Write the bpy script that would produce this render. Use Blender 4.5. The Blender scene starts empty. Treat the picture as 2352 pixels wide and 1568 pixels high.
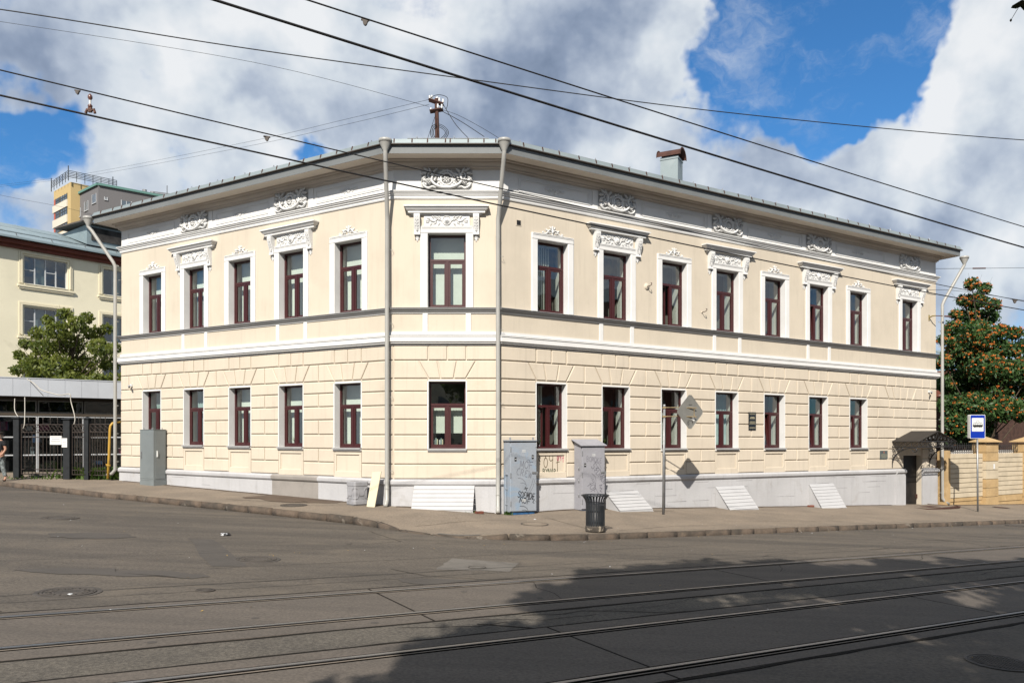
import bpy, bmesh, math, random
import numpy as np
from mathutils import Vector, Matrix, noise
random.seed(7); np.random.seed(7)
PI = math.pi
R = math.radians
scene = bpy.context.scene
col = scene.collection

# ------------------------------------------------------------------ camera
CAMZ = 2.155
cam_d = bpy.data.cameras.new('camera'); cam = bpy.data.objects.new('camera', cam_d); col.objects.link(cam)
cam.location = (0, 0, CAMZ); cam.rotation_euler = (R(90), 0, 0)
cam_d.sensor_width = 36; cam_d.lens = 36 * 1800 / 2352
cam_d.shift_y = (1010 - 784) / 2352
cam_d.clip_start = 0.05; cam_d.clip_end = 3000
scene.camera = cam

# ------------------------------------------------------------------ sun and sky
LIGHT = Vector((0.20, 1.0, -0.82)).normalized()
sun_d = bpy.data.lights.new('sun', 'SUN'); sun_d.energy = 5.0; sun_d.angle = R(0.53); sun_d.color = (1.0, 0.93, 0.83)
sun = bpy.data.objects.new('sun', sun_d); col.objects.link(sun)
sun.rotation_euler = LIGHT.to_track_quat('-Z', 'Y').to_euler(); sun.location = (0, -30, 40)
scene.view_settings.view_transform = 'Standard'; scene.view_settings.look = 'None'
scene.view_settings.gamma = 1; scene.view_settings.use_curve_mapping = False
scene.view_settings.exposure = 0.7
world = bpy.data.worlds.new('World'); scene.world = world; world.use_nodes = True

class NG:
    """tiny helper to write node trees"""
    def __init__(s, nt): s.nt = nt; s.L = nt.links
    def n(s, t, **k):
        o = s.nt.nodes.new(t)
        for a, b in k.items(): setattr(o, a, b)
        return o
    def put(s, sock, v):
        if v is None: return
        if hasattr(v, 'is_output') or isinstance(v, bpy.types.NodeSocket): s.L.new(v, sock)
        else: sock.default_value = v
    def math(s, op, a, b=None, c=None, clamp=False):
        o = s.n('ShaderNodeMath', operation=op); o.use_clamp = clamp
        s.put(o.inputs[0], a); s.put(o.inputs[1], b); s.put(o.inputs[2], c)
        return o.outputs[0]
    def vmath(s, op, a, b=None):
        o = s.n('ShaderNodeVectorMath', operation=op); s.put(o.inputs[0], a); s.put(o.inputs[1], b)
        return o.outputs['Value'] if op in ('DOT_PRODUCT', 'LENGTH') else o.outputs[0]
    def noise(s, vec, scale, detail=4, rough=0.5, dist=0.0, lac=2.0):
        o = s.n('ShaderNodeTexNoise'); s.put(o.inputs['Vector'], vec)
        o.inputs['Scale'].default_value = scale; o.inputs['Detail'].default_value = detail
        o.inputs['Roughness'].default_value = rough; o.inputs['Distortion'].default_value = dist
        o.inputs['Lacunarity'].default_value = lac
        return o.outputs[0]
    def mix(s, fac, a, b, mode='MIX'):
        o = s.n('ShaderNodeMix', data_type='RGBA', blend_type=mode)
        s.put(o.inputs[0], fac); s.put(o.inputs[6], a); s.put(o.inputs[7], b)
        return o.outputs[2]
    def ss(s, x, a, b):
        o = s.n('ShaderNodeMapRange', interpolation_type='SMOOTHSTEP')
        s.put(o.inputs[0], x); s.put(o.inputs[1], a); s.put(o.inputs[2], b)
        o.inputs[3].default_value = 0; o.inputs[4].default_value = 1
        return o.outputs[0]

def C4(c): return (c[0], c[1], c[2], 1.0)

def build_sky():
    nt = world.node_tree; nt.nodes.clear(); g = NG(nt)
    sky = g.n('ShaderNodeTexSky', sky_type='NISHITA'); sky.sun_disc = False
    sky.sun_elevation = R(38.8); sky.sun_rotation = R(180 + 11.3)
    sky.air_density = 1.0; sky.dust_density = 0.25; sky.ozone_density = 3.0; sky.altitude = 100
    skyc = g.mix(1.0, sky.outputs[0], C4((0.44, 0.90, 1.22)), 'MULTIPLY')
    bg1 = g.n('ShaderNodeBackground'); g.put(bg1.inputs[0], skyc); bg1.inputs[1].default_value = 0.070
    tc = g.n('ShaderNodeTexCoord'); d = tc.outputs['Generated']
    # clouds live on a flattened dome: stretched a little towards the horizon
    sep = g.n('ShaderNodeSeparateXYZ'); g.put(sep.inputs[0], d)
    def px(x, y):
        v = Vector((x - 1176, 1800, 1010 - y)).normalized(); return (v.x, v.y, v.z)
    warp = g.n('ShaderNodeTexNoise'); g.put(warp.inputs['Vector'], d); warp.inputs['Scale'].default_value = 4.5
    warp.inputs['Detail'].default_value = 5; warp.inputs['Roughness'].default_value = 0.62
    w1 = g.vmath('SUBTRACT', warp.outputs['Color'], (0.5, 0.5, 0.5))
    sc = g.n('ShaderNodeVectorMath', operation='SCALE'); g.put(sc.inputs[0], w1); sc.inputs['Scale'].default_value = 0.19
    p = g.vmath('ADD', d, sc.outputs[0])
    def blob(x, y, r, vec, soft=0.0):
        """1 in the middle, 0 at r pixels away (on a sphere of directions)"""
        c = px(x, y); rr = r / 1950.0
        dd = g.vmath('LENGTH', g.vmath('SUBTRACT', vec, c))
        return g.math('SUBTRACT', 1.0, g.math('DIVIDE', dd, rr), clamp=True)
    base = g.noise(d, 4.6, 8, 0.56, 0.08)
    base2 = g.noise(g.vmath('ADD', d, (-0.014, 0.0, 0.026)), 4.6, 5, 0.56, 0.08)
    vor = g.n('ShaderNodeTexVoronoi', feature='F1'); g.put(vor.inputs['Vector'], p); vor.inputs['Scale'].default_value = 17
    puff = g.math('SUBTRACT', 0.5, vor.outputs['Distance'])
    # where it is open blue and where the big clouds stand
    blues = [(1890, 0, 300, 1.1), (1800, 160, 230, 1.0), (2020, 110, 190, .8), (1950, 250, 150, .7), (2100, 20, 110, .6), (1660, 130, 110, .45), (1660, 260, 100, .35), (20, 340, 105, 1.5), (110, 300, 70, .5),
             (15, 420, 80, .5), (706, 348, 55, .95), (2112, 318, 60, .9), (1870, 300, 100, .4), (1600, 200, 60, .4)]
    clouds = [(2330, 170, 210, 1.5), (2230, 330, 190, 1.3), (2050, 400, 140, 1.0), (1960, 360, 80, .8), (1720, 330, 60, .45), (1760, 440, 150, .5), (1705, 195, 85, .85), (1640, 120, 60, .5), (300, 200, 250, .6),
              (1200, 150, 380, .5), (1500, 60, 160, .5), (560, 380, 120, .5), (60, 440, 90, .3), (140, 500, 120, .6), (1400, 330, 150, .5), (2250, 560, 220, .6), (1620, 40, 90, .5), (230, 330, 150, .8), (60, 110, 200, .9), (0, 170, 130, 1.0), (800, 180, 240, .9), (620, 240, 120, .5), (850, 420, 200, .6), (1250, 400, 300, .5)]
    dens = g.math('ADD', g.math('MULTIPLY', g.math('SUBTRACT', base, 0.5), 3.5), 0.42)
    dens = g.math('ADD', dens, g.math('MULTIPLY', puff, 0.30))
    for x, y, r, a in blues:
        dens = g.math('SUBTRACT', dens, g.math('MULTIPLY', blob(x, y, r, p), a * 1.25))
    for x, y, r, a in clouds:
        dens = g.math('ADD', dens, g.math('MULTIPLY', blob(x, y, r, p), a))
    cover = g.ss(dens, -0.12, 0.42)
    mw = g.n('ShaderNodeMapping'); g.put(mw.inputs[0], p); mw.inputs['Scale'].default_value = (1.0, 1.0, 1.9); mw.inputs['Rotation'].default_value = (0, 0.5, 0)
    wisp = g.ss(g.noise(mw.outputs[0], 5.5, 7, 0.66), 0.50, 0.80)
    cover = g.math('MAXIMUM', cover, g.math('MULTIPLY', wisp, 0.55))
    # light and dark inside the clouds
    lit = g.math('MULTIPLY', g.math('SUBTRACT', base, base2), 2.1)
    big = g.noise(p, 1.9, 2, 0.5)
    shade = g.math('ADD', g.math('ADD', lit, 0.66), g.math('MULTIPLY', g.math('SUBTRACT', big, 0.5), 0.7))
    shade = g.math('ADD', shade, g.math('MULTIPLY', puff, 0.34))
    shade = g.math('ADD', shade, g.math('MULTIPLY', g.math('SUBTRACT', base, 0.5), 0.45))
    # thin edges of a cloud let the light through
    shade = g.math('ADD', shade, g.math('MULTIPLY', g.ss(dens, 0.55, 0.10), 0.16))
    brights = [(2230, 120, 170, .34), (2060, 380, 150, .50), (2160, 260, 110, .28), (2300, 60, 110, .2), (230, 190, 170, .55), (330, 280, 190, .35), (590, 365, 110, .7), (740, 30, 230, .45), (420, 90, 170, .30), (980, 10, 160, .35),
               (2290, 580, 150, .6), (1640, 60, 150, .45), (1500, 180, 130, .3), (1720, 490, 70, .5), (100, 420, 110, .5), (1440, 320, 110, .45), (470, 170, 140, .3)]
    darks = [(1270, 120, 270, .45), (1130, 270, 230, .50), (1400, 60, 190, .30), (800, 250, 200, .10), (120, 110, 200, .22), (60, 230, 130, .2), (1800, 400, 190, .35), (1700, 330, 120, .25), (2060, 560, 170, .50), (660, 200, 130, .12), (2250, 420, 120, .2), (950, 320, 120, .2)]
    for x, y, r, a in brights:
        shade = g.math('ADD', shade, g.math('MULTIPLY', blob(x, y, r, p), a))
    for x, y, r, a in darks:
        shade = g.math('SUBTRACT', shade, g.math('MULTIPLY', blob(x, y, r, p), a))
    ramp = g.n('ShaderNodeValToRGB'); g.put(ramp.inputs[0], g.math('MULTIPLY', shade, 0.80, clamp=True))
    cr = ramp.color_ramp; cr.interpolation = 'LINEAR'
    cr.elements[0].position = 0.0; cr.elements[0].color = C4((0.19, 0.25, 0.36))
    cr.elements[1].position = 0.95; cr.elements[1].color = C4((0.93, 0.95, 0.97))
    e = cr.elements.new(0.22); e.color = C4((0.30, 0.37, 0.50))
    e = cr.elements.new(0.48); e.color = C4((0.52, 0.59, 0.70))
    e = cr.elements.new(0.70); e.color = C4((0.74, 0.80, 0.86))
    bg2 = g.n('ShaderNodeBackground'); g.put(bg2.inputs[0], ramp.outputs[0]); bg2.inputs[1].default_value = 0.575
    # ground side of the sphere stays plain
    mx = g.n('ShaderNodeMixShader'); g.put(mx.inputs[0], g.math('MULTIPLY', cover, 0.97))
    g.L.new(bg1.outputs[0], mx.inputs[1]); g.L.new(bg2.outputs[0], mx.inputs[2])
    out = g.n('ShaderNodeOutputWorld'); g.L.new(mx.outputs[0], out.inputs[0])
build_sky()
world.cycles.sampling_method = 'MANUAL'; world.cycles.sample_map_resolution = 512

# ------------------------------------------------------------------ materials
MATS = {}; ALB = 0.715
DRA = math.atan2(.5208, .8536)
def mat(name, c, rough=0.8, var=0.10, vscale=1.2, c2=None, fine=0.05, fscale=60, bump=0.15, bscale=80, bdist=0.004,
        metal=0.0, spec=0.35, stretch=None, blotch=None, drip=0.0):
    if name in MATS: return MATS[name]
    c = tuple(x * ALB for x in c); c2 = tuple(x * ALB for x in c2) if c2 else None
    if blotch: blotch = (tuple(x * ALB for x in blotch[0]),) + tuple(blotch[1:])
    m = bpy.data.materials.new(name); m.use_nodes = True; MATS[name] = m
    nt = m.node_tree; nt.nodes.clear(); g = NG(nt)
    out = g.n('ShaderNodeOutputMaterial'); bs = g.n('ShaderNodeBsdfPrincipled'); g.L.new(bs.outputs[0], out.inputs[0])
    geo = g.n('ShaderNodeNewGeometry'); pos = geo.outputs['Position']
    if stretch:
        mp = g.n('ShaderNodeMapping'); g.put(mp.inputs[0], pos); mp.inputs['Rotation'].default_value = (0, 0, -stretch[1])
        mp.inputs['Scale'].default_value = stretch[0]; sp = mp.outputs[0]
    else: sp = pos
    big = g.noise(sp, vscale, 5, 0.6)
    dark = tuple(x * (1 - var * 2.2) for x in c) if c2 is None else c2
    light = tuple(min(1, x * (1 + var)) for x in c) if c2 is None else c
    colr = g.mix(g.ss(big, 0.32, 0.68), C4(dark), C4(light))
    if c2 is None: colr = g.mix(g.ss(big, 0.30, 0.62), C4(dark), C4(c))
    if fine:
        f = g.noise(pos, fscale, 2, 0.7)
        mul = g.math('ADD', 1 - fine * 2.5, g.math('MULTIPLY', f, fine * 5))
        cmb = g.n('ShaderNodeCombineColor'); [g.put(cmb.inputs[i], mul) for i in range(3)]
        colr = g.mix(1.0, colr, cmb.outputs[0], 'MULTIPLY')
    if blotch:
        bc, bs_, lo, hi, amt = blotch
        bn = g.noise(pos, bs_, 6, 0.65, 0.6)
        colr = g.mix(g.math('MULTIPLY', g.ss(bn, lo, hi), amt), colr, C4(bc))
    if drip:
        mp2 = g.n('ShaderNodeMapping'); g.put(mp2.inputs[0], pos); mp2.inputs['Scale'].default_value = (5, 5, 0.35)
        dn = g.noise(mp2.outputs[0], 1.6, 5, 0.65)
        colr = g.mix(g.math('MULTIPLY', g.ss(dn, 0.50, 0.74), drip), colr, C4(tuple(x * 0.45 for x in c)))
    g.put(bs.inputs['Base Color'], colr)
    bs.inputs['Roughness'].default_value = rough; bs.inputs['Metallic'].default_value = metal
    bs.inputs['Specular IOR Level'].default_value = spec
    if bump:
        bn = g.noise(pos, bscale, 3, 0.6)
        b = g.n('ShaderNodeBump'); b.inputs['Strength'].default_value = bump; b.inputs['Distance'].default_value = bdist
        g.put(b.inputs['Height'], bn); g.L.new(b.outputs[0], bs.inputs['Normal'])
    return m

def glass_mat(name, tint=(.84, .90, .87), refl=0.13):
    m = bpy.data.materials.new(name); m.use_nodes = True; nt = m.node_tree; nt.nodes.clear(); g = NG(nt)
    out = g.n('ShaderNodeOutputMaterial')
    tr = g.n('ShaderNodeBsdfTransparent'); tr.inputs[0].default_value = C4(tint)
    gl = g.n('ShaderNodeBsdfGlossy'); gl.inputs['Roughness'].default_value = 0.01; gl.inputs[0].default_value = (1, 1, 1, 1)
    geo = g.n('ShaderNodeNewGeometry')
    cs = g.math('ABSOLUTE', g.vmath('DOT_PRODUCT', geo.outputs['Incoming'], geo.outputs['Normal']))
    sch = g.math('POWER', g.math('SUBTRACT', 1.0, cs, clamp=True), 5.0)
    nz = g.noise(geo.outputs['Position'], 1.3, 2, 0.4)
    b = g.n('ShaderNodeBump'); b.inputs['Strength'].default_value = 0.25; b.inputs['Distance'].default_value = 0.03
    g.put(b.inputs['Height'], nz); g.L.new(b.outputs[0], gl.inputs['Normal'])
    fac = g.math('ADD', refl, g.math('MULTIPLY', sch, 1.0 - refl), clamp=True)
    mx = g.n('ShaderNodeMixShader'); g.put(mx.inputs[0], fac); g.L.new(tr.outputs[0], mx.inputs[1]); g.L.new(gl.outputs[0], mx.inputs[2])
    g.L.new(mx.outputs[0], out.inputs[0]); MATS[name] = m
    return m

def leaf_mat(name, c1, c2, trans=0.35):
    m = bpy.data.materials.new(name); m.use_nodes = True; nt = m.node_tree; nt.nodes.clear(); g = NG(nt)
    out = g.n('ShaderNodeOutputMaterial'); geo = g.n('ShaderNodeNewGeometry')
    n1 = g.noise(geo.outputs['Position'], 1.6, 3, 0.6); n2 = g.noise(geo.outputs['Position'], 9.0, 2, 0.6)
    f = g.math('ADD', g.math('MULTIPLY', n1, 0.6), g.math('MULTIPLY', n2, 0.4))
    cc = g.mix(g.ss(f, 0.36, 0.64), C4(c1), C4(c2))
    df = g.n('ShaderNodeBsdfPrincipled'); g.put(df.inputs['Base Color'], cc); df.inputs['Roughness'].default_value = 0.5
    df.inputs['Specular IOR Level'].default_value = 0.3
    tl = g.n('ShaderNodeBsdfTranslucent'); g.put(tl.inputs[0], g.mix(0.5, cc, C4((c2[0] * 1.6, c2[1] * 1.7, c2[2]))))
    mx = g.n('ShaderNodeMixShader'); mx.inputs[0].default_value = trans
    g.L.new(df.outputs[0], mx.inputs[1]); g.L.new(tl.outputs[0], mx.inputs[2]); g.L.new(mx.outputs[0], out.inputs[0]); MATS[name] = m
    return m

M = dict(
    cream=mat('cream_paint', (.662, .588, .478), .85, .035, .9, fine=.02, blotch=((.66, .61, .50), 2.2, .66, .74, .35), drip=.16),
    cream_low=mat('cream_block_paint', (.675, .595, .483), .85, .04, .8, fine=.03, blotch=((.56, .47, .35), 1.7,   .60, .80, .45), drip=.20, bump=.3, bscale=30),
    white=mat('white_paint', (.80, .80, .79), .75, .03, 1.5, fine=.02, drip=.05),
    plinth=mat('grey_plinth_paint', (.53, .53, .545), .8, .05, .7, fine=.03, blotch=((.38, .36, .34), 1.5, .54, .78, .6), bump=.5, bscale=14, bdist=.01, drip=.22),
    patch=mat('unpainted_plinth', (.33, .305, .28), .9, .08, 1.2, bump=.5, bscale=20, bdist=.01),
    soffit=mat('beige_soffit_paint', (.80, .72, .62), .85, .04, .8, drip=.04),
    cornice=mat('grey_beige_cornice', (.56, .50, .44), .85, .05, .8),
    fascia=mat('grey_fascia_metal', (.20, .215, .22), .6, .06, .8, spec=.4, drip=.10),
    roof=mat('pale_blue_roof_metal', (.29, .345, .36), .5, .10, .5, metal=.2, blotch=((.40, .45, .46), 1.2, .55, .8, .5)),
    rust=mat('rusty_iron', (.085, .036, .026), .85, .2, 6, bump=.4),
    dark_edge=mat('dark_roof_edge', (.10, .085, .075), .7, .1),
    pipe=mat('grey_drainpipe_paint', (.42, .415, .39), .42, .05, 2, spec=.5, drip=.15),
    sillmetal=mat('grey_sill_metal', (.42, .42, .42), .5, .06, 2, metal=.1),
    flashing=mat('dark_flashing', (.28, .28, .27), .6, .1, 2),
    frame=mat('burgundy_window_frame', (.060, .013, .014), .35, .06, 3, fine=.02, bump=.05, spec=.5),
    blind=mat('vertical_blind_fabric', (.80, .82, .76), .9, .04, 2, bump=0),
    curtain=mat('cool_curtain_fabric', (.40, .50, .50), .9, .08, 2, bump=0),
    inner=mat('inner_window_jamb', (.74, .74, .70), .8, .03, 1, bump=0),
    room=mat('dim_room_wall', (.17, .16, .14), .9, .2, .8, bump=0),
    asphalt=mat('road_asphalt', (.122, .103, .083), .85, .06, .9, c2=(.078, .067, .056), fine=.36, fscale=24, bump=.6, bscale=110, bdist=.006,
                stretch=((.16, 1.5, 1), DRA), blotch=((.155, .128, .098), .55, .50, .74, .7)),
    asphalt_mid=mat('worn_gravelly_asphalt', (.125, .110, .090), .9, .06, .9, c2=(.088, .078, .066), fine=.42, fscale=24, bump=.9, bscale=60, bdist=.012),
    asphalt_dark=mat('dark_asphalt_repair', (.084, .074, .065), .85, .08, 1.2, fine=.12, fscale=90, bump=.4),
    asphalt_pale=mat('pale_asphalt_patch', (.165, .150, .132), .85, .12, 2.5, fine=.08),
    tar=mat('tar_joint', (.022, .019, .016), .95, .2, 4, spec=.1),
    slab=mat('track_slab_asphalt', (.128, .108, .090), .85, .06, .8, c2=(.098, .084, .071), fine=.28, fscale=30, bump=.4, bscale=90, stretch=((.25, 2.5, 1), DRA)),
    pave=mat('pavement_asphalt', (.258, .208, .158), .9, .06, .8, c2=(.200, .163, .126), fine=.26, fscale=24, bump=.5, bscale=90,
             blotch=((.10, .075, .052), .9, .60, .80, .5)),
    kerb=mat('kerb_stone', (.135, .100, .074), .9, .25, 2.2, c2=(.055, .046, .037), fine=.1, fscale=30, bump=.8, bscale=18, bdist=.02, blotch=((.20, .175, .145), 2.4, .60, .66, .7)),
    rail=mat('worn_rail_steel', (.30, .30, .31), .36, .08, 3, metal=.8, bump=.05, stretch=((.1, 6, 1), DRA)),
    raildark=mat('groove_shade_and_tar', (.009, .008, .007), 1.0, .1, 3, spec=0),  # near-black paints the deep groove's shade; also the tar seams
    iron=mat('black_wrought_iron', (.022, .021, .022), .5, .1, 6, spec=.4),
    irongate=mat('brown_black_iron', (.055, .042, .035), .6, .2, 5),
    post=mat('dark_green_grey_post', (.014, .017, .020), .75, .2, 5, blotch=((.12, .13, .15), 8, .70, .74, .6)),
    canopy=mat('canopy_sheet', (.040, .034, .029), .7, .1, 2),
    door=mat('dark_brown_door', (.018, .014, .012), .6, .3, 3, blotch=((.075, .062, .055), 3, .60, .7, .6)),
    cab_blue=mat('blue_grey_cabinet_paint', (.35, .385, .435), .55, .06, 1.5, blotch=((.24, .36, .50), 1.6, .50, .66, .6), bump=.5, bscale=26, bdist=.008, spec=.4),
    cab_grey=mat('lilac_grey_cabinet_paint', (.35, .35, .385), .6, .05, 1.5, bump=.6, bscale=26, bdist=.01, drip=.15),
    cab_left=mat('grey_green_cabinet_paint', (.20, .225, .23), .4, .05, 1.5, bump=.1, spec=.5),
    blue_paint=mat('blue_base_paint', (.03, .12, .28), .7, .2, 6),
    ink=mat('black_graffiti_ink', (.012, .012, .016), .6, 0, 1, fine=0, bump=0),
    ink_soft=mat('worn_grey_graffiti', (.11, .11, .14), .7, 0, 1, fine=0, bump=0),
    ink_brown=mat('brown_graffiti', (.13, .10, .05), .7, 0, 1, fine=0, bump=0),
    ink_pink=mat('pink_graffiti', (.55, .03, .16), .7, 0, 1, fine=0, bump=0),
    ink_green=mat('green_graffiti', (.04, .07, .03), .7, 0, 1, fine=0, bump=0),
    concrete=mat('painted_concrete', (.36, .36, .38), .8, .08, 4, blotch=((.30, .30, .31), 6, .55, .7, .6), bump=.4, bscale=40),
    board=mat('cream_board', (.68, .61, .44), .6, .02, 1),
    hatch=mat('white_slat_plastic', (.50, .50, .51), .5, .03, 2, drip=.05),
    bin=mat('black_bin_metal', (.040, .045, .052), .42, .15, 8, metal=.3, blotch=((.14, .13, .12), 9, .62, .72, .6)),
    binconc=mat('dirty_bin_base', (.10, .085, .07), .9, .25, 6, blotch=((.42, .36, .28), 5, .60, .64, .8)),
    galv=mat('galvanised_steel', (.36, .37, .38), .45, .1, 6, metal=.5),
    signback=mat('grey_sign_back', (.30, .295, .27), .55, .08, 2, metal=.3),
    signblue=mat('sign_blue', (.005, .035, .36), .35, .02, 1, fine=0, bump=0, spec=.5),
    signwhite=mat('sign_white', (.76, .78, .77), .4, .02, 1, fine=0, bump=0),
    black=mat('matt_black', (.012, .012, .014), .6, .05),
    plaque=mat('dark_plaque', (.020, .024, .030), .3, .1),
    plaque2=mat('grey_green_plaque', (.10, .12, .125), .4, .1),
    gold=mat('pale_gold_lettering', (.50, .45, .30), .5, 0, fine=0, bump=0),
    paper=mat('white_paper', (.78, .78, .76), .8, .03),
    yellow=mat('yellow_gas_pipe', (.52, .31, .05), .5, .1, 3),
    brick=mat('red_brick', (.22, .075, .05), .9, .2, 5),
    brick_shaded=mat('shaded_brick', (.095, .050, .036), .9, .2, 5),  # brick with the tree's shade put into its colour
    fence_cream=mat('fence_course_paint', (.62, .53, .39), .85, .07, 2, blotch=((.60, .47, .30), 3, .55, .75, .5), bump=.4, bscale=30),
    fence_ochre=mat('fence_ochre_paint', (.52, .36, .18), .85, .08, 2, blotch=((.70, .52, .30), 3, .5, .7, .5), bump=.3),
    kioskmetal=mat('kiosk_fascia_metal', (.52, .55, .60), .45, .04, 1, spec=.5),
    pvc=mat('white_pvc', (.56, .58, .60), .4, .03, 1),
    kioskdark=mat('kiosk_interior', (.055, .050, .048), .9, .4, .9, bump=0),
    kioskbrown=mat('kiosk_brown_trim', (.07, .055, .04), .8, .1),
    pale_yellow=mat('pale_yellow_render', (.90, .84, .64), .9, .04, .4, blotch=((.50, .46, .34), .5, .55, .75, .4)),
    surround=mat('yellowish_moulding', (.85, .78, .58), .9, .03),
    brown_eave=mat('brown_painted_eave', (.19, .055, .035), .8, .1),
    roof_old=mat('blue_grey_sheet_roof', (.30, .38, .41), .5, .08, .35, metal=.2, blotch=((.42, .49, .50), .4, .5, .7, .6)),
    tower_yellow=mat('tower_yellow_render', (.56, .42, .20), .9, .04, .1, bump=0, fine=0),
    tower_grey=mat('tower_grey_render', (.17, .165, .17), .9, .05, .1, bump=0, fine=0),
    tower_cream=mat('tower_cream_band', (.70, .65, .55), .9, .04, .1, bump=0, fine=0),
    tower_red=mat('tower_red_panel', (.48, .12, .08), .8, .04, .1, bump=0, fine=0),
    tower_green=mat('green_coping', (.13, .27, .24), .6, .04, .1, bump=0, fine=0),
    steel=mat('dark_steel_rail', (.07, .08, .09), .5, .1, 1, fine=0, bump=0),
    bark=mat('bark', (.10, .075, .05), .95, .2, 5, bump=.6, bscale=20, bdist=.02),
    soil=mat('dry_soil', (.13, .095, .06), .95, .2, 4, bump=.8, bscale=20, bdist=.03),
    insul=mat('white_porcelain', (.82, .82, .80), .2, .02, 1, fine=0, bump=0, spec=.6),
    brownins=mat('brown_porcelain', (.14, .06, .045), .3, .1, 8, spec=.6),
    wire=mat('black_cable', (.016, .015, .016), .6, .05, 3, fine=0, bump=0),
    skin=mat('skin', (.44, .24, .16), .6, .05, 6, fine=.02, bump=.05),
    cloth_black=mat('black_tshirt_cloth', (.014, .014, .016), .9, .1, 4),
    cloth_grey=mat('patterned_grey_trousers', (.25, .28, .28), .9, .3, 14, blotch=((.07, .09, .09), 16, .5, .56, .8)),
    hair=mat('dark_hair', (.03, .02, .015), .7, .2, 20),
    shoe=mat('black_shoe', (.02, .02, .022), .5, .1),
    berry=mat('orange_red_berries', (.85, .17, .015), .4, .15, 6, c2=(.65, .22, .02), fine=0, bump=0, spec=.5),
    litter=mat('litter_paper', (.7, .72, .74), .7, .1, 10),
    leafy=mat('fallen_leaf', (.55, .36, .08), .8, .2, 10),
)
GLASS = glass_mat('window_glass')
GLASS_DARK = glass_mat('dark_shop_glass', (.50, .55, .55), .12)
LEAF1 = leaf_mat('maple_leaves', (.045, .070, .014), (.16, .18, .035), .42)
LEAF2 = leaf_mat('rowan_leaves', (.020, .050, .016), (.060, .115, .032), .3)
LEAF3 = leaf_mat('lime_leaves', (.04, .08, .02), (.08, .12, .03), .3)
WEED = leaf_mat('weed_leaves', (.035, .075, .015), (.09, .14, .03), .35)

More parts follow.
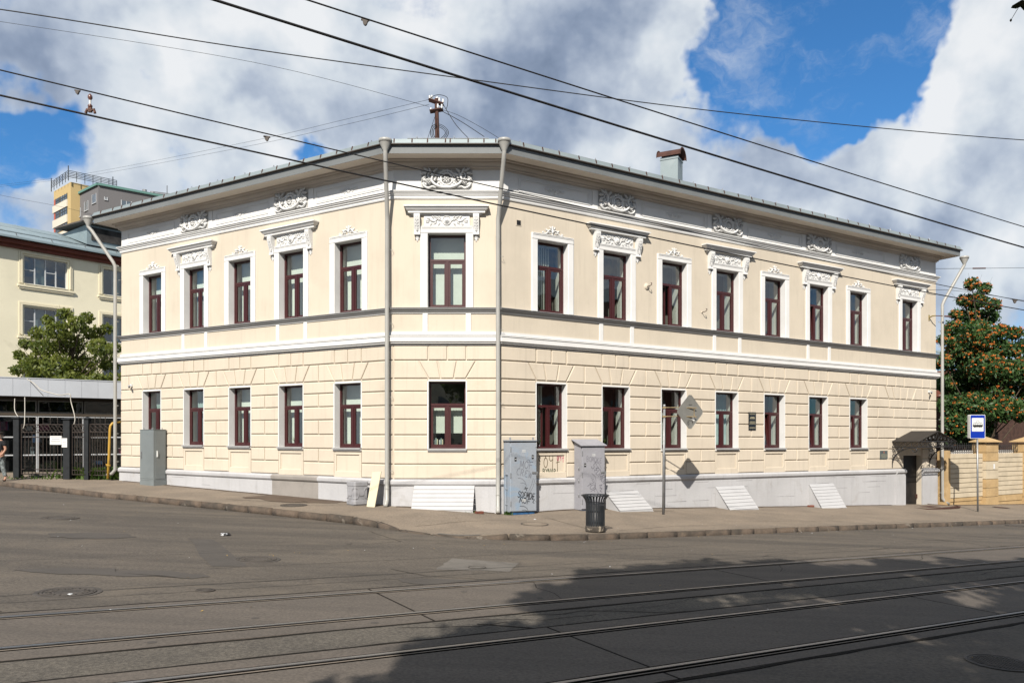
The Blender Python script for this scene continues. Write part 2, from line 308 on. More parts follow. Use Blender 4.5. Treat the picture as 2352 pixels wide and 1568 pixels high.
# ------------------------------------------------------------------ mesh helpers
class MB:
    def __init__(s): s.v = []; s.f = []; s.m = []
    def add(s, vs, fs, m=0):
        o = len(s.v); s.v.extend(vs); s.f.extend([tuple(i + o for i in f) for f in fs]); s.m.extend([m] * len(fs)); return s
    def box(s, x0, x1, y0, y1, z0, z1, m=0):
        v = [(x0, y0, z0), (x1, y0, z0), (x1, y1, z0), (x0, y1, z0), (x0, y0, z1), (x1, y0, z1), (x1, y1, z1), (x0, y1, z1)]
        return s.add(v, [(0, 3, 2, 1), (4, 5, 6, 7), (0, 1, 5, 4), (1, 2, 6, 5), (2, 3, 7, 6), (3, 0, 4, 7)], m)
    def quad(s, a, b, c, d, m=0): return s.add([a, b, c, d], [(0, 1, 2, 3)], m)
    def prism_y(s, poly, y0, y1, m=0):
        """poly in (x,z), CCW seen from -y; extruded from y0 (front) to y1 (back)"""
        n = len(poly); v = [(x, y0, z) for x, z in poly] + [(x, y1, z) for x, z in poly]
        f = [tuple(range(n)), tuple(range(2 * n - 1, n - 1, -1))] + [(i, n + i, n + (i + 1) % n, (i + 1) % n) for i in range(n)]
        return s.add(v, f, m)
    def bevel_slab(s, poly, y0, y1, b, m=0):
        """poly (x,z) convex CCW; a slab whose front edges are bevelled"""
        cx = sum(p[0] for p in poly) / len(poly); cz = sum(p[1] for p in poly) / len(poly)
        n = len(poly); inner = []
        for i in range(n):
            a = Vector(poly[i - 1]); p = Vector(poly[i]); c = Vector(poly[(i + 1) % n])
            e1 = (p - a).normalized(); e2 = (c - p).normalized()
            n1 = Vector((-e1.y, e1.x)); n2 = Vector((-e2.y, e2.x)); k = n1 + n2; k = k / max(.3, 1 + n1.dot(n2))
            q = p + k * b; inner.append((q.x, q.y))
        v = [(x, y0, z) for x, z in inner] + [(x, y0 + b * .8, z) for x, z in poly] + [(x, y1, z) for x, z in poly]
        f = [tuple(range(n))]
        for i in range(n):
            j = (i + 1) % n
            f.append((i, n + i, n + j, j)); f.append((n + i, 2 * n + i, 2 * n + j, n + j))
        return s.add(v, f, m)
    def tube(s, pts, r, n=8, m=0, caps=True):
        pts = [Vector(p) for p in pts]; rr = r if isinstance(r, (list, tuple)) else [r] * len(pts)
        rings = []; up = None
        for i, p in enumerate(pts):
            t = ((pts[min(i + 1, len(pts) - 1)] - p).normalized() + (p - pts[max(i - 1, 0)]).normalized())
            t = t.normalized() if t.length > 1e-6 else Vector((0, 0, 1))
            if up is None:
                up = Vector((0, 0, 1)) if abs(t.z) < .9 else Vector((0, 1, 0))
            a = t.cross(up);
            if a.length < 1e-5: a = t.cross(Vector((1, .3, 0)))
            a.normalize(); b = a.cross(t).normalized(); up = b
            rings.append([tuple(p + (a * math.cos(2 * PI * k / n) + b * math.sin(2 * PI * k / n)) * rr[i]) for k in range(n)])
        v = [q for ring in rings for q in ring]
        f = [(i * n + k, i * n + (k + 1) % n, (i + 1) * n + (k + 1) % n, (i + 1) * n + k) for i in range(len(pts) - 1) for k in range(n)]
        if caps: f += [tuple(range(n - 1, -1, -1)), tuple((len(pts) - 1) * n + k for k in range(n))]
        return s.add(v, f, m)
    def lathe(s, prof, c=(0, 0, 0), n=16, m=0):
        """prof: list of (r,z)"""
        v = []
        for r, z in prof:
            for k in range(n): v.append((c[0] + r * math.cos(2 * PI * k / n), c[1] + r * math.sin(2 * PI * k / n), c[2] + z))
        f = [(i * n + k, i * n + (k + 1) % n, (i + 1) * n + (k + 1) % n, (i + 1) * n + k) for i in range(len(prof) - 1) for k in range(n)]
        return s.add(v, f, m)
    def ell(s, x, z, y, rx, rz, ry, ang=0, m=0, n=8, rings=3):
        """front half of an ellipsoid lying on plane y, bulging to -y"""
        v = []; ca, sa = math.cos(ang), math.sin(ang)
        for i in range(rings):
            t = PI / 2 * i / rings
            for k in range(n):
                a = 2 * PI * k / n; px = rx * math.cos(a) * math.cos(t); pz = rz * math.sin(a) * math.cos(t)
                v.append((x + px * ca - pz * sa, y - ry * math.sin(t), z + px * sa + pz * ca))
        v.append((x, y - ry, z))
        f = [(i * n + k, i * n + (k + 1) % n, (i + 1) * n + (k + 1) % n, (i + 1) * n + k) for i in range(rings - 1) for k in range(n)]
        f += [((rings - 1) * n + k, (rings - 1) * n + (k + 1) % n, rings * n) for k in range(n)]
        return s.add(v, f, m)
    def ribbon(s, pts, w, y=0.0, m=0):
        """flat stroke in the xz plane facing -y, thin but real"""
        for (a, b) in zip(pts[:-1], pts[1:]):
            dx, dz = b[0] - a[0], b[1] - a[1]; l = math.hypot(dx, dz) or 1; nx, nz = -dz / l * w / 2, dx / l * w / 2; ex, ez = dx / l * w * .3, dz / l * w * .3
            s.add([(a[0] - ex + nx, y, a[1] - ez + nz), (a[0] - ex - nx, y, a[1] - ez - nz), (b[0] + ex - nx, y, b[1] + ez - nz), (b[0] + ex + nx, y, b[1] + ez + nz)], [(0, 1, 2, 3)], m)
        return s
    def mesh(s, name, mats, smooth=False):
        me = bpy.data.meshes.new(name); me.from_pydata(s.v, [], s.f)
        for mm in (mats if isinstance(mats, (list, tuple)) else [mats]): me.materials.append(mm)
        me.polygons.foreach_set('material_index', s.m)
        if smooth: me.polygons.foreach_set('use_smooth', [True] * len(me.polygons))
        me.update(); return me

def fast_mesh(name, verts, quads, mats, midx=None):
    me = bpy.data.meshes.new(name); nv = len(verts); nq = len(quads)
    me.vertices.add(nv); me.vertices.foreach_set('co', np.asarray(verts, dtype=np.float32).ravel())
    me.loops.add(nq * 4); me.loops.foreach_set('vertex_index', np.asarray(quads, dtype=np.int32).ravel())
    me.polygons.add(nq); me.polygons.foreach_set('loop_start', np.arange(0, nq * 4, 4, dtype=np.int32))
    me.polygons.foreach_set('loop_total', np.full(nq, 4, dtype=np.int32))
    for mm in (mats if isinstance(mats, (list, tuple)) else [mats]): me.materials.append(mm)
    if midx is not None: me.polygons.foreach_set('material_index', midx)
    me.update(calc_edges=True); me.validate(); return me

def put(name, me, parent=None, loc=(0, 0, 0), rz=0.0, rot=None, label=None, kind=None, scale=None):
    """link one object; loc is a world position (parents never rotate unless said), made local to the parent"""
    o = bpy.data.objects.new(name, me); col.objects.link(o)
    if parent is not None: o.parent = parent
    o.location = loc; o.rotation_euler = rot if rot else (0, 0, rz)
    if scale: o.scale = scale
    if label: o['label'] = label
    if kind: o['kind'] = kind
    return o
def tag(o, label, cat, group=None):
    o['label'] = label; o['category'] = cat
    if group: o['group'] = group
    return o
def thing(name, label, cat, loc=(0, 0, 0), rz=0.0, group=None):
    o = bpy.data.objects.new(name, None); col.objects.link(o); o.location = loc; o.rotation_euler = (0, 0, rz); o.empty_display_size = .2
    return tag(o, label, cat, group)
def struct(name, me, loc=(0, 0, 0)):
    o = bpy.data.objects.new(name, me); col.objects.link(o); o.location = loc; o['kind'] = 'structure'; return o

# ------------------------------------------------------------------ the lie of the land
P1 = Vector((-3.4, 22.5, 0)); P2 = Vector((-.3375, 22.5, 0))
DL = Vector((.850, -.527, 0)); NL = Vector((-.527, -.850, 0))      # left wall: to the viewer's right, outward
DR = Vector((.8536, .5208, 0)); NR = Vector((.5208, -.8536, 0))
WALLS = {'L': (P1, DL, NL, math.atan2(-.527, .85), -.008), 'F': (P1, Vector((1, 0, 0)), Vector((0, -1, 0)), 0.0, 0.0),
         'R': (P2, DR, NR, DRA, -.004)}
def W(wall, s, z, d=0.0):
    """point on a street wall: s metres to the right of its origin, z above the camera's eye level, d out from the wall"""
    P, D, N, th, k = WALLS[wall]; q = P + D * s + N * d
    return Vector((q.x, q.y, CAMZ + z + k * s))
def Q(q, p, z=0.0):
    v = P2 + DR * q + NR * p; return Vector((v.x, v.y, z))
def road(x, y): return -.0372 * max(-60, min(60, x)) - .0072 * max(-20, min(80, y))
def wall_dist(x, y):
    return max((x - P1.x) * NL.x + (y - P1.y) * NL.y, -(y - 22.5), (x - P2.x) * NR.x + (y - P2.y) * NR.y)
def pav(x, y):
    d = wall_dist(x, y); t = max(0.0, 1 - max(d, 0) / 3.6)
    e = .17 if x < -5 else .175 - .11 * math.exp(-((x + .1) / 1.2) ** 2)
    k = .13
    if y < 21.0: k -= .115 * math.exp(-((x + 1.9) / 1.25) ** 4) * min(1, (21.0 - y) / 1.5)
    return road(x, y) + k + e * t
# ------------------------------------------------------------------ ground, road, pavement
def grid_sheet(x0, x1, y0, y1, nx, ny, fz, mats):
    xs = np.linspace(x0, x1, nx); ys = np.linspace(y0, y1, ny)
    v = [(x, y, fz(x, y)) for y in ys for x in xs]
    f = [(j * nx + i, j * nx + i + 1, (j + 1) * nx + i + 1, (j + 1) * nx + i) for j in range(ny - 1) for i in range(nx - 1)]
    mb = MB(); mb.v = v; mb.f = f; mb.m = [0] * len(f); return mb.mesh('sheet', mats, True)
struct('ground', grid_sheet(-900, 900, -300, 1500, 61, 61, lambda x, y: road(x, y) - .10, M['soil']))
struct('road', grid_sheet(-70, 70, -30, 60, 141, 91, road, M['asphalt']))

KL = [(-32, 37.0), (-26, 33.2), (-18.66, 28.50), (-16.69, 27.28), (-12.71, 24.86), (-10.24, 23.55), (-8.25, 22.45), (-6.2, 21.28), (-4.27, 20.13), (-3.4, 19.45),
      (-2.9, 18.95), (-2.3, 18.45), (-1.6, 18.02), (-1.1, 17.83), (-.72, 17.75), (1.35, 18.13), (4.87, 20.27), (9.09, 22.86)] + [tuple(Q(q, 4.6)[:2]) for q in (14, 20, 28, 40, 60)]
KB = [(-31, 45.0), (-26, 42.0), (-19.5, 36.0), (-17.5, 34.0), (-14.0, 29.3), (-11.0, 27.3), (-9.0, 26.1), (-6.5, 24.6), (-4.5, 23.4), (-3.8, 22.9),
      (-3.4, 22.7), (-2.6, 22.65), (-1.9, 22.65), (-1.3, 22.65), (-.7, 22.65), (-.1, 22.8), (4.0, 25.3), (8.2, 27.8)] + [tuple(Q(q, -.15)[:2]) for q in (14, 20, 28, 40, 60)]
mb = MB(); N_ = 12; rows = []
KLd = []; KBd = []
for i in range(len(KL) - 1):
    n = max(1, int(math.dist(KL[i], KL[i + 1]) / .45))
    for j in range(n):
        t = j / n
        KLd.append((KL[i][0] * (1 - t) + KL[i + 1][0] * t, KL[i][1] * (1 - t) + KL[i + 1][1] * t))
        KBd.append((KB[i][0] * (1 - t) + KB[i + 1][0] * t, KB[i][1] * (1 - t) + KB[i + 1][1] * t))
for a, b in zip(KLd, KBd):
    # the kerb takes the first 14 cm
    L = math.dist(a, b); t0 = .13 / L
    row = []
    for j in range(N_ + 1):
        t = t0 + (1 - t0) * j / N_
        x, y = a[0] * (1 - t) + b[0] * t, a[1] * (1 - t) + b[1] * t
        row.append((x, y, pav(x, y) + .006 * noise.noise(Vector((x * 1.3, y * 1.3, 0)))))
    rows.append(row)
for i in range(len(rows) - 1):
    for j in range(N_):
        mb.add([rows[i][j], rows[i + 1][j], rows[i + 1][j + 1], rows[i][j + 1]], [(0, 1, 2, 3)])
    # thin skirt under the edge
    a, b = rows[i][0], rows[i + 1][0]
    mb.add([a, b, (b[0], b[1], b[2] - .3), (a[0], a[1], a[2] - .3)], [(0, 3, 2, 1)])
pavement = struct('pavement', mb.mesh('pavement', M['pave'], True))

# kerb stones, one by one
def stone_mesh(seed, L=1.0, wdt=.15, h=.24):
    rnd = random.Random(seed); bm = bmesh.new(); bmesh.ops.create_cube(bm, size=1)
    bmesh.ops.scale(bm, vec=(L, wdt, h), verts=bm.verts)
    bmesh.ops.subdivide_edges(bm, edges=[e for e in bm.edges if abs((e.verts[0].co - e.verts[1].co).x) > .5], cuts=3)
    bmesh.ops.bevel(bm, geom=[e for e in bm.edges if len(e.link_faces) == 2 and e.calc_face_angle() > .5], offset=.018, segments=2, affect='EDGES')
    for v in bm.verts:
        k = Vector(noise.noise_vector(v.co * 3.1 + Vector((seed * 7.3, 0, 0)))) * .012; v.co += k
        if v.co.z > 0 and v.co.y < 0 and rnd.random() < .10: v.co.z -= rnd.uniform(.01, .035); v.co.y += .01
    me = bpy.data.meshes.new('kerb_stone'); bm.to_mesh(me); bm.free(); me.materials.append(M['kerb'])
    me.polygons.foreach_set('use_smooth', [True] * len(me.polygons)); return me
STONES = [stone_mesh(i) for i in range(6)]
def kerb_run(pts, a, b, step=1.0):
    P = [Vector((x, y, 0)) for x, y in pts]; acc = [0]
    for i in range(1, len(P)): acc.append(acc[-1] + (P[i] - P[i - 1]).length)
    def at(s):
        for i in range(1, len(P)):
            if s <= acc[i] or i == len(P) - 1:
                t = (s - acc[i - 1]) / (acc[i] - acc[i - 1]); return P[i - 1].lerp(P[i], t)
    s = 0; k = 0
    while s + step < acc[-1]:
        st = step * random.uniform(.90, 1.05); p, q = at(s), at(min(s + st - .045, acc[-1])); c = (p + q) / 2
        d = (q - p).normalized(); nrm = Vector((-d.y, d.x, 0)); c = c + nrm * .075
        zz = (pav(p.x, p.y) + pav(q.x, q.y)) / 2; dz = pav(q.x, q.y) - pav(p.x, p.y)
        o = put('kerb_stone', STONES[k % 6], pavement, (c.x, c.y, zz - .120 + random.uniform(-.006, .006)),
                rot=(0, -math.atan2(dz, (q - p).length), math.atan2(d.y, d.x)), scale=((q - p).length, 1, 1))
        s += st; k += 1
kerb_run(KL[1:22], 0, 0, .98)

# tram tracks: rails, slabs between and beside them
def rbox(mb, q0, q1, p0, p1, h0, h1, m=0, n=None, jag=0.0, seed=0):
    """a strip laid along the street, following the road"""
    n = n or max(1, int((q1 - q0) / 1.5)); vs = []; fs = []
    for i in range(n + 1):
        q = q0 + (q1 - q0) * i / n
        for (p, h) in ((p0, h0), (p0, h1), (p1, h1), (p1, h0)):
            pp = p + (jag * noise.noise(Vector((q * 1.7, p * 3 + seed, 1))) if jag else 0)
            a = Q(q, pp); vs.append((a.x, a.y, road(a.x, a.y) + h))
    for i in range(n):
        o = i * 4
        fs += [(o + 1, o + 2, o + 6, o + 5), (o, o + 1, o + 5, o + 4), (o + 2, o + 3, o + 7, o + 6)]
    fs += [(0, 3, 2, 1), (n * 4, n * 4 + 1, n * 4 + 2, n * 4 + 3)]
    return mb.add(vs, fs, m)
def track(label, pa, pb, qs, outer_a, outer_b):
    t = thing('tram_track', label, 'tram track', Q(0, (pa + pb) / 2, road(*Q(0, (pa + pb) / 2)[:2])), group='tram tracks set in the street')
    def part(name, mb, mats, sm=False):
        me = mb.mesh(name, mats, sm); me.transform(Matrix.Translation(-t.location)); return put(name, me, t)
    for p in (pa, pb):
        mb = MB()
        rbox(mb, -28, 52, p - .092, p - .055, -.1, .0050, 1)      # tar seam behind the head
        rbox(mb, -28, 52, p - .055, p - .000, -.1, .012, 0)      # running head
        rbox(mb, -28, 52, p + .000, p + .058, -.1, .0045, 1)      # groove: flat strip, its deep shade given by near-black colour
        rbox(mb, -28, 52, p + .058, p + .074, -.1, .009, 2)       # guard lip
        rbox(mb, -28, 52, p + .074, p + .122, -.1, .0050, 1)      # tar seam beyond the lip
        part('rail', mb, [M['rail'], M['raildark'], mat('dusty_guard_lip', (.26, .22, .18), .7, .1)])
    for i in range(len(qs) - 1):
        q0, q1 = qs[i] + .018, qs[i + 1] - .018; mb = MB()
        rbox(mb, q0, q1, outer_a, pa - .094, -.05, .007); rbox(mb, q0, q1, pa + .124, pb - .094, -.05, .007); rbox(mb, q0, q1, pb + .124, outer_b, -.05, .007)
        part('track_slab', mb, M['slab'])
    for q in qs:                                                   # open joints
        mb = MB(); rbox(mb, q - .018, q + .018, outer_a, outer_b, -.03, .0045, 0, 1); part('slab_joint', mb, M['tar'])
    mb = MB()
    for p in (outer_a - .03, outer_b + .035):
        rbox(mb, -28, 52, p - .022, p + .030, -.03, .0065, 0, 260, .035, p)
    part('edge_joint', mb, M['tar'])
    return t
JQ = [-27.3, -20.6, -13.9, -7.3, -.7, 6.0, 12.6, 19.3, 26, 33, 40, 47]
track('tram track nearer the building, its two rails running past the bright manhole', 8.85, 10.33, JQ, 8.62, 10.80)
track('tram track nearer the camera, mostly in tree shade', 11.98, 13.53, [q + 1.1 for q in JQ], 11.62, 13.86)
mb = MB(); rbox(mb, -28, 52, 10.86, 11.57, -.05, .0038, 0, 160, .02)
struct('gravelly_asphalt_strip', mb.mesh('strip', M['asphalt_mid']))
# repairs, seams and cracks laid on the road
def road_sheet(name, pts, m, lift=.004, zf=road):
    mb = MB(); n = len(pts); c = (sum(p[0] for p in pts) / n, sum(p[1] for p in pts) / n)
    mb.add([(c[0], c[1], zf(*c) + lift)] + [(x, y, zf(x, y) + lift) for x, y in pts], [(0, i + 1, (i + 1) % n + 1) for i in range(n)])
    return struct(name, mb.mesh(name, m))
def wobble(pts, n=5, a=.03, seed=0):
    out = []
    for i in range(len(pts)):
        p, q = pts[i], pts[(i + 1) % len(pts)]
        for j in range(n):
            t = j / n; x, y = p[0] * (1 - t) + q[0] * t, p[1] * (1 - t) + q[1] * t
            out.append((x + a * noise.noise(Vector((x * 3, y * 3, seed))), y + a * noise.noise(Vector((x * 3, y * 3, seed + 9)))))
    return out
road_sheet('asphalt_patch', wobble([(-1.25, 13.35), (-.05, 13.4), (.12, 14.35), (-1.15, 14.7)], 6, .10), M['asphalt_pale'])
road_sheet('asphalt_repair', wobble([(-6.65, 16.1), (-6.1, 16.1), (-4.35, 12.9), (-4.9, 12.75)], 6, .08, 3), M['asphalt_dark'])
def crack(name, pts, w, m=None, lift=.0055, zf=road, seed=0, kind='structure'):
    mb = MB(); P = []
    for i in range(len(pts) - 1):
        n = max(2, int(math.dist(pts[i], pts[i + 1]) / .12))
        for j in range(n): t = j / n; P.append((pts[i][0] * (1 - t) + pts[i + 1][0] * t, pts[i][1] * (1 - t) + pts[i + 1][1] * t))
    P.append(pts[-1]); vs = []
    for i, (x, y) in enumerate(P):
        a = P[max(i - 1, 0)]; b = P[min(i + 1, len(P) - 1)]; d = Vector((b[0] - a[0], b[1] - a[1])).normalized()
        j = .05 * noise.noise(Vector((x * 2.3, y * 2.3, seed))); ww = w * (.5 + .8 * abs(noise.noise(Vector((x * 5, y * 5, seed + 4)))) + .2)
        x += -d.y * j; y += d.x * j
        for sgn in (-1, 1):
            X, Y = x - d.y * ww * sgn / 2, y + d.x * ww * sgn / 2; vs.append((X, Y, zf(X, Y) + lift))
    mb.add(vs, [(2 * i, 2 * i + 1, 2 * i + 3, 2 * i + 2) for i in range(len(P) - 1)])
    return struct(name, mb.mesh(name, m or M['tar']))
crack('tar_seam', [tuple(Q(q, 7.45 + .1 * math.sin(q))[:2]) for q in (-24, -16, -10, -4)], .022, M['asphalt_dark'])
crack('tar_seam', [tuple(Q(q, 7.95)[:2]) for q in (-24, -16, -10, -5, 2, 8)], .018, M['asphalt_dark'], seed=2)
crack('tar_seam', [tuple(Q(q, 6.1)[:2]) for q in (-9, -4, 2)], .02, M['asphalt_dark'], seed=3)
crack('tar_seam', [(-9, 15.6), (-2.5, 17.3), (-1.2, 17.4)], .02, M['asphalt_dark'], seed=5)
crack('crack', [tuple(Q(-7.25, 10.35)[:2]), tuple(Q(-7.1, 10.85)[:2])], .05, seed=8)
crack('crack', [tuple(Q(-6.9, 11.15)[:2]), tuple(Q(-6.35, 11.6)[:2])], .05, seed=9)
crack('crack', [tuple(Q(-6.8, 10.9)[:2]), tuple(Q(-6.0, 11.3)[:2]), tuple(Q(-5.2, 11.25)[:2])], .018, seed=11)
crack('crack', [(-3.4, 18.6), (-2.4, 16.9), (-3.1, 16.2)], .014, seed=12)
crack('crack', [(-8.6, 23.6), (-6.0, 22.9), (-5.1, 23.3)], .022, zf=pav, seed=14)
crack('crack', [(-2.6, 19.4), (-1.2, 20.4), (.4, 21.0)], .016, zf=pav, seed=15)
crack('crack', [(.9, 21.6), (1.5, 20.4), (2.2, 19.3)], .016, zf=pav, seed=16)
crack('crack', [(6.2, 23.0), (8.0, 23.9), (11.0, 25.3)], .014, zf=pav, seed=17)
crack('crack', [(2.7, 19.6), (4.3, 21.2), (6.0, 22.2)], .014, zf=pav, seed=18)
road_sheet('damp_stain', wobble([(-8.3, 24.3), (-6.9, 23.1), (-5.4, 22.9), (-4.8, 23.3), (-6.4, 24.4), (-7.6, 25.1)], 6, .25, 2), mat('damp_pavement', (.12, .085, .06), .8, .1, 2), .012, pav)
road_sheet('pale_patch', wobble([(3.1, 0 + 25.0 - .75), (5.0, 25.2), (5.2, 25.0), (3.4, 23.9)], 4, .05, 3), M['pave'], .010, pav)
road_sheet('kerb_ramp_patch', wobble([(-1.75, 18.35), (-.75, 17.9), (-.70, 18.02), (-1.72, 18.55)], 4, .03, 4), M['asphalt_pale'], .012, pav)

# manholes
def manhole(label, x, y, r, zf, style='ring', m=None, ang=0):
    t = thing('manhole_cover', label, 'manhole', (x, y, zf(x, y) + .006), group='manhole covers')
    nx = -(zf(x + .2, y) - zf(x - .2, y)) / .4; ny = -(zf(x, y + .2) - zf(x, y - .2)) / .4
    rot = (-math.atan(ny), math.atan(nx), 0)
    ir = mat('cast_iron_cover', (.088, .075, .064), .7, .15, 5, metal=.1, bump=.6, bscale=40)
    mb = MB(); mb.lathe([(r * 1.0, -.02), (r * 1.0, .006), (r * .93, .010), (r * .90, .002), (r * .90, -.02)], n=40)
    if style == 'ring': mb.lathe([(r * 1.26, -.02), (r * 1.22, .003), (r * 1.12, .005), (r * 1.04, .001)], n=40, m=1)
    put('frame', mb.mesh('frame', [ir, M['asphalt_dark']]), t, rot=rot)
    mb = MB(); mb.lathe([(r * .885, -.02), (r * .885, .004), (r * .80, .006), (r * .78, .002), (r * .60, .002), (r * .58, .007), (r * .50, .007), (r * .48, .003), (.001, .003)], n=40)
    if style == 'waffle':
        k = .055
        for i in range(-9, 10):
            for j in range(-9, 10):
                if math.hypot(i, j) * k * r / .5 < r * .82:
                    cx, cy, h = i * k * r / .5, j * k * r / .5, k * .34 * r / .5; mb.box(cx - h, cx + h, cy - h, cy + h, .003, .010)
    else:
        for i in range(16):
            a = 2 * PI * i / 16; mb.box(r * .69 * math.cos(a) - .025, r * .69 * math.cos(a) + .025, r * .69 * math.sin(a) - .025, r * .69 * math.sin(a) + .025, .002, .008)
    put('cover', mb.mesh('cover', m or ir), t, rot=rot)
    return t
manhole('round manhole at lower left whose rim is cracked open, bits of litter lying on it', -5.86, 10.35, .33, road)
manhole('round manhole with a cracked ring, left of the road centre, above the first rail', -4.46, 13.7, .33, road)
manhole('faint round manhole at far left of the road near the kerb', -10.91, 18.91, .42, road, 'plain')
manhole('very small round hatch cover set in the road just above the first rail', -4.23, 10.81, .13, road, 'plain')
manhole('pale scuffed manhole in a patch of light asphalt before the corner', -.61, 13.69, .16, road, 'plain', M['asphalt_pale'])
manhole('waffle-patterned manhole cover in the shade at the lower right', 5.28, 8.48, .34, road, 'waffle')
manhole('worn flat manhole in the right street close to the kerb, far right', 17.63, 27.4, .34, road, 'plain')
manhole('brown manhole in the pavement in front of the blue tagged cabinet', .58, 20.12, .36, pav, 'plain', M['pave'])
manhole('brown manhole in the left pavement before the unpainted plinth patch', -6.22, 22.34, .38, pav, 'plain')
manhole('sunken rusty cover in the pavement by the yellow wall pillar', *(Q(24.6, 1.3)[:2]), .34, pav, 'plain', M['rust'])
# bits lying about: too many small ones to count
mb = MB(); rnd = random.Random(5)
for i in range(420):
    if i < 230: q, p = rnd.uniform(-16, 26), 4.75 + abs(rnd.gauss(0, .18)); a = Q(q, p)
    else: a = Vector((rnd.uniform(-14, 14), rnd.uniform(8, 24), 0))
    if wall_dist(a.x, a.y) < .2: continue
    zf = pav if wall_dist(a.x, a.y) < (2.3 if a.x < -2 else 4.4) else road
    s = rnd.uniform(.006, .022) * (1.0 if i % 9 else 1.5); an = rnd.uniform(0, PI); z = zf(a.x, a.y) + .012
    c, d = s * math.cos(an), s * math.sin(an)
    mb.add([(a.x - c, a.y - d, z), (a.x + d * .6, a.y - c * .6, z + .004), (a.x + c, a.y + d, z + .008), (a.x - d * .6, a.y + c * .6, z + .003)], [(0, 1, 2, 3)], rnd.choice([0, 1, 2, 2, 2, 2]))
o = put('litter_bits', mb.mesh('litter_bits', [M['litter'], M['leafy'], mat('grit', (.13, .10, .07), .9)])); o['kind'] = 'stuff'
def crumple(x, y, s, m, label, seed, zf=road):
    bm = bmesh.new(); bmesh.ops.create_icosphere(bm, subdivisions=2, radius=s)
    for v in bm.verts:
        v.co *= 1 + .55 * noise.noise(v.co * (3 / s) * .35 + Vector((seed, 0, 0))); v.co.z *= .35
    me = bpy.data.meshes.new('crumple'); bm.to_mesh(me); bm.free(); [me.materials.append(k) for k in m]
    for i, p in enumerate(me.polygons): p.material_index = (i * 7 // 5 + seed) % len(m)
    o = put('litter', me, None, (x, y, zf(x, y) + s * .2)); return tag(o, label, 'litter')
crumple(-6.15, 18.85 - 2.0, .11, [M['litter'], M['black'], M['black']], 'crumpled black and silver wrapper lying on the road at left', 3)
crumple(.62, 21.2, .03, [M['litter']], 'white scrap on the pavement before the blue cabinet', 5, pav)
crumple(-5.75, 10.2, .035, [M['litter']], 'small white paper ball on the manhole at lower left', 6)
# more wear: cracks wandering over the asphalt, scuffs along the tracks
rnd = random.Random(31)
for k in range(26):
    q, p = rnd.uniform(-15, 14), rnd.choice([rnd.uniform(5.2, 8.4), rnd.uniform(5.2, 8.4), rnd.uniform(10.9, 11.5), rnd.uniform(8.95, 10.2)]); pts = []; a = rnd.uniform(-.5, .5) + (PI / 2 if rnd.random() < .25 else 0)
    lo, hi = (5.0, 8.5) if p < 8.5 else ((10.85, 11.55) if p > 10.8 else (8.95, 10.25))
    for j in range(rnd.randint(3, 8)):
        pts.append(tuple(Q(q, max(lo, min(hi, p)))[:2])); a += rnd.uniform(-.6, .6); q += .45 * math.cos(a); p += .45 * math.sin(a)
    crack('crack', pts, rnd.uniform(.008, .02), None if rnd.random() < .6 else M['asphalt_dark'], .0085, seed=40 + k)
for k in range(5):
    x, y = rnd.uniform(-16, 0), rnd.uniform(11, 20)
    if wall_dist(x, y) < 3.2: continue
    w_, h_ = rnd.uniform(.3, 1.6), rnd.uniform(.15, .5)
    pts = [(x + w_ * math.cos(t_) , y + h_ * math.sin(t_)) for t_ in np.linspace(0, 2 * PI, 9)[:-1]]
    road_sheet('asphalt_stain', wobble(pts, 4, .25, k), M['asphalt_dark'], .0045 + .0004 * k)
for q, p in ((-12.5, 10.6), (-9.2, 9.9), (-6.1, 9.3), (-4.4, 10.5), (-3.2, 9.6), (-8.0, 10.65), (-2.0, 10.6), (-10.4, 10.62), (-5.3, 10.1)):
    c_ = Q(q, p); road_sheet('tar_spot', [(c_.x + .05 * math.cos(t_), c_.y + .05 * math.sin(t_)) for t_ in np.linspace(0, 2 * PI, 9)[:-1]], M['asphalt_dark'], .0095)

# grime and dust where the pavement meets the wall
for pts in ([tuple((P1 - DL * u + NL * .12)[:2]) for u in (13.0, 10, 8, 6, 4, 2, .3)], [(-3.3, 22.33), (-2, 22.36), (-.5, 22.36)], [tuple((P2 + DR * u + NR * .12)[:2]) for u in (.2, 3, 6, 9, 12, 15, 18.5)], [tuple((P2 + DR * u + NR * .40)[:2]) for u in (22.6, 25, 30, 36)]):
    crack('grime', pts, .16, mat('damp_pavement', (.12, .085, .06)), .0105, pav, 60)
# ------------------------------------------------------------------ the corner building
B = thing('corner_building', 'two-storey cream corner building with white stucco mouldings and rusticated ground floor', 'building', (-1.87, 22.5, .1))
B0 = Vector(B.location)
LEN_L, LEN_R, LEN_F = 13.3, 21.86, 3.0625
UP = {'L': [-1.74, -4.17, -6.60, -8.97, -11.35], 'F': [1.53], 'R': [1.81, 4.26, 6.69, 9.16, 11.60, 14.06, 16.47, 19.92]}
LO = {'L': [-1.76, -4.18, -6.59, -8.99, -11.39], 'F': [1.54], 'R': [1.76, 4.21, 6.65, 9.12, 11.56, 14.01, 16.46]}
RNG = {'L': (-LEN_L, 0), 'F': (0, LEN_F), 'R': (0, LEN_R)}
HW = .545; ZU0, ZU1, ZL0, ZL1 = 3.79, 5.92, -.25, 1.69
DOOR = (19.47, 20.80, -2.95, -.57)
def bpart(name, me, wall, s, z, d=0.0, label=None, kind=None, sub=None, rot=None):
    """a part standing on one of the street walls"""
    if sub is None: return put(name, me, B, W(wall, s, z, d) - B0, WALLS[wall][3], label=label, kind=kind)
    return put(name, me, sub, (s, -d, z), 0, label=label, kind=kind, rot=rot)
def rel(me): me.transform(Matrix.Translation(-B0)); return me

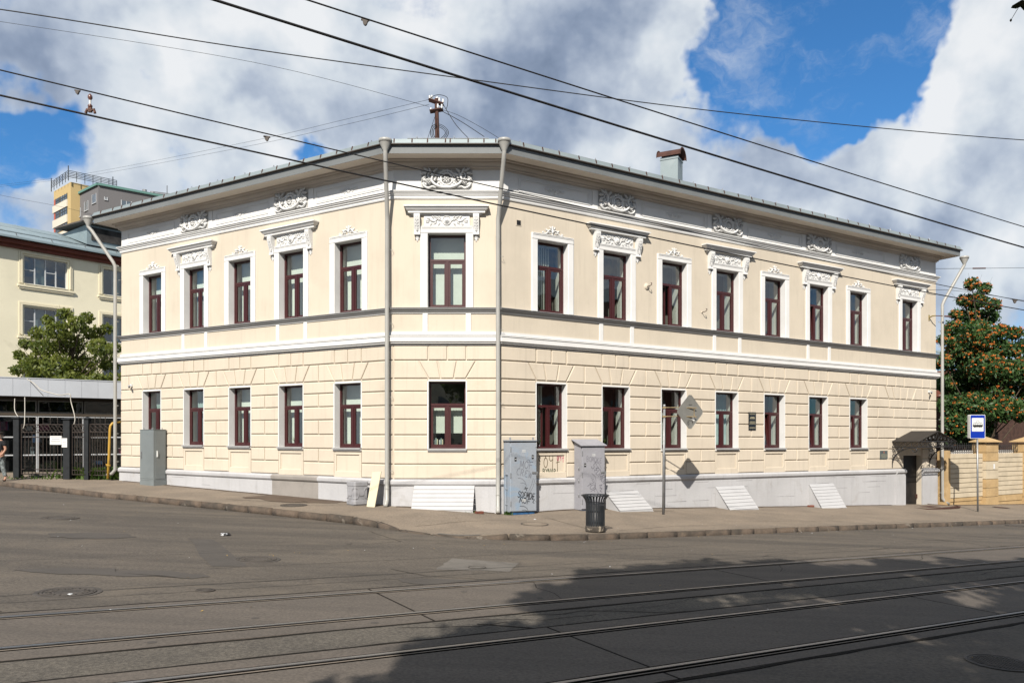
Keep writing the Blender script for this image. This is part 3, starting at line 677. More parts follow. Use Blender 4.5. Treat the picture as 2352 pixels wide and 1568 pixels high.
mb = MB()
def cells(wall, zs, ss, holes, mi):
    for i in range(len(ss) - 1):
        for j in range(len(zs) - 1):
            sc, zc = (ss[i] + ss[i + 1]) / 2, (zs[j] + zs[j + 1]) / 2
            if any(a < sc < b and c < zc < e for a, b, c, e in holes): continue
            mb.quad(tuple(W(wall, ss[i], zs[j])), tuple(W(wall, ss[i + 1], zs[j])), tuple(W(wall, ss[i + 1], zs[j + 1])), tuple(W(wall, ss[i], zs[j + 1])), mi(zc))
for w_ in 'LFR':
    holes = [(c - HW, c + HW, ZU0, ZU1) for c in UP[w_]] + [(c - HW, c + HW, ZL0, ZL1) for c in LO[w_]]
    if w_ == 'R': holes.append(DOOR)
    ss = sorted(set([RNG[w_][0], RNG[w_][1]] + [x for h in holes for x in h[:2]])); zs = sorted(set([-3.9, 2.72, 6.95, 8.05] + [x for h in holes for x in h[2:]]))
    cells(w_, zs, ss, holes, lambda z: 1 if z < 2.72 else (0 if z < 6.95 else 2))
    for (a, b, c, e) in holes:                                       # the reveals: white jambs, sill and lintel
        dd = -.30 if (a, b, c, e) != DOOR else -.24
        mi = 2 if (a, b, c, e) != DOOR else 0
        P = lambda s, z, d: tuple(W(w_, s, z, d))
        mb.quad(P(a, c, 0), P(a, e, 0), P(a, e, dd), P(a, c, dd), mi); mb.quad(P(b, c, 0), P(b, c, dd), P(b, e, dd), P(b, e, 0), mi)
        mb.quad(P(a, e, 0), P(b, e, 0), P(b, e, dd), P(a, e, dd), mi); mb.quad(P(a, c, 0), P(a, c, dd), P(b, c, dd), P(b, c, 0), mi)
# end walls and back
def vz(p, z): return (p.x, p.y, CAMZ + z)
LE = W('L', -LEN_L, 0); RE = W('R', LEN_R, 0); LB = LE - NL * 11; RB = RE - NR * 11
for a, b, ka, kb in ((LB, LE, .1, .1), (RE, RB, -.09, -.09), (RB, LB, -.09, .1)):
    for z0, z1, mi in ((-4.2, 2.72, 1), (2.72, 6.95, 0), (6.95, 8.05, 2)):
        mb.quad(vz(a, z0 + ka), vz(b, z0 + kb), vz(b, z1 + kb), vz(a, z1 + ka), mi)
put('wall', rel(mb.mesh('wall', [M['cream'], M['cream_low'], M['white']])), B)

# mouldings swept round the walls with mitred corners
def base_path(s_from=None, s_to=None):
    pts = []
    if s_from is None: pts += [(LE - NL * 6, .106), (LE, .106), (P1, 0), (P2, 0)]
    else: pts += [(P2 + DR * s_from, -.004 * s_from)]
    if s_to is None: pts += [(RE, -.087), (RE - NR * 6, -.087)]
    else: pts += [(P2 + DR * s_to, -.004 * s_to)]
    return [(Vector((p.x, p.y, 0)), z) for p, z in pts]
def sweep(prof, path, mats, smooth=False, mfun=None, cap=True):
    segs = [(path[i + 1][0] - path[i][0]).normalized() for i in range(len(path) - 1)]; ns = [Vector((t.y, -t.x, 0)) for t in segs]
    vs = []; n = len(prof); mb = MB()
    for i, (p, kz) in enumerate(path):
        a = ns[max(i - 1, 0)]; b = ns[min(i, len(ns) - 1)]; m = (a + b) / (1 + a.dot(b))
        for d, z in prof: q = p + m * d; vs.append((q.x, q.y, CAMZ + z + kz))
    fs = []; mi = []
    for i in range(len(path) - 1):
        for j in range(n - 1):
            fs.append((i * n + j, (i + 1) * n + j, (i + 1) * n + j + 1, i * n + j + 1)); mi.append(mfun(j) if mfun else 0)
    o = len(mb.v); mb.v = vs; mb.f = fs; mb.m = mi
    if cap:
        mb.f += [tuple(range(n)), tuple(range(len(vs) - 1, len(vs) - n - 1, -1))]; mb.m += [0, 0]
    return rel(mb.mesh('moulding', mats, smooth))
PR_PL = [(0, -4.3), (.055, -4.3), (.055, -1.31), (.085, -1.30), (.115, -1.26), (.120, -1.18), (.095, -1.165), (.045, -1.13), (0, -1.12)]
put('plinth', sweep(PR_PL, base_path(None, 19.47), M['plinth']), B); put('plinth', sweep(PR_PL, base_path(20.80, None), M['plinth']), B)
# a shallow pier of the plinth beside the door
put('plinth_pier', sweep([(0, -4.0), (.11, -4.0), (.11, -1.315), (.14, -1.30), (.175, -1.26), (.18, -1.18), (.15, -1.16), (.05, -1.118), (0, -1.115)], base_path(18.87, 19.50), M['plinth']), B)
mb = MB(); pa = [W('L', -5.0, 0, .058), W('L', -2.95, 0, .058)]
put('unpainted_plinth_patch', sweep([(.05, -2.3), (.0585, -2.3), (.0585, -1.308), (.088, -1.303), (.118, -1.262), (.1235, -1.178), (.097, -1.160), (.045, -1.127)],
    [(P1 - DL * 5.0, .04), (P1 - DL * 2.95, .024)], M['patch']), B, label='unpainted brownish-grey patch on the left plinth')
put('belt_course', sweep([(0, 2.70), (.035, 2.705), (.04, 2.735), (.10, 2.76), (.11, 2.80), (.145, 2.815), (.145, 2.945), (.165, 2.955), (.165, 2.975), (.05, 3.015), (.04, 3.03), (.04, 3.10), (0, 3.105)],
    base_path(), [M['white'], M['flashing']], mfun=lambda j: 1 if j in (2, 8) else 0), B)
put('sill_course', sweep([(0, 3.62), (.03, 3.625), (.04, 3.66), (.075, 3.675), (.09, 3.715), (.13, 3.73), (.135, 3.762), (.16, 3.765), (.16, 3.778), (0, 3.80)],
    base_path(), [M['white'], M['sillmetal']], mfun=lambda j: 1 if j >= 2 else 0), B)
put('architrave', sweep([(0, 6.90), (.03, 6.91), (.045, 6.945), (.045, 7.00), (.075, 7.01), (.08, 7.05), (.11, 7.06), (.115, 7.095), (.14, 7.10), (.14, 7.125), (.035, 7.135), (0, 7.135)],
    base_path(), M['white']), B)
put('cornice', sweep([(0, 7.735), (.03, 7.74), (.035, 7.775), (.08, 7.785), (.085, 7.83), (.12, 7.85), (.155, 7.90), (.165, 7.945), (.22, 7.955), (.235, 7.985), (.24, 8.005), (0, 8.01)],
    base_path(), M['cornice']), B)
DF = .66
put('soffit', sweep([(0, 8.03), (.24, 7.995), (DF, 7.985), (DF, 8.0), (0, 8.05)], base_path(), M['soffit']), B)
put('fascia', sweep([(DF + .003, 7.975), (DF + .012, 7.975), (DF + .02, 8.215), (DF + .003, 8.235)], base_path(), M['fascia']), B)
put('eave_edge', sweep([(DF - .06, 8.20), (DF + .10, 8.205), (DF + .10, 8.228), (DF - .06, 8.25)], base_path(), M['dark_edge']), B)
put('gutter', sweep([(DF + .05, 8.24), (DF + .065, 8.245), (DF + .015, 8.375), (DF - .005, 8.375), (DF + .02, 8.25)], base_path(), M['roof']), B)
# roof: low metal slope, hidden from the street but there
ee = [(LE - NL * 6, .106), (LE, .106), (P1, 0), (P2, 0), (RE, -.087), (RE - NR * 6, -.087)]
put('roof', sweep([(DF + .06, 8.243), (-5.2, 9.30), (-5.3, 9.30), (-5.3, 8.1)], [(Vector((p.x, p.y, 0)), z) for p, z in ee], M['roof'], cap=False), B)
mb = MB(); inner = [P1 - NL * 4.2, P2 - NR * 4.2, RE - NR * 5 - DR * 4.2, RB - DR * 4.2, LB + DL * 4.2, LE - NL * 5 + DL * 4.2]
mb.add([(p.x, p.y, CAMZ + 9.28) for p in inner], [tuple(range(6))]); put('roof_top', rel(mb.mesh('roof_top', M['roof'])), B)
# rust-stained brackets holding the upright gutter sheet
mb = MB()
def gbr(wall, s):
    for d0, d1, z0, z1 in ((DF + .062, DF + .078, 8.24, 8.33), (DF + .030, DF + .058, 8.31, 8.38)):
        pts = [W(wall, s - .022, z0, d0 if z0 < 8.3 else d0 + .01), W(wall, s + .022, z0, d0 + (0 if z0 < 8.3 else .01)), W(wall, s + .012, z1, d1 - .02), W(wall, s - .012, z1, d1 - .02)]
        bk = [p - WALLS[wall][2] * .03 for p in pts]
        mb.add([tuple(p) for p in pts + bk], [(0, 1, 2, 3), (0, 4, 5, 1), (1, 5, 6, 2), (2, 6, 7, 3), (3, 7, 4, 0)])
for s in np.arange(-13.4, -.1, .62): gbr('L', s + random.uniform(-.08, .08))
for s in (.12, .62, 1.05, 1.55, 1.68, 2.18, 2.62, 2.95): gbr('F', s)
for s in np.arange(.3, 22.2, .66): gbr('R', s + random.uniform(-.08, .08))
put('gutter_bracket', rel(mb.mesh('gutter_bracket', M['rust'])), B, kind='stuff')
# two-pipe snow guard behind the gutter
def guard(wall, s0, s1, step=1.35):
    mb = MB()
    for z, d in ((8.50, .38), (8.42, .42)): mb.tube([tuple(W(wall, s, z, d)) for s in np.linspace(s0, s1, 8)], .014, 6)
    s = s0 + .25
    while s < s1:
        mb.tube([tuple(W(wall, s, 8.30, .30)), tuple(W(wall, s + .02, 8.50, .38)), tuple(W(wall, s + .02, 8.56, .40)), tuple(W(wall, s, 8.33, .50))], .009, 5); s += step
    put('snow_guard', rel(mb.mesh('snow_guard', M['galv'])), B)
guard('L', -12.9, -.35); guard('F', .45, 2.75, 1.05); guard('R', .15, 21.3)

# ---- rusticated blocks of the ground floor, each one its own piece
ROWZ = [-1.12, -.70, -.29, .14, .585, .985, 1.39, 1.755, 2.28, 2.70]
_bc = {}
def block(wall, poly):
    j = .017
    s0, z0 = sum(p[0] for p in poly) / 4, sum(p[1] for p in poly) / 4
    loc = [(round(p[0] - s0, 3), round(p[1] - z0, 3)) for p in poly]; key = tuple(loc)
    if key not in _bc:
        n = len(loc); ins = []
        for i in range(n):
            a = Vector(loc[i - 1]); p = Vector(loc[i]); c = Vector(loc[(i + 1) % n]); e1 = (p - a).normalized(); e2 = (c - p).normalized()
            n1 = Vector((-e1.y, e1.x)); n2 = Vector((-e2.y, e2.x)); k = (n1 + n2) / max(.3, 1 + n1.dot(n2)); q = p + k * j; ins.append((q.x, q.y))
        m = MB(); m.bevel_slab(ins, -.038, .004, .018); _bc[key] = m.mesh('stone_block', M['cream_low'])
    bpart('stone_block', _bc[key], wall, s0, z0, 0)
def rect(wall, a, b, r): block(wall, [(a, ROWZ[r]), (b, ROWZ[r]), (b, ROWZ[r + 1]), (a, ROWZ[r + 1])])
def split(wall, a, b, r, cuts):
    xs = [a] + sorted(c for c in cuts if a < c < b) + [b]
    for i in range(len(xs) - 1): rect(wall, xs[i], xs[i + 1], r)
for w_ in 'LFR':
    a0, b0 = RNG[w_]; cs = sorted(LO[w_])
    lim = b0 if w_ != 'R' else 17.02
    # piers
    edges = [a0] + [x for c in cs for x in (c - HW, c + HW)] + ([b0] if w_ != 'R' else [])
    piers = [(edges[i], edges[i + 1]) for i in range(0, len(edges) - 1, 2)]
    for (a, b) in piers:
        near = (w_ == 'F') or abs(a) < 1e-6 or abs(b) < 1e-6
        for r in range(0, 7):
            if w_ == 'F' and r < 2: continue
            split(w_, a, b, r, [] if (near or r % 2 == 0) else [(a + b) / 2])
    if w_ == 'F':
        rect('F', a0, b0, 0); rect('F', a0, b0, 1)
    # fan row over the windows
    lines = [(a0, a0)]
    for i, c in enumerate(cs):
        if i > 0: mid = (cs[i - 1] + c) / 2; lines.append((mid, mid))
        lines += [(c - .53, c - .83), (c - .185, c - .28), (c + .185, c + .28), (c + .53, c + .83)]
    if w_ == 'R': lines += [(17.72, 17.72), (18.48, 18.18), (18.85, 18.66), (19.24, 19.24), (19.66, 19.78), (20.07, 20.36), (20.8, 20.8), (21.4, 21.4), (LEN_R, LEN_R)]
    else:
        if w_ == 'L': lines.insert(1, ((a0 + cs[0] - .6) / 2 - .15, (a0 + cs[0] - .6) / 2 - .15))
        lines.append((b0, b0))
    for (l, r_) in zip(lines[:-1], lines[1:]): block(w_, [(l[0], 1.755), (r_[0], 1.755), (r_[1], 2.28), (l[1], 2.28)])
    cuts = [x for c in cs for x in (c - HW, c, c + HW)] + ([18.32, 18.92, 19.52, 20.8, 21.4] if w_ == 'R' else [])
    split(w_, a0, b0, 8, cuts)
    if w_ != 'F':                                                     # panelled aprons under the windows
        m = MB()
        m.bevel_slab([(-HW, -.30), (HW, -.30), (HW, -.23), (-HW, -.23)], -.036, .003, .008); m.bevel_slab([(-HW, -.98), (HW, -.98), (HW, -.80), (-HW, -.80)], -.036, .003, .01)
        m.bevel_slab([(-HW, -.80), (-HW + .08, -.80), (-HW + .08, -.30), (-HW, -.30)], -.036, .003, .01); m.bevel_slab([(HW - .08, -.80), (HW, -.80), (HW, -.30), (HW - .08, -.30)], -.036, .003, .01)
        me = m.mesh('window_apron', M['cream_low'])
        for c in cs: bpart('window_apron', me, w_, c, -.15 + 0.0)
E1 = LEN_R
for r, cuts in ((6, [18.48, 19.41, 20.35, 21.26]), (5, [17.72, 18.78, 19.76, 20.76]), (4, []), (3, [17.72, 18.9, 20.05]), (2, [18.43])): split('R', 17.005, E1, r, cuts)
split('R', 17.005, 19.47, 1, [18.43]); split('R', 17.005, 19.47, 0, []); split('R', 20.8, E1, 1, [21.3]); split('R', 20.8, E1, 0, [])

# ---- windows
def window_meshes(H):
    f = MB(); fw = .062; zt = H * .655
    f.box(-HW, -HW + fw, .20, .27, 0, H); f.box(HW - fw, HW, .20, .27, 0, H); f.box(-HW + fw, HW - fw, .20, .27, 0, fw); f.box(-HW + fw, HW - fw, .20, .27, H - fw, H)
    f.box(-HW + fw, HW - fw, .195, .27, zt - .035, zt + .035); f.box(-.03, .03, .195, .27, fw, zt - .035)
    frame = f.mesh('window', M['frame'])
    wS = HW - fw - .03 - .004; hS = zt - .035 - fw
    s = MB(); b = .058                                                 # sash hung at its lower edge, origin bottom centre
    s.box(-wS / 2, -wS / 2 + b, -.022, .03, 0, hS); s.box(wS / 2 - b, wS / 2, -.022, .03, 0, hS); s.box(-wS / 2 + b, wS / 2 - b, -.022, .03, 0, b); s.box(-wS / 2 + b, wS / 2 - b, -.022, .03, hS - b, hS)
    s.box(-wS / 2 + b * .6, -wS / 2 + b, -.028, -.022, b * .6, hS - b * .6); s.box(wS / 2 - b, wS / 2 - b * .6, -.028, -.022, b * .6, hS - b * .6)
    sash = s.mesh('sash', M['frame'])
    p = MB(); p.quad((-wS / 2 + b, 0, b), (wS / 2 - b, 0, b), (wS / 2 - b, 0, hS - b), (-wS / 2 + b, 0, hS - b)); pane = p.mesh('pane', GLASS)
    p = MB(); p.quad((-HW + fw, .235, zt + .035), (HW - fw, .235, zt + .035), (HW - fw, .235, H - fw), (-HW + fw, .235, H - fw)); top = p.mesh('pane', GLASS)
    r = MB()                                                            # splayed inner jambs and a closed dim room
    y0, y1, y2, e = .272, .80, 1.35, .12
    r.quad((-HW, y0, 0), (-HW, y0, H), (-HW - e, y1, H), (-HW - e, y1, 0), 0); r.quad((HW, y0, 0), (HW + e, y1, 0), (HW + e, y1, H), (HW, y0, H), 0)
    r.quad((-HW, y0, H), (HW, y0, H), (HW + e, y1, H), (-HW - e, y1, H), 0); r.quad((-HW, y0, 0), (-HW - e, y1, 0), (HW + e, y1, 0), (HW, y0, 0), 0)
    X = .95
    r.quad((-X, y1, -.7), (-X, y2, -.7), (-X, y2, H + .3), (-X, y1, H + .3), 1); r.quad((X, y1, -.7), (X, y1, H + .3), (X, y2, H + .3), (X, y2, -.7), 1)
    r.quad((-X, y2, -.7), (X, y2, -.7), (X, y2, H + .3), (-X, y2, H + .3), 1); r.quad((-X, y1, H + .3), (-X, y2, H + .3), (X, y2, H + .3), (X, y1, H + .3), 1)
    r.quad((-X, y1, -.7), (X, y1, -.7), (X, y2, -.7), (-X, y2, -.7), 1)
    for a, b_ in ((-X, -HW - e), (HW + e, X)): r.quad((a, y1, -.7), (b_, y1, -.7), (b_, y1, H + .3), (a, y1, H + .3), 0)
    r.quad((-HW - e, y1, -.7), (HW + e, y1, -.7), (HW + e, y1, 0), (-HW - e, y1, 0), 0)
    return dict(frame=frame, sash=sash, pane=pane, top=top, room=r.mesh('window_niche', [M['inner'], M['room']]), wS=wS, hS=hS, fw=fw, H=H, zt=zt)
WMU = window_meshes(ZU1 - ZU0); WML = window_meshes(ZL1 - ZL0)
_bl = {}
def blinds(H, x0, x1, ang, zlo, kind):
    key = (H, x0, x1, ang, zlo, kind)
    if key in _bl: return _bl[key]
    m = MB(); x = x0; k = 0
    if kind == 'blind':
        while x < x1 - .02:
            c, s = .044 * math.cos(ang), .044 * math.sin(ang); m.quad((x - c, .50 - s, zlo), (x + c, .50 + s, zlo), (x + c, .50 + s, H - .03), (x - c, .50 - s, H - .03)); x += .083
    else:
        n = 40
        for i in range(n):
            a = x0 + (x1 - x0) * i / n; b = x0 + (x1 - x0) * (i + 1) / n; fy = lambda t: .50 + .022 * math.sin(t * 62 + 1.3 * math.sin(t * 9))
            m.quad((a, fy(a), zlo), (b, fy(b), zlo), (b, fy(b), H - .02), (a, fy(a), H - .02))
    _bl[key] = m.mesh('blind', M['blind'] if kind == 'blind' else M['curtain']); return _bl[key]
_plant = {}
def plant_mesh(seed):
    if seed in _plant: return _plant[seed]
    rnd = random.Random(seed); m = MB(); m.lathe([(.05, 0), (.065, .10), (.06, .10), (.001, .09)], n=10)
    for i in range(16):
        a = rnd.uniform(0, 2 * PI); L = rnd.uniform(.12, .30); bend = rnd.uniform(.3, .9); w = .014; prev = Vector((0, 0, .09))
        side = Vector((-math.sin(a), math.cos(a), 0)) * w; p0 = prev
        for k in range(1, 5):
            t = k / 4; q = Vector((math.cos(a) * L * bend * t, math.sin(a) * L * bend * t * .5, .09 + L * t * (1.2 - .6 * t * bend))); ww = 1 - t * .8
            m.quad(tuple(p0 - side * (1.1 - t)), tuple(p0 + side * (1.1 - t)), tuple(q + side * ww), tuple(q - side * ww), 1); p0 = q
    _plant[seed] = m.mesh('potted_plant', [M['concrete'], WEED]); return _plant[seed]
def window(wall, c, upper, kind='blind', x0=-.5, x1=.5, ang=.5, tilt=0, ajar=0, plant=None, lab=None):
    wm = WMU if upper else WML; z = ZU0 if upper else ZL0
    w = bpart('window', wm['frame'], wall, c, z, label=lab)
    for k, sx in enumerate((-1, 1)):
        cx = sx * (.03 + .002 + wm['wS'] / 2)
        rx = 0
        if tilt == sx: rx = -.11
        rot = (rx, 0, 0); dy = .232; rzz = 0
        if ajar == sx: rzz = .35 * -sx; rot = (0, 0, rzz)
        cxx = cx + (sx * wm['wS'] / 2) * (1 - math.cos(rzz)) ; dyy = dy + abs(math.sin(rzz)) * wm['wS'] / 2
        bpart('sash', wm['sash'], None, cxx, wm['fw'] + .001, -dyy, sub=w, rot=rot); bpart('pane', wm['pane'], None, cxx, wm['fw'] + .001, -dyy, sub=w, rot=rot)
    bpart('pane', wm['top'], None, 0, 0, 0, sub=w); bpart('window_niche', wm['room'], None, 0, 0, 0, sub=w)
    if kind in ('blind', 'curtain'): bpart('blind' if kind == 'blind' else 'curtain', blinds(wm['H'], x0, x1, ang, .06, kind), None, 0, 0, 0, sub=w)
    elif kind == 'low': bpart('blind', blinds(1.22, -.5, .5, .25, .45, 'blind'), None, 0, 0, 0, sub=w)
    elif kind == 'both':
        bpart('blind', blinds(wm['H'], x0, 0 - .05, ang, .06, 'blind'), None, 0, 0, 0, sub=w)
    if plant: bpart('potted_plant', plant_mesh(plant), None, (.18 if plant % 2 else -.22), .01, -.36, sub=w)
    return w
for i, c in enumerate(UP['L']): window('L', c, True, 'blind', [-.5, -.5, -.45, -.5, -.5][i], [.52, .3, .50, .52, .50][i], [.1, .3, .2, .15, .05][i], plant=(3 if i == 1 else None))
window('F', 1.53, True, 'blind', -.5, .54, .12)
for i, c in enumerate(UP['R']):
    window('R', c, True, ['blind', 'blind', 'blind', 'blind', 'curtain', 'blind', 'blind', 'blind'][i], [-.56] * 8 and [-.56, -.5, -.56, -.56, -.5, -.5, -.5, -.5][i], [.25, -.1, -.15, -.05, .0, -.1, .0, .0][i],
           [.5, .5, .2, .4, 0, .3, .3, .2][i], tilt=(-1 if i == 5 else 0), ajar=(-1 if i == 2 else 0), plant={0: 4, 2: 5, 3: 7, 4: 8}.get(i), lab='window with its left sash tilted inwards' if i == 5 else None)
for i, c in enumerate(LO['L']): window('L', c, False, ['blind', 'both', 'blind', 'curtain', 'curtain'][i], [-.5, -.52, -.5, -.5, -.5][i], [.5, .5, .2, .5, .5][i], .15, plant=(9 if i == 2 else (6 if i == 1 else None)))
w_ = window('F', 1.54, False, 'low')
m = MB()
for k, (x, hh) in enumerate(((-.42, .24), (-.37, .30), (-.33, .27), (-.26, .25), (-.22, .29), (-.18, .26))): m.box(x, x + .03, .34, .48, .0, hh, k % 3)
bpart('book', m.mesh('books', [M['litter'], M['curtain'], M['board']]), None, 0, .01, 0, sub=w_)
for i, c in enumerate(LO['R']):
    window('R', c, False, ['blind', 'both', 'blind', 'curtain', 'both', 'blind', 'blind'][i], [-.52, -.5, -.52, -.5, -.5, -.5, -.5][i], [.0, .1, .0, .52, .0, .0, .0][i], .4,
           tilt=(-1 if i in (4, 5, 6) else 0), ajar=(-1 if i == 0 else 0), plant={0: 10, 1: 12, 2: 13}.get(i), lab='window with its left sash tilted inwards' if i in (4, 5, 6) else None)
# sills of the lower windows
m = MB(); m.box(-HW - .02, HW + .02, -.115, .205, -.012, .004, 0); m.box(-HW - .02, HW + .02, -.115, -.108, -.045, -.012, 0); m.box(-HW - .01, HW + .01, -.075, .0, -.085, -.014, 1)
me = m.mesh('window_sill', [M['sillmetal'], M['white']])
for w_ in 'LFR':
    for c in LO[w_]: bpart('window_sill', me, w_, c, ZL0)
m = MB(); m.box(-HW - .025, -HW + .012, -.034, .20, 0, 1.94); m.box(HW - .012, HW + .025, -.034, .20, 0, 1.94); m.box(-HW + .012, HW - .012, -.034, .20, 1.93, 1.975)
me = m.mesh('window_lining', M['white'])
for w_ in 'LFR':
    for c in LO[w_]: bpart('window_lining', me, w_, c, ZL0 + .002)

# ---- stucco relief work
def leaf(mb, x, z, L, ang, y=0, w=.3, t=.03):
    for k, (f, ww) in enumerate(((.15, .7), (.42, 1.0), (.72, .75), (.95, .4))):
        mb.ell(x + math.cos(ang) * L * f, z + math.sin(ang) * L * f, y, L * .24, L * w * ww * .5, t * (1 - .4 * f), ang, rings=2)
    for sgn in (-1, 1):
        for f in (.25, .5, .75): mb.ell(x + math.cos(ang) * L * f - math.sin(ang) * sgn * L * w * .45, z + math.sin(ang) * L * f + math.cos(ang) * sgn * L * w * .45, y, L * .13, L * .06, t * .7, ang + sgn * .9, n=6, rings=2)
def scroll(mb, x, z, r, turns, a0, dirn, y=-.012, rt=.014):
    pts = []; n = int(14 * turns)
    for i in range(n + 1):
        t = i / n; rr = r * (1 - .85 * t); a = a0 + dirn * t * turns * 2 * PI; pts.append((x + rr * math.cos(a), y, z + rr * math.sin(a)))
    mb.tube(pts, [rt * (1 - .4 * i / n) for i in range(n + 1)], 6)
def rosette(mb, x, z, r, y=0, t=.03, n=8):
    mb.ell(x, z, y, r, r, t * .5, n=16, rings=2)
    for k in range(n): a = 2 * PI * k / n; mb.ell(x + .58 * r * math.cos(a), z + .58 * r * math.sin(a), y - t * .3, r * .36, r * .2, t * .8, a)
    mb.ell(x, z, y - t * .5, r * .26, r * .26, t * .9)
def ring(mb, x, z, r, y, rt, n=24):
    mb.tube([(x + r * math.cos(2 * PI * k / n), y, z + r * math.sin(2 * PI * k / n)) for k in range(n + 1)], rt, 6, caps=False)
def arc_path(pts, n=6):
    out = []
    for i in range(len(pts) - 1):
        p0, p1, p2, p3 = pts[max(i - 1, 0)], pts[i], pts[i + 1], pts[min(i + 2, len(pts) - 1)]
        for k in range(n):
            t = k / n; out.append(tuple(.5 * (2 * p1[j] + (p2[j] - p0[j]) * t + (2 * p0[j] - 5 * p1[j] + 4 * p2[j] - p3[j]) * t * t + (3 * p1[j] - p0[j] - 3 * p2[j] + p3[j]) * t ** 3) for j in range(len(p1))))
    out.append(tuple(pts[-1])); return out
# wreath relief of the frieze: centre (0,0), 1.44 wide, .53 high
m = MB(); rosette(m, 0, .0, .12, -.02, .05); ring(m, 0, 0, .17, -.04, .030); ring(m, 0, .01, .235, -.03, .028)
for k in range(14): a = 2 * PI * k / 14; leaf(m, .19 * math.cos(a), .01 + .19 * math.sin(a), .10, a + .5, -.03, .5, .03)
for sx in (-1, 1):
    pth = arc_path([(0, -.05, -.24), (sx * .16, -.06, -.235), (sx * .33, -.055, -.16), (sx * .43, -.05, -.04), (sx * .40, -.045, .10), (sx * .47, -.04, .22)])
    m.tube(pth, [.045 - .02 * i / len(pth) for i in range(len(pth))], 7)
    for k, (x, z, a) in enumerate(((.27, -.16, 2.3), (.36, -.06, 2.0), (.40, .05, 1.9), (.45, .18, 1.2), (.52, .22, .6), (.58, .17, -.1), (.60, .08, -.7), (.38, .20, 2.4), (.33, .10, 2.7), (.24, -.06, 2.6))):
        leaf(m, sx * x, z, .15, a if sx > 0 else PI - a, -.03, .5, .05)
    rosette(m, sx * .52, -.06, .10, -.02, .05); m.ell(sx * .64, -.02, 0, .07, .055, .06); m.ell(sx * .66, -.12, 0, .06, .045, .055); m.ell(sx * .60, -.15, 0, .05, .04, .05)
    m.tube(arc_path([(sx * .30, -.03, -.23), (sx * .42, -.03, -.21), (sx * .52, -.03, -.25), (sx * .64, -.03, -.20), (sx * .68, -.03, -.13)]), .026, 6)
    scroll(m, sx * .47, .10, .085, 1.2, PI / 2, -sx, -.03, .022)
WREATH = m.mesh('wreath_relief', M['white'], True); WREATH.transform(Matrix.Scale(1.5, 4, (0, 1, 0)))
# small frieze ornament
m = MB(); rosette(m, 0, 0, .085, -.005, .03)
for sx in (-1, 1):
    m.tube(arc_path([(sx * .08, -.012, .01), (sx * .15, -.015, .06), (sx * .22, -.015, .03), (sx * .28, -.012, -.02), (sx * .35, -.01, .03)]), .012, 5)
    scroll(m, sx * .20, .0, .045, 1.1, PI / 2, -sx, -.012, .010); leaf(m, sx * .28, .0, .09, 0.5 if sx > 0 else PI - .5, -.004, .5, .02); leaf(m, sx * .12, -.03, .08, -.6 if sx > 0 else PI + .6, -.004, .5, .02)
leaf(m, 0, -.07, .06, -PI / 2, 0, .6, .02)
SMALL = m.mesh('rosette_relief', M['white'], True)
# ornament standing over the plain windows: .76 wide
m = MB(); m.ell(0, .10, 0, .055, .075, .045); leaf(m, 0, .15, .10, PI / 2, 0, .7, .035); leaf(m, 0, .04, .08, -PI / 2, 0, .7, .03)
for sx in (-1, 1):
    m.tube(arc_path([(sx * .05, -.02, .12), (sx * .13, -.022, .13), (sx * .19, -.02, .06), (sx * .27, -.02, .01), (sx * .37, -.018, .04)]), .019, 6)
    scroll(m, sx * .115, .07, .05, 1.2, PI / 2, -sx, -.018, .014); scroll(m, sx * .33, .045, .042, 1.1, -PI / 2, sx, -.016, .013)
    leaf(m, sx * .16, .10, .10, .5 if sx > 0 else PI - .5, 0, .5, .03); leaf(m, sx * .05, .17, .08, 1.1 if sx > 0 else PI - 1.1, 0, .6, .03); leaf(m, sx * .22, .02, .09, -.3 if sx > 0 else PI + .3, 0, .5, .028)
CREST = m.mesh('window_crest', M['white'], True); CREST.transform(Matrix.Scale(1.3, 4, (0, 1, 0)))
# panel relief under the hoods: 1.26 wide, .28 high
m = MB(); ring(m, 0, 0, .125, -.012, .013); m.ell(0, 0, 0, .11, .11, .03, n=14, rings=3); rosette(m, 0, -.02, .06, -.02, .03, 6)
for sx in (-1, 1):
    m.tube(arc_path([(sx * .13, -.012, -.02), (sx * .25, -.014, .04), (sx * .36, -.014, -.03), (sx * .48, -.013, .02), (sx * .60, -.01, 0)]), .012, 5)
    for x, z, a in ((.17, .06, .9), (.19, -.07, -.8), (.27, .08, .5), (.30, -.06, -.5), (.37, .06, 1.0), (.42, -.07, -.9), (.48, .05, .3), (.50, -.03, -.3), (.24, .0, 2.4), (.36, .0, -2.4)):
        leaf(m, sx * x, z, .095, a if sx > 0 else PI - a, 0, .5, .028)
    rosette(m, sx * .27, .065, .042, -.004, .02, 6); rosette(m, sx * .43, -.01, .038, -.004, .02, 6); m.ell(sx * .56, 0, 0, .06, .04, .03)
PANEL = m.mesh('garland_relief', M['white'], True); PANEL.transform(Matrix.Scale(1.4, 4, (0, 1, 0)))
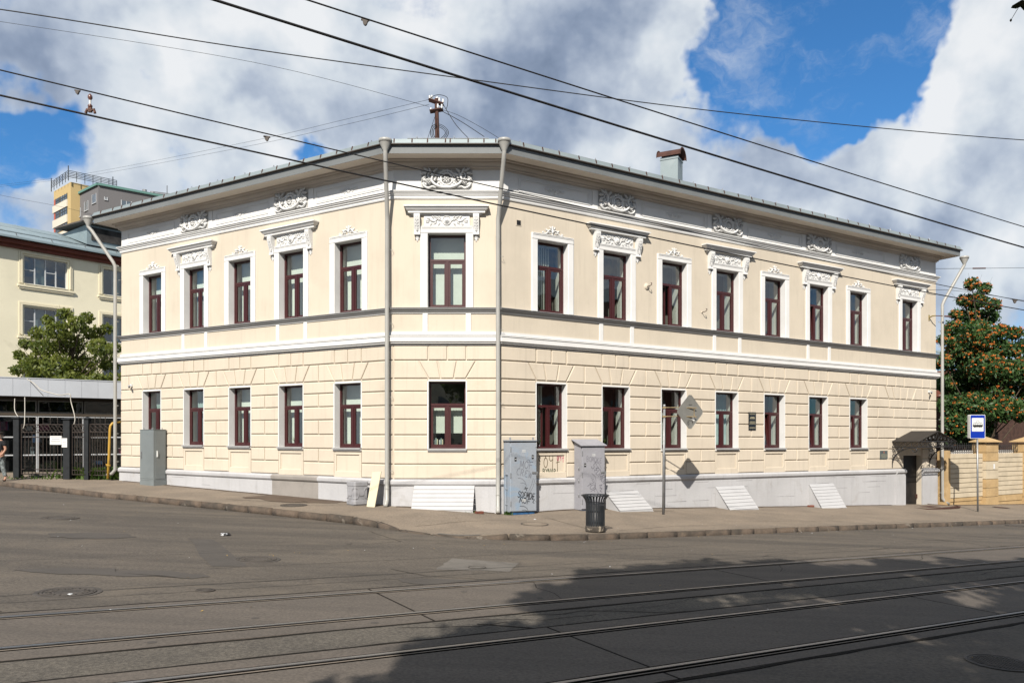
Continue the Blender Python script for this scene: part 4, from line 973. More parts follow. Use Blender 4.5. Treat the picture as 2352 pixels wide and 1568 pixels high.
# bracket (console): origin at its top centre on the wall
m = MB(); prof = [(-.0, 0), (.185, 0), (.185, -.10), (.16, -.20), (.12, -.32), (.085, -.42), (.075, -.50), (.10, -.545), (.10, -.575), (0, -.575)]
n = len(prof); vs = [(-.085, -d, z) for d, z in prof] + [(.085, -d, z) for d, z in prof]
m.add(vs, [tuple(range(n)), tuple(range(2 * n - 1, n - 1, -1))] + [(i, n + i, n + (i + 1) % n, (i + 1) % n) for i in range(n)])
for k, z in enumerate((-.07, -.15, -.23, -.31)):
    d = [.185, .175, .15, .125][k]
    for sx in (-1, 1): scroll(m, sx * .035, z, .026, 1.0, PI / 2, sx, -d - .004, .009)
    m.ell(0, z - .03, -d + .01, .02, .03, .02, n=6, rings=2)
leaf(m, 0, -.36, .12, -PI / 2, -.105, .4, .025)
leaf(m, 0, -.575, .16, -PI / 2, -.0, .8, .05)
BRACKET = m.mesh('bracket', M['white'])
# hood cornice: swept straight with returns
def hood_mesh():
    m = MB(); prof = [(.0, 6.44), (.05, 6.445), (.055, 6.475), (.13, 6.485), (.135, 6.545), (.165, 6.555), (.20, 6.60), (.215, 6.635), (.245, 6.64), (.245, 6.675), (0, 6.705)]
    vs = []; h0 = .97
    for x, sg in ((-h0, -1), (h0, 1)):
        for d, z in prof: vs.append((x + sg * d, -d, z - 6.44))
    n = len(prof); m.add(vs, [(j, n + j, n + j + 1, j + 1) for j in range(n - 1)])
    for sg, o in ((-1, 0), (1, n)):
        bk = [(sg * (h0 + d), .0, z - 6.44) for d, z in prof]; m.add([vs[o + j] for j in range(n)] + bk, [(j, j + 1, n + j + 1, n + j) for j in range(n - 1)])
    return m.mesh('hood', M['white'])
HOOD = hood_mesh()
# surrounds: moulded frame, origin at sill centre
def surround(top):
    m = MB(); o, i = .76, HW
    m.bevel_slab([(-o, 0), (-i, 0), (-i, 2.13), (-o, 2.13)], -.05, .002, .018); m.bevel_slab([(i, 0), (o, 0), (o, 2.13), (i, 2.13)], -.05, .002, .018)
    m.bevel_slab([(-o, 2.13), (o, 2.13), (o, 2.32), (-o, 2.32)], -.052, .002, .018)
    m.box(-o + .03, o - .03, -.062, -.052, 2.262, 2.280); m.box(-o + .045, o - .045, -.070, -.052, 2.295, 2.318)
    if top: m.bevel_slab([(-.66, 2.335), (.66, 2.335), (.66, 2.66), (-.66, 2.66)], -.030, .002, .012); m.box(-.78, .78, -.055, .002, 2.325, 2.333)
    return m.mesh('window_surround', M['white'])
SUR = [surround(False), surround(True)]
HOODED = {'L': [1, 3], 'F': [0], 'R': [1, 3, 5, 7]}
STRIP = MB(); STRIP.bevel_slab([(-.075, 0), (.075, 0), (.075, .55), (-.075, .55)], -.032, .002, .012); STRIP = STRIP.mesh('panel_strip', M['white'])
for w_ in 'LFR':
    for i, c in enumerate(UP[w_]):
        h = i in HOODED[w_]; kz = 0
        bpart('window_surround', SUR[1 if h else 0], w_, c, ZU0)
        if h:
            bpart('hood', HOOD, w_, c, 6.44); bpart('garland_relief', PANEL, w_, c, 6.285, .028)
            for sx in (-1, 1): bpart('bracket', BRACKET, w_, c + sx * .845, 6.445)
            if not (w_ == 'R' and i == 7):
                for sx in (-1, 1): bpart('panel_strip', STRIP, w_, c + sx * .62, 3.085)
        else: bpart('window_crest', CREST, w_, c, 6.12)
        # frieze pieces
        if h:
            if not (w_ == 'R' and i == 7):
                fr = MB(); fr.box(-.735, .735, -.012, .002, 7.175, 7.74); me = fr.mesh('relief_ground', mat('relief_ground_paint', (.52, .51, .49), .85, .05)); me.transform(Matrix.Translation((0, 0, -7.4575)))
                bpart('relief_ground', me, w_, c, 7.4575, 0); bpart('wreath_relief', WREATH, w_, c, 7.46, .012)
                for sx in (-1, 1):
                    if w_ != 'F':
                        st = MB(); st.box(-.10, .10, -.022, .002, -.295, .295); bpart('frieze_strip', st.mesh('frieze_strip', M['white']), w_, c + sx * .86, 7.44)
            else: bpart('wreath_relief', WREATH, w_, c, 7.46, .0)
        else: bpart('rosette_relief', SMALL, w_, c + (.08 if w_ == 'R' and i == 0 else 0), 7.44)
# frames of the long frieze panels
def fpanel(wall, a, b):
    m = MB(); L = b - a; z0, z1, t = -.20, .20, .035
    for k, (yy, g) in enumerate(((-.020, 0), (-.011, .05))):
        m.box(-L / 2 + g, L / 2 - g, yy, .002, z0 + g, z0 + g + t); m.box(-L / 2 + g, L / 2 - g, yy, .002, z1 - g - t, z1 - g)
        m.box(-L / 2 + g, -L / 2 + g + t, yy + .001, .002, z0 + g + t, z1 - g - t); m.box(L / 2 - g - t, L / 2 - g, yy + .001, .002, z0 + g + t, z1 - g - t)
    bpart('frieze_panel', m.mesh('frieze_panel', M['white']), wall, (a + b) / 2, 7.44)
for a, b in ((-3.1, -.35), (-7.85, -5.25), (-12.9, -10.1)): fpanel('L', a, b)
for a, b in ((.62, 3.2), (5.3, 8.1), (10.2, 13.0), (15.1, 18.2)): fpanel('R', a, b)

# ---- drainpipes
def drainpipe(wall, s, pts, foot, lab=None):
    """pts: (s, z, d) centre line from the funnel down"""
    m = MB(); P = [W(wall, a, z, d) for a, z, d in pts]
    m.tube([tuple(p) for p in P], .062, 14)
    o = put('drainpipe', rel(m.mesh('drainpipe', M['pipe'], True)), B, label=lab)
    f = MB(); t = P[0]; f.lathe([(.062, -.16), (.066, -.10), (.165, .10), (.17, .125), (.185, .13), (.185, .21), (.16, .22), (.16, .14), (.05, .0)], tuple(t), 18)
    put('funnel', rel(f.mesh('funnel', M['pipe'], True)), o)
    c = MB(); z = pts[-1][1] + .5
    up = [p for p in pts if p[2] < .3]; top = up[0][1]
    while z < top - .1:
        q = W(wall, s, z, .13 if z > -1.1 else .19); c.lathe([(.067, -.012), (.069, -.010), (.069, .010), (.067, .012)], tuple(q), 14); z += 1.05
    z = pts[-1][1] + 1.0; 
    while z < top - .2:
        q = W(wall, s, z, .13); n = WALLS[wall][2]; r_ = WALLS[wall][1]; 
        c.tube([tuple(q + r_ * .07), tuple(q + r_ * .16 - n * .02), tuple(q + r_ * .13 - n * .13)], .006, 5); z += 2.1
    put('pipe_strap', rel(c.mesh('pipe_strap', M['pipe'])), o)
    return o
def pipe_pts(s, top, bot, lean=0.0, zk=6.1, foot=(0, 0), s_top=None):
    st = s if s_top is None else s_top
    return [(st, top, .73), (st, top - .16, .73), (st + (s - st) * .1, top - .35, .66), (s + (st - s) * .12, zk + .14, .17), (s, zk, .13), (s, 2.4, .19), (s, -.9, .19), (s, bot + .14, .19), (s + foot[0] * .5, bot + .05, .22 + foot[1] * .5), (s + foot[0], bot - .04, .24 + foot[1])]
drainpipe('F', -.16, pipe_pts(-.16, 8.13, -1.84, zk=6.25, foot=(-.02, .10), s_top=-.12), None)
drainpipe('F', LEN_F - .06, pipe_pts(LEN_F - .06, 8.13, -2.02, zk=6.3, foot=(.0, .10), s_top=LEN_F + .12), None)
drainpipe('L', -13.38, [(-14.15, 8.0, .78), (-14.15, 7.85, .78), (-14.05, 7.7, .70), (-13.44, 6.55, .24), (-13.38, 6.40, .20), (-13.38, 2, .20), (-13.38, -1.22, .20), (-13.50, -1.36, .24), (-13.72, -1.42, .30)], None)
drainpipe('R', 21.98, [(22.70, 7.75, .76), (22.70, 7.60, .76), (22.62, 7.42, .70), (22.06, 6.1, .26), (21.98, 5.9, .22), (21.98, 2, .22), (21.98, -.5, .22), (21.99, -2.42, .22), (22.12, -2.58, .26), (22.30, -2.68, .32)], None)

# ---- chimney, part of the roof
ch = W('R', 9.55, 0, -3.2); cz0, cz1 = CAMZ + 8.5, CAMZ + 10.8; t = .34
chm = MB(); chm.box(-t, t, -t, t, 0, cz1 - cz0); chm.box(-t - .02, t + .02, -t - .02, t + .02, cz1 - cz0 - .10, cz1 - cz0 - .04)
o = put('chimney', chm.mesh('chimney', M['roof']), B, Vector((ch.x, ch.y, cz0)) - B0, DRA + .55)
cp = MB(); n = 10; r = t + .08; vs = []; hh = cz1 - cz0 + .02
for i in range(n + 1):
    a = PI * i / n
    for yy in (-t - .12, t + .12): vs.append((r * math.cos(a), yy, hh + r * .72 * math.sin(a)))
cp.add(vs, [(2 * i, 2 * i + 1, 2 * i + 3, 2 * i + 2) for i in range(n)])
cp.add([(x * .95, y, (z - hh) * .93 + hh) for x, y, z in vs], [(2 * i, 2 * i + 2, 2 * i + 3, 2 * i + 1) for i in range(n)])
for i in range(n * 2 + 1):
    a = PI * i / (n * 2)
    for yy in (-t - .12, t + .12): cp.box(r * 1.03 * math.cos(a) - .02, r * 1.03 * math.cos(a) + .02, yy - .01, yy + .01, hh + r * .75 * math.sin(a) - .02, hh + r * .75 * math.sin(a) + .035)
put('chimney_cap', cp.mesh('chimney_cap', M['rust']), o)
# ---- door, its reveal and the step slab
m = MB(); m.box(0, 1.33, .225, .28, 0, 2.42); m.box(.02, 1.31, .215, .225, .02, 2.36)
dr_ = bpart('door', m.mesh('door', M['door']), 'R', DOOR[0], -2.95)
m = MB(); m.box(1.25, 1.30, .16, .215, .55, .72); put('handle', m.mesh('handle', M['rust']), dr_)

# faint masonry joints on the plinth: flat strips tinted like groove shadow
m = MB(); rnd = random.Random(12)
for w_, a, b in (('R', .3, 18.6), ('L', -12.9, -.3)):
    for k in range(30 if w_ == 'R' else 14):
        s_ = rnd.uniform(a, b - 1.2); L = rnd.uniform(.3, 1.1); z = -1.38 - rnd.randrange(0, 4) * .21 - rnd.uniform(0, .01)
        lo = road(*W(w_, s_, 0)[:2]) + .25 - CAMZ
        if z < lo: continue
        p_ = [W(w_, s_, z, .0565), W(w_, s_ + L, z - .004, .0565), W(w_, s_ + L, z + .008, .0565), W(w_, s_, z + .007, .0565)]; m.quad(*[tuple(q) for q in p_])
put('plinth_joint', rel(m.mesh('plinth_joint', mat('plinth_joint_shadow', (.24, .23, .24), .9))), B, kind='stuff')
# ------------------------------------------------------------------ writing by hand: stroke letters on a 1 x 1.4 grid
def arc(cx, cz, rx, rz, a0, a1, n=10): return [(cx + rx * math.cos(R(a0 + (a1 - a0) * i / n)), cz + rz * math.sin(R(a0 + (a1 - a0) * i / n))) for i in range(n + 1)]
GL = {'M': [[(0, 0), (.12, 1.4), (.5, .35), (.85, 1.4), (1, 0)]], 'O': [arc(.5, .7, .45, .65, 90, 450, 14)], 'S': [arc(.55, 1.02, .36, .34, 20, 270) + arc(.5, .36, .4, .34, 90, -160)],
      'F': [[(.1, 0), (.2, 1.3)], [(.1, 1.25), (1, 1.35)], [(.15, .7), (.8, .75)]], 'C': [arc(.6, .7, .5, .65, 55, 305)], 'R': [[(.1, 0), (.15, 1.35)] + arc(.3, 1.0, .5, .35, 90, -90) + [(.95, 0)]],
      'E': [arc(.6, 1.02, .4, .34, 40, 260, 8) + arc(.6, .36, .45, .36, 100, 320, 8)], 'W': [[(0, 1.4), (.25, 0), (.5, 1.0), (.75, 0), (1, 1.4)]], 'A': [[(0, 0), (.5, 1.4), (1, 0)], [(.2, .5), (.85, .5)]],
      '6': [[(.75, 1.4)] + arc(.5, .45, .38, .5, 150, 510, 14)], '4': [[(.1, 1.3), (.1, .8), (.45, .6), (.8, .8)], [(.85, 1.35), (.8, -.2)]], '7': [[(0, 1.2), (.9, 1.35), (.7, .5), (.75, -.3)], [(.4, .45), (1.1, .55)]],
      '9': [arc(.5, .95, .35, .4, -10, 350, 12) + [(.8, 0)]], 'B': [[(.1, 0), (.05, 1.4)] + arc(.3, 1.05, .45, .33, 90, -90) + arc(.3, .36, .5, .36, 90, -90)], 'Y': [[(0, 1.4), (.45, .8)], [(.9, 1.4), (.2, -.3)]],
      'N': [[(0, 0), (.1, 1.4), (.8, 0), (.95, 1.4)]], 'P': [[(.1, 0), (.15, 1.35)] + arc(.3, 1.0, .5, .35, 90, -90)], '!': [[(.5, 1.4), (.4, .4)], [(.38, .12), (.4, .05)]], 'T': [[(0, 1.35), (1, 1.4)], [(.5, 1.38), (.45, 0)]],
      'K': [[(.1, 0), (.1, 1.4)], [(.9, 1.4), (.1, .7), (.95, 0)]], ')': [[(0, 1.4), (.6, .9), (.8, 0)]], 'Z': [[(0, 1.2), (.9, 1.3), (.2, .8), (.9, .7), (.2, .3), (.7, .1)]], '*': [[(0, .7), (1, .8)], [(.3, 1.3), (.7, .1)]], '.': [arc(.5, .3, .2, .2, 0, 360, 8)],
      'H': [[(.1, 0), (.1, 1.4)], [(.9, 0), (.9, 1.4)], [(.1, .7), (.9, .7)]], 'L': [[(.1, 1.4), (.1, 0), (.9, 0)]], 'D': [[(.1, 0), (.1, 1.35)] + arc(.15, .68, .75, .67, 90, -90)], 'X': [[(0, 0), (1, 1.4)], [(0, 1.4), (1, 0)]]}
def scrawl(mb, text, x, z, h, w, ang=0.0, lw=.008, y=0, mi=0, drop=0.0):
    ca, sa = math.cos(ang), math.sin(ang); cx = 0
    for ch_ in text:
        for st in GL.get(ch_, []):
            pts = []
            for px, pz in st:
                u = cx + px * w; v = pz / 1.4 * h; pts.append((x + u * ca - v * sa, z + u * sa + v * ca))
            mb.ribbon(pts, lw * 1.5, y, mi)
        cx += w * 1.15; z += drop
# graffiti on the wall below the first lower window of the right wall, on the pier and on cabinets
m = MB()
scrawl(m, '647', 1.76 - .28, -.80, .40, .17, -.02, .013, 0, 0); scrawl(m, '697', 1.76 + .21, -.62, .22, .075, 0, .011, 0, 1)
scrawl(m, 'BYNAP!', 1.76 - .30, -1.0, .15, .085, -.03, .013, 0, 2); scrawl(m, 'WOEMOE', 1.76 - .22, -.40, .07, .07, 0, .007, 0, 0); scrawl(m, 'OR', 1.76 - .60, -.52, .12, .09, .1, .014, 0, 3); scrawl(m, 'ZA', 1.76 - .58, -.64, .10, .09, 0, .014, 0, 3)
scrawl(m, 'OE', 2.62, -.72, .14, .06, .3, .007, 0, 3)
bpart('graffiti', m.mesh('graffiti', [M['ink_brown'], M['ink_pink'], M['ink_green'], M['ink']]), 'R', 0, 0, .004)

# ------------------------------------------------------------------ street cabinets
def cabinet(label, wall, s, d, w, dep, z0, h, mats, style):
    """origin: middle of the front foot; local +y runs towards the wall"""
    P = W(wall, s, 0, d); th = WALLS[wall][3]; t = thing('street_cabinet', label, 'cabinet', (P.x, P.y, z0), th)
    m = MB(); base = .07 if style != 'left' else .20
    if style == 'left':
        m.box(-w / 2, w / 2, 0, dep, base, h); m.box(-w / 2 - .004, w / 2 + .004, -.004, dep + .004, 0, base - .006)
    else:
        m.box(-w / 2, w / 2, .03, dep, base, h)
        m.box(-w / 2 + .03, w / 2 - .03, .05, dep - .02, -.1, base, 1)
    put('body', m.mesh('body', mats), t)
    m = MB()
    if style == 'left':
        m.bevel_slab([(-w / 2 + .02, base + .06), (w / 2 - .02, base + .06), (w / 2 - .02, h - .04), (-w / 2 + .02, h - .04)], -.010, .002, .006); d_ = put('door', m.mesh('door', mats[0]), t)
        m = MB(); m.box(-w / 2 + .10, -w / 2 + .125, -.045, -.012, 1.00, 1.20); m.box(-w / 2 + .09, -w / 2 + .135, -.020, -.011, .96, 1.24); put('handle', m.mesh('handle', M['galv']), d_)
        m = MB(); m.box(w / 2 + .001, w / 2 + .010, .06, dep - .03, base + .06, h - .04); s_ = put('side_door', m.mesh('side_door', mats[0]), t)
        m = MB(); m.box(w / 2 + .011, w / 2 + .025, .10, .15, 1.02, 1.25); m.box(w / 2 + .025, w / 2 + .045, .112, .138, 1.04, 1.20); put('handle', m.mesh('handle', M['signwhite']), s_)
        m = MB(); m.box(-w / 2 - .012, w / 2 + .012, -.012, dep + .012, h, h + .018); put('lid', m.mesh('lid', mats[0]), t)
        m = MB()
        for cx, cy in ((-w / 2 + .10, .08), (-w / 2 + .62, .06), (w / 2 - .18, .08), (w / 2 - .05, dep - .12)): m.tube([(cx + .028 * math.cos(a), cy, h + .045 + .028 * math.sin(a)) for a in np.linspace(0, 2 * PI, 9)], .008, 5)
        put('lifting_eye', m.mesh('lifting_eye', M['galv']), t)
        return t
    m.bevel_slab([(-w / 2 + .10 * (style == 'x'), base + .03), (w / 2 + .01, base + .01), (w / 2 + .01, h - .03), (-w / 2 + .02, h - .05)], .0, .028, .008)
    for zz in (h - .32, base + .30):
        for k in range(3): m.box(-.06 + w * .02, .06 + w * .02, -.006, .002, zz + k * .028, zz + k * .028 + .012, 2)
    d_ = put('door', m.mesh('door', list(mats) + [M['signwhite']]), t)
    m = MB()
    for k in range(4): m.tube([(w / 2 - .005, -.012, base + .30 + k * (h - .55) / 3), (w / 2 - .005, .01, base + .30 + k * (h - .55) / 3)], .020, 8)
    m.box(w / 2 - .14, w / 2 + .05, -.022, -.002, 1.16, 1.21); m.box(w / 2 - .02, w / 2 + .02, -.035, -.02, 1.10, 1.17)
    for zz in (.25, 1.05, h - .3): m.tube([(-w / 2 + .012, -.012, zz), (-w / 2 + .012, -.012, zz + .14)], .012, 6)
    put('hasp', m.mesh('hasp', M['galv']), d_)
    st = MB()
    for sx, sz in (((-.30 * w, 1.52), (.36 * w, 1.58)) if style == 'blue' else ((-.36 * w, 1.36),)):
        st.box(sx - .032, sx + .032, -.008, -.002, sz, sz + .11, 0); st.ell(sx - .012, sz + .055, -.009, .010, .018, .002, m=1, n=6, rings=2); st.ell(sx + .014, sz + .055, -.009, .010, .018, .002, m=1, n=6, rings=2)
    put('sticker', st.mesh('sticker', [M['black'], M['signwhite']]), d_)
    if style == 'blue':
        m = MB(); m.box(-w / 2 - .015, w / 2 + .02, -.015, dep + .01, h, h + .028); m.box(-w / 2 - .012, w / 2 + .018, -.012, dep, h - .03, h, 1); put('lid', m.mesh('lid', [mats[0], M['black']]), t)
        m = MB()
        for sx in (-w / 2 + .03, w / 2 - .08): m.tube([(sx + .022 * math.cos(a), .05, h + .07 + .03 * math.sin(a)) for a in np.linspace(0, 2 * PI, 9)], .007, 5); m.tube([(sx, .05, h + .01), (sx, .05, h + .045)], .008, 5)
        put('lifting_eye', m.mesh('lifting_eye', M['blue_paint']), t)
        m = MB(); m.tube([(-w / 2 - .035, .17, 1.15), (-w / 2 - .04, .17, .08)], .020, 8); m.box(-w / 2 - .07, -w / 2, .12, .22, 1.13, 1.18); m.box(-w / 2 - .07, -w / 2, .14, .20, .72, .75); m.box(-w / 2 - .07, -w / 2, .14, .20, .28, .31)
        put('cable_tube', m.mesh('cable_tube', mats[0]), t)
        g = MB(); yy = -.0035
        scrawl(g, 'MOF', -.12, 1.32, .22, .13, -.10, .007, yy, 1); scrawl(g, 'CREW', -.25, 1.14, .20, .12, -.22, .006, yy, 1); g.ribbon([(.10, 1.50), (.16, 1.56), (.22, 1.53), (.17, 1.48), (.12, 1.50)], .006, yy, 1)
        g.ribbon([(-.18, 1.04), (-.05, 1.02), (.06, .92), (.11, .78), (.12, .68)], .008, yy, 1); g.ribbon([(-.10, .90), (0, .90), (.10, .84)], .007, yy, 1); g.ribbon([(.34, 1.02), (.28, .84), (.20, .70), (.16, .60)], .008, yy, 1); g.ribbon([(.40, 1.00), (.33, .78), (.20, .58)], .008, yy, 1)
        scrawl(g, '*', .02, .66, .14, .13, 0, .011, yy, 0); scrawl(g, 'SOEMOF', -.20, .50, .18, .085, -.20, .013, yy, 0, .004); scrawl(g, 'MOF', -.14, .34, .15, .11, -.18, .011, yy, 0); scrawl(g, 'Z', .30, .28, .24, .10, .1, .010, yy, 0)
        g.ribbon([(-.12, .24), (.02, .23), (.12, .17), (.17, .08), (.18, .02)], .011, yy, 0); g.ribbon([(-.04, .12), (.05, .13), (.13, .09)], .010, yy, 0)
    else:
        m = MB(); m.add([(-w / 2 - .06, -.05, h - .015), (w / 2 + .06, -.05, h - .015), (w / 2 + .02, dep + .02, h + .17), (-w / 2 - .10, dep + .02, h + .17), (-w / 2 - .06, -.05, h + .004), (w / 2 + .06, -.05, h + .004), (w / 2 + .02, dep + .02, h + .19), (-w / 2 - .10, dep + .02, h + .19)],
                        [(0, 3, 2, 1), (4, 5, 6, 7), (0, 1, 5, 4), (1, 2, 6, 5), (2, 3, 7, 6), (3, 0, 4, 7)])
        m.add([(-w / 2, .03, h), (-w / 2, dep, h), (-w / 2, dep, h + .16), (w / 2, .03, h), (w / 2, dep, h), (w / 2, dep, h + .16)], [(0, 2, 1), (3, 4, 5)])
        put('sloping_lid', m.mesh('sloping_lid', mats[0]), t)
        m = MB()
        for zz in (.55, .98, 1.35): m.tube([(-w / 2 - .02, .12, zz), (-w / 2 - .05, .10, zz - .04), (-w / 2 - .01, .12, zz - .09)], .012, 5)
        put('lock', m.mesh('lock', M['galv']), t)
        g = MB(); yy = -.0035
        scrawl(g, 'BOMOKE', -.26, 1.52, .16, .085, -.10, .005, yy, 1); scrawl(g, 'SZDMOR', -.10, 1.36, .22, .12, -.85, .008, yy, 1); scrawl(g, 'Z', .24, .56, .26, .12, .1, .008, yy, 1)
        g.ribbon([(-.06, 1.16), (.06, 1.08), (.10, .94), (.06, .64)], .009, yy, 1); g.ribbon([(-.09, 1.02), (.02, .97), (.07, .84), (.06, .66)], .008, yy, 1); scrawl(g, '7OFT', -.22, .88, .22, .12, -1.1, .007, yy, 1); g.ribbon([(.06, 1.52), (.22, 1.45), (.30, 1.30)], .007, yy, 1)
    put('graffiti', g.mesh('graffiti', [M['ink'], M['ink_soft']]), d_)
    return t
cabinet('blue-grey steel cabinet beside the right drainpipe, bold black graffiti low on its door', 'R', .50, .45, .88, .36, .035, 2.09, [M['cab_blue'], M['blue_paint']], 'blue')
cabinet('lilac-grey steel cabinet with a sloping lid and thin graffiti, behind the litter bin', 'R', 2.99, .46, .86, .38, -.01, 2.00, [M['cab_grey'], M['blue_paint']], 'grey')
cabinet('tall plain grey-green cabinet against the left wall, without graffiti', 'L', -10.85, .57, .80, .48, .53, 1.98, [M['cab_left']], 'left')

# ------------------------------------------------------------------ slatted covers over the cellar windows
def hatch(label, wall, s0, s1, ztop, zbot, d, n, shift=0.0, side=True, open_right=False, d0=.075):
    P = W(wall, (s0 + s1) / 2, 0, 0); zb = zbot; th = WALLS[wall][3]; w = s1 - s0
    t = thing('cellar_hatch', label, 'cellar hatch', (P.x, P.y, zb), th, 'white slatted cellar hatches')
    H = ztop - zb; lip = .10
    a = Vector((0, -d0, H)); b = Vector((shift, -d, lip)); L = (b - a).length
    for i in range(n):
        p = a.lerp(b, i / n); q = a.lerp(b, (i + 1) / n); m = MB(); hw = w / 2; e = (q - p).normalized(); nn = Vector((0, e.z, -e.y)).normalized()
        if nn.y > 0: nn = -nn
        g = .005; p2 = p + e * g; q2 = q - e * g * .3; lift = nn * .012; up = nn * .004
        v = [Vector((-hw, 0, 0)) + p2 + up, Vector((hw, 0, 0)) + p2 + up, Vector((hw, 0, 0)) + q2 + lift, Vector((-hw, 0, 0)) + q2 + lift]; bk = [k - nn * .016 for k in v]
        m.add([tuple(k) for k in v + bk], [(3, 2, 1, 0), (0, 1, 5, 4), (1, 2, 6, 5), (2, 3, 7, 6), (3, 0, 4, 7), (4, 5, 6, 7)]); put('slat', m.mesh('slat', M['hatch']), t)
    m = MB(); m.box(shift - w / 2, shift + w / 2, -d - .02, -d + .02, .045, lip - .004); m.box(shift - w / 2 - .01, shift + w / 2 + .01, -d - .035, -d + .02, 0.0, .040)
    put('front_board', m.mesh('front_board', M['hatch']), t)
    if side:
        m = MB(); x = -w / 2
        m.add([(x + .01, -.06, H - .02), (x + shift + .01, -d + .03, .06), (x + shift + .01, -d + .03, .02), (x + .01, -.06, 0)], [(0, 1, 2, 3)]); m.add([(x + .03, -.06, H - .02), (x + shift + .03, -d + .03, .06), (x + shift + .03, -d + .03, .02), (x + .03, -.06, 0)], [(3, 2, 1, 0)])
        put('side_cheek', m.mesh('side_cheek', M['hatch']), t)
    return t
hatch('wide white slatted hatch between the two middle drainpipes', 'F', .60, 2.33, CAMZ - 1.30, .085, .52, 6, -.03, False)
hatch('white slatted hatch just right of the litter bin and lilac cabinet', 'R', 3.75, 5.05, CAMZ - 1.62, -.10, .76, 6, .03)
hatch('white slatted hatch right of the road sign pole, its side boarded and whole', 'R', 8.52, 9.90, CAMZ - 1.60, -.30, .74, 7)
hatch('rightmost white slatted hatch, loose bricks showing under its side', 'R', 13.42, 14.82, CAMZ - 1.66, -.50, .66, 8)
def brick_at(x, y, z, rz, label):
    bm = bmesh.new(); bmesh.ops.create_cube(bm, size=1); bmesh.ops.scale(bm, vec=(.24, .12, .07), verts=bm.verts); bmesh.ops.bevel(bm, geom=bm.edges[:], offset=.008, segments=1, affect='EDGES')
    me = bpy.data.meshes.new('brick'); bm.to_mesh(me); bm.free(); me.materials.append(M['brick'])
    tag(put('brick', me, None, (x, y, z + .03), rz), label, 'brick')
q = Q(13.25, .28); brick_at(q.x, q.y, pav(q.x, q.y), .4, 'loose orange-red brick poking out under the rightmost hatch')
brick_at(-.92, 21.95, pav(-.92, 21.95), .5, 'broken red brick at the right foot of the wide middle hatch')

# ------------------------------------------------------------------ planter, board
t = thing('planter', 'empty octagon-cornered grey concrete planter at the foot of the wall', 'planter', (-4.46, 22.60, .275), R(-48))
w = .235; m = MB()
def octo(w, c): return [(-w + c, -w), (w - c, -w), (w, -w + c), (w, w - c), (w - c, w), (-w + c, w), (-w, w - c), (-w, -w + c)]
def rings(mb, lv, mi=0):
    vs = []
    for (ww, c, z) in lv: vs += [(x, y, z) for x, y in octo(ww, c)]
    mb.add(vs, [(i * 8 + k, i * 8 + (k + 1) % 8, (i + 1) * 8 + (k + 1) % 8, (i + 1) * 8 + k) for i in range(len(lv) - 1) for k in range(8)], mi)
rings(m, [(w - .03, .05, 0), (w, .04, .05), (w, .04, .14), (w - .012, .04, .15), (w - .012, .04, .56), (w, .04, .57), (w, .04, .67), (w - .01, .04, .69), (w - .05, .03, .69), (w - .06, .03, .60), (w - .07, .02, .30)])
m.add([(x, y, .42) for x, y in octo(w - .06, .03)], [tuple(range(8))], 1); put('bowl', m.mesh('bowl', [M['concrete'], M['soil']]), t)
for k in range(4):
    m = MB(); g = MB()
    for sx in (-1, 1):
        g.tube([(sx * .20, -w + .006, .20), (sx * .13, -w + .006, .22), (sx * .09, -w + .006, .30), (sx * .09, -w + .006, .42), (sx * .13, -w + .006, .49), (sx * .20, -w + .006, .51)], .010, 5)
    g.prism_y([(-.06, .28), (.06, .28), (.085, .35), (.06, .43), (-.06, .43), (-.085, .35)], -w - .002, -w + .02)
    put('side_relief', g.mesh('side_relief', M['concrete']), t, rz=k * PI / 2)
m = MB(); m.bevel_slab([(-.13, .0), (.13, -.02), (.20, 1.02), (-.08, 1.0)], -.0, .03, .004)
o = put('board', m.mesh('board', M['board']), None, (-4.00, 22.15, .27), rot=(R(-14), 0, R(-20))); tag(o, 'cream board leaning against the left middle drainpipe', 'board')

# ------------------------------------------------------------------ litter bin
t = thing('litter_bin', 'black slatted metal litter bin with flared rim at the kerb', 'bin', (2.03, 19.10, -.075))
m = MB(); m.lathe([(.0, 0), (.225, 0), (.245, .03), (.245, .13), (.22, .16), (.0, .16)], n=28); put('concrete_base', m.mesh('concrete_base', M['binconc'], False), t)
prof = [(.232, .10), (.232, .66), (.238, .72), (.262, .79), (.305, .85), (.325, .875)]
m = MB(); hw_ = .019; vs = []
for r, z in prof: vs += [(-hw_, -r, z), (hw_, -r, z), (hw_, -r + .006, z), (-hw_, -r + .006, z)]
nn = len(prof); fs = [(i * 4 + k, i * 4 + (k + 1) % 4, i * 4 + 4 + (k + 1) % 4, i * 4 + 4 + k) for i in range(nn - 1) for k in range(4)]
m.add(vs, fs + [(3, 2, 1, 0), tuple((nn - 1) * 4 + k for k in range(4))]); sl = m.mesh('slat', M['bin'])
for k in range(24): put('slat', sl, t, rz=2 * PI * k / 24)
m = MB(); m.tube([(.328 * math.cos(a), .328 * math.sin(a), .885) for a in np.linspace(0, 2 * PI, 33)], .017, 8, caps=False); put('rim', m.mesh('rim', M['bin'], True), t)
m = MB()
for z in (.26, .52, .69): m.lathe([(.224, z - .014), (.230, z - .014), (.230, z + .014), (.224, z + .014)], n=28)
put('hoop', m.mesh('hoop', M['bin']), t)
m = MB(); m.lathe([(.20, .16), (.205, .64), (.195, .64), (.19, .17), (.0, .165)], n=24); put('liner', m.mesh('liner', mat('dark_liner', (.035, .036, .038), .5, .2, 6), True), t)

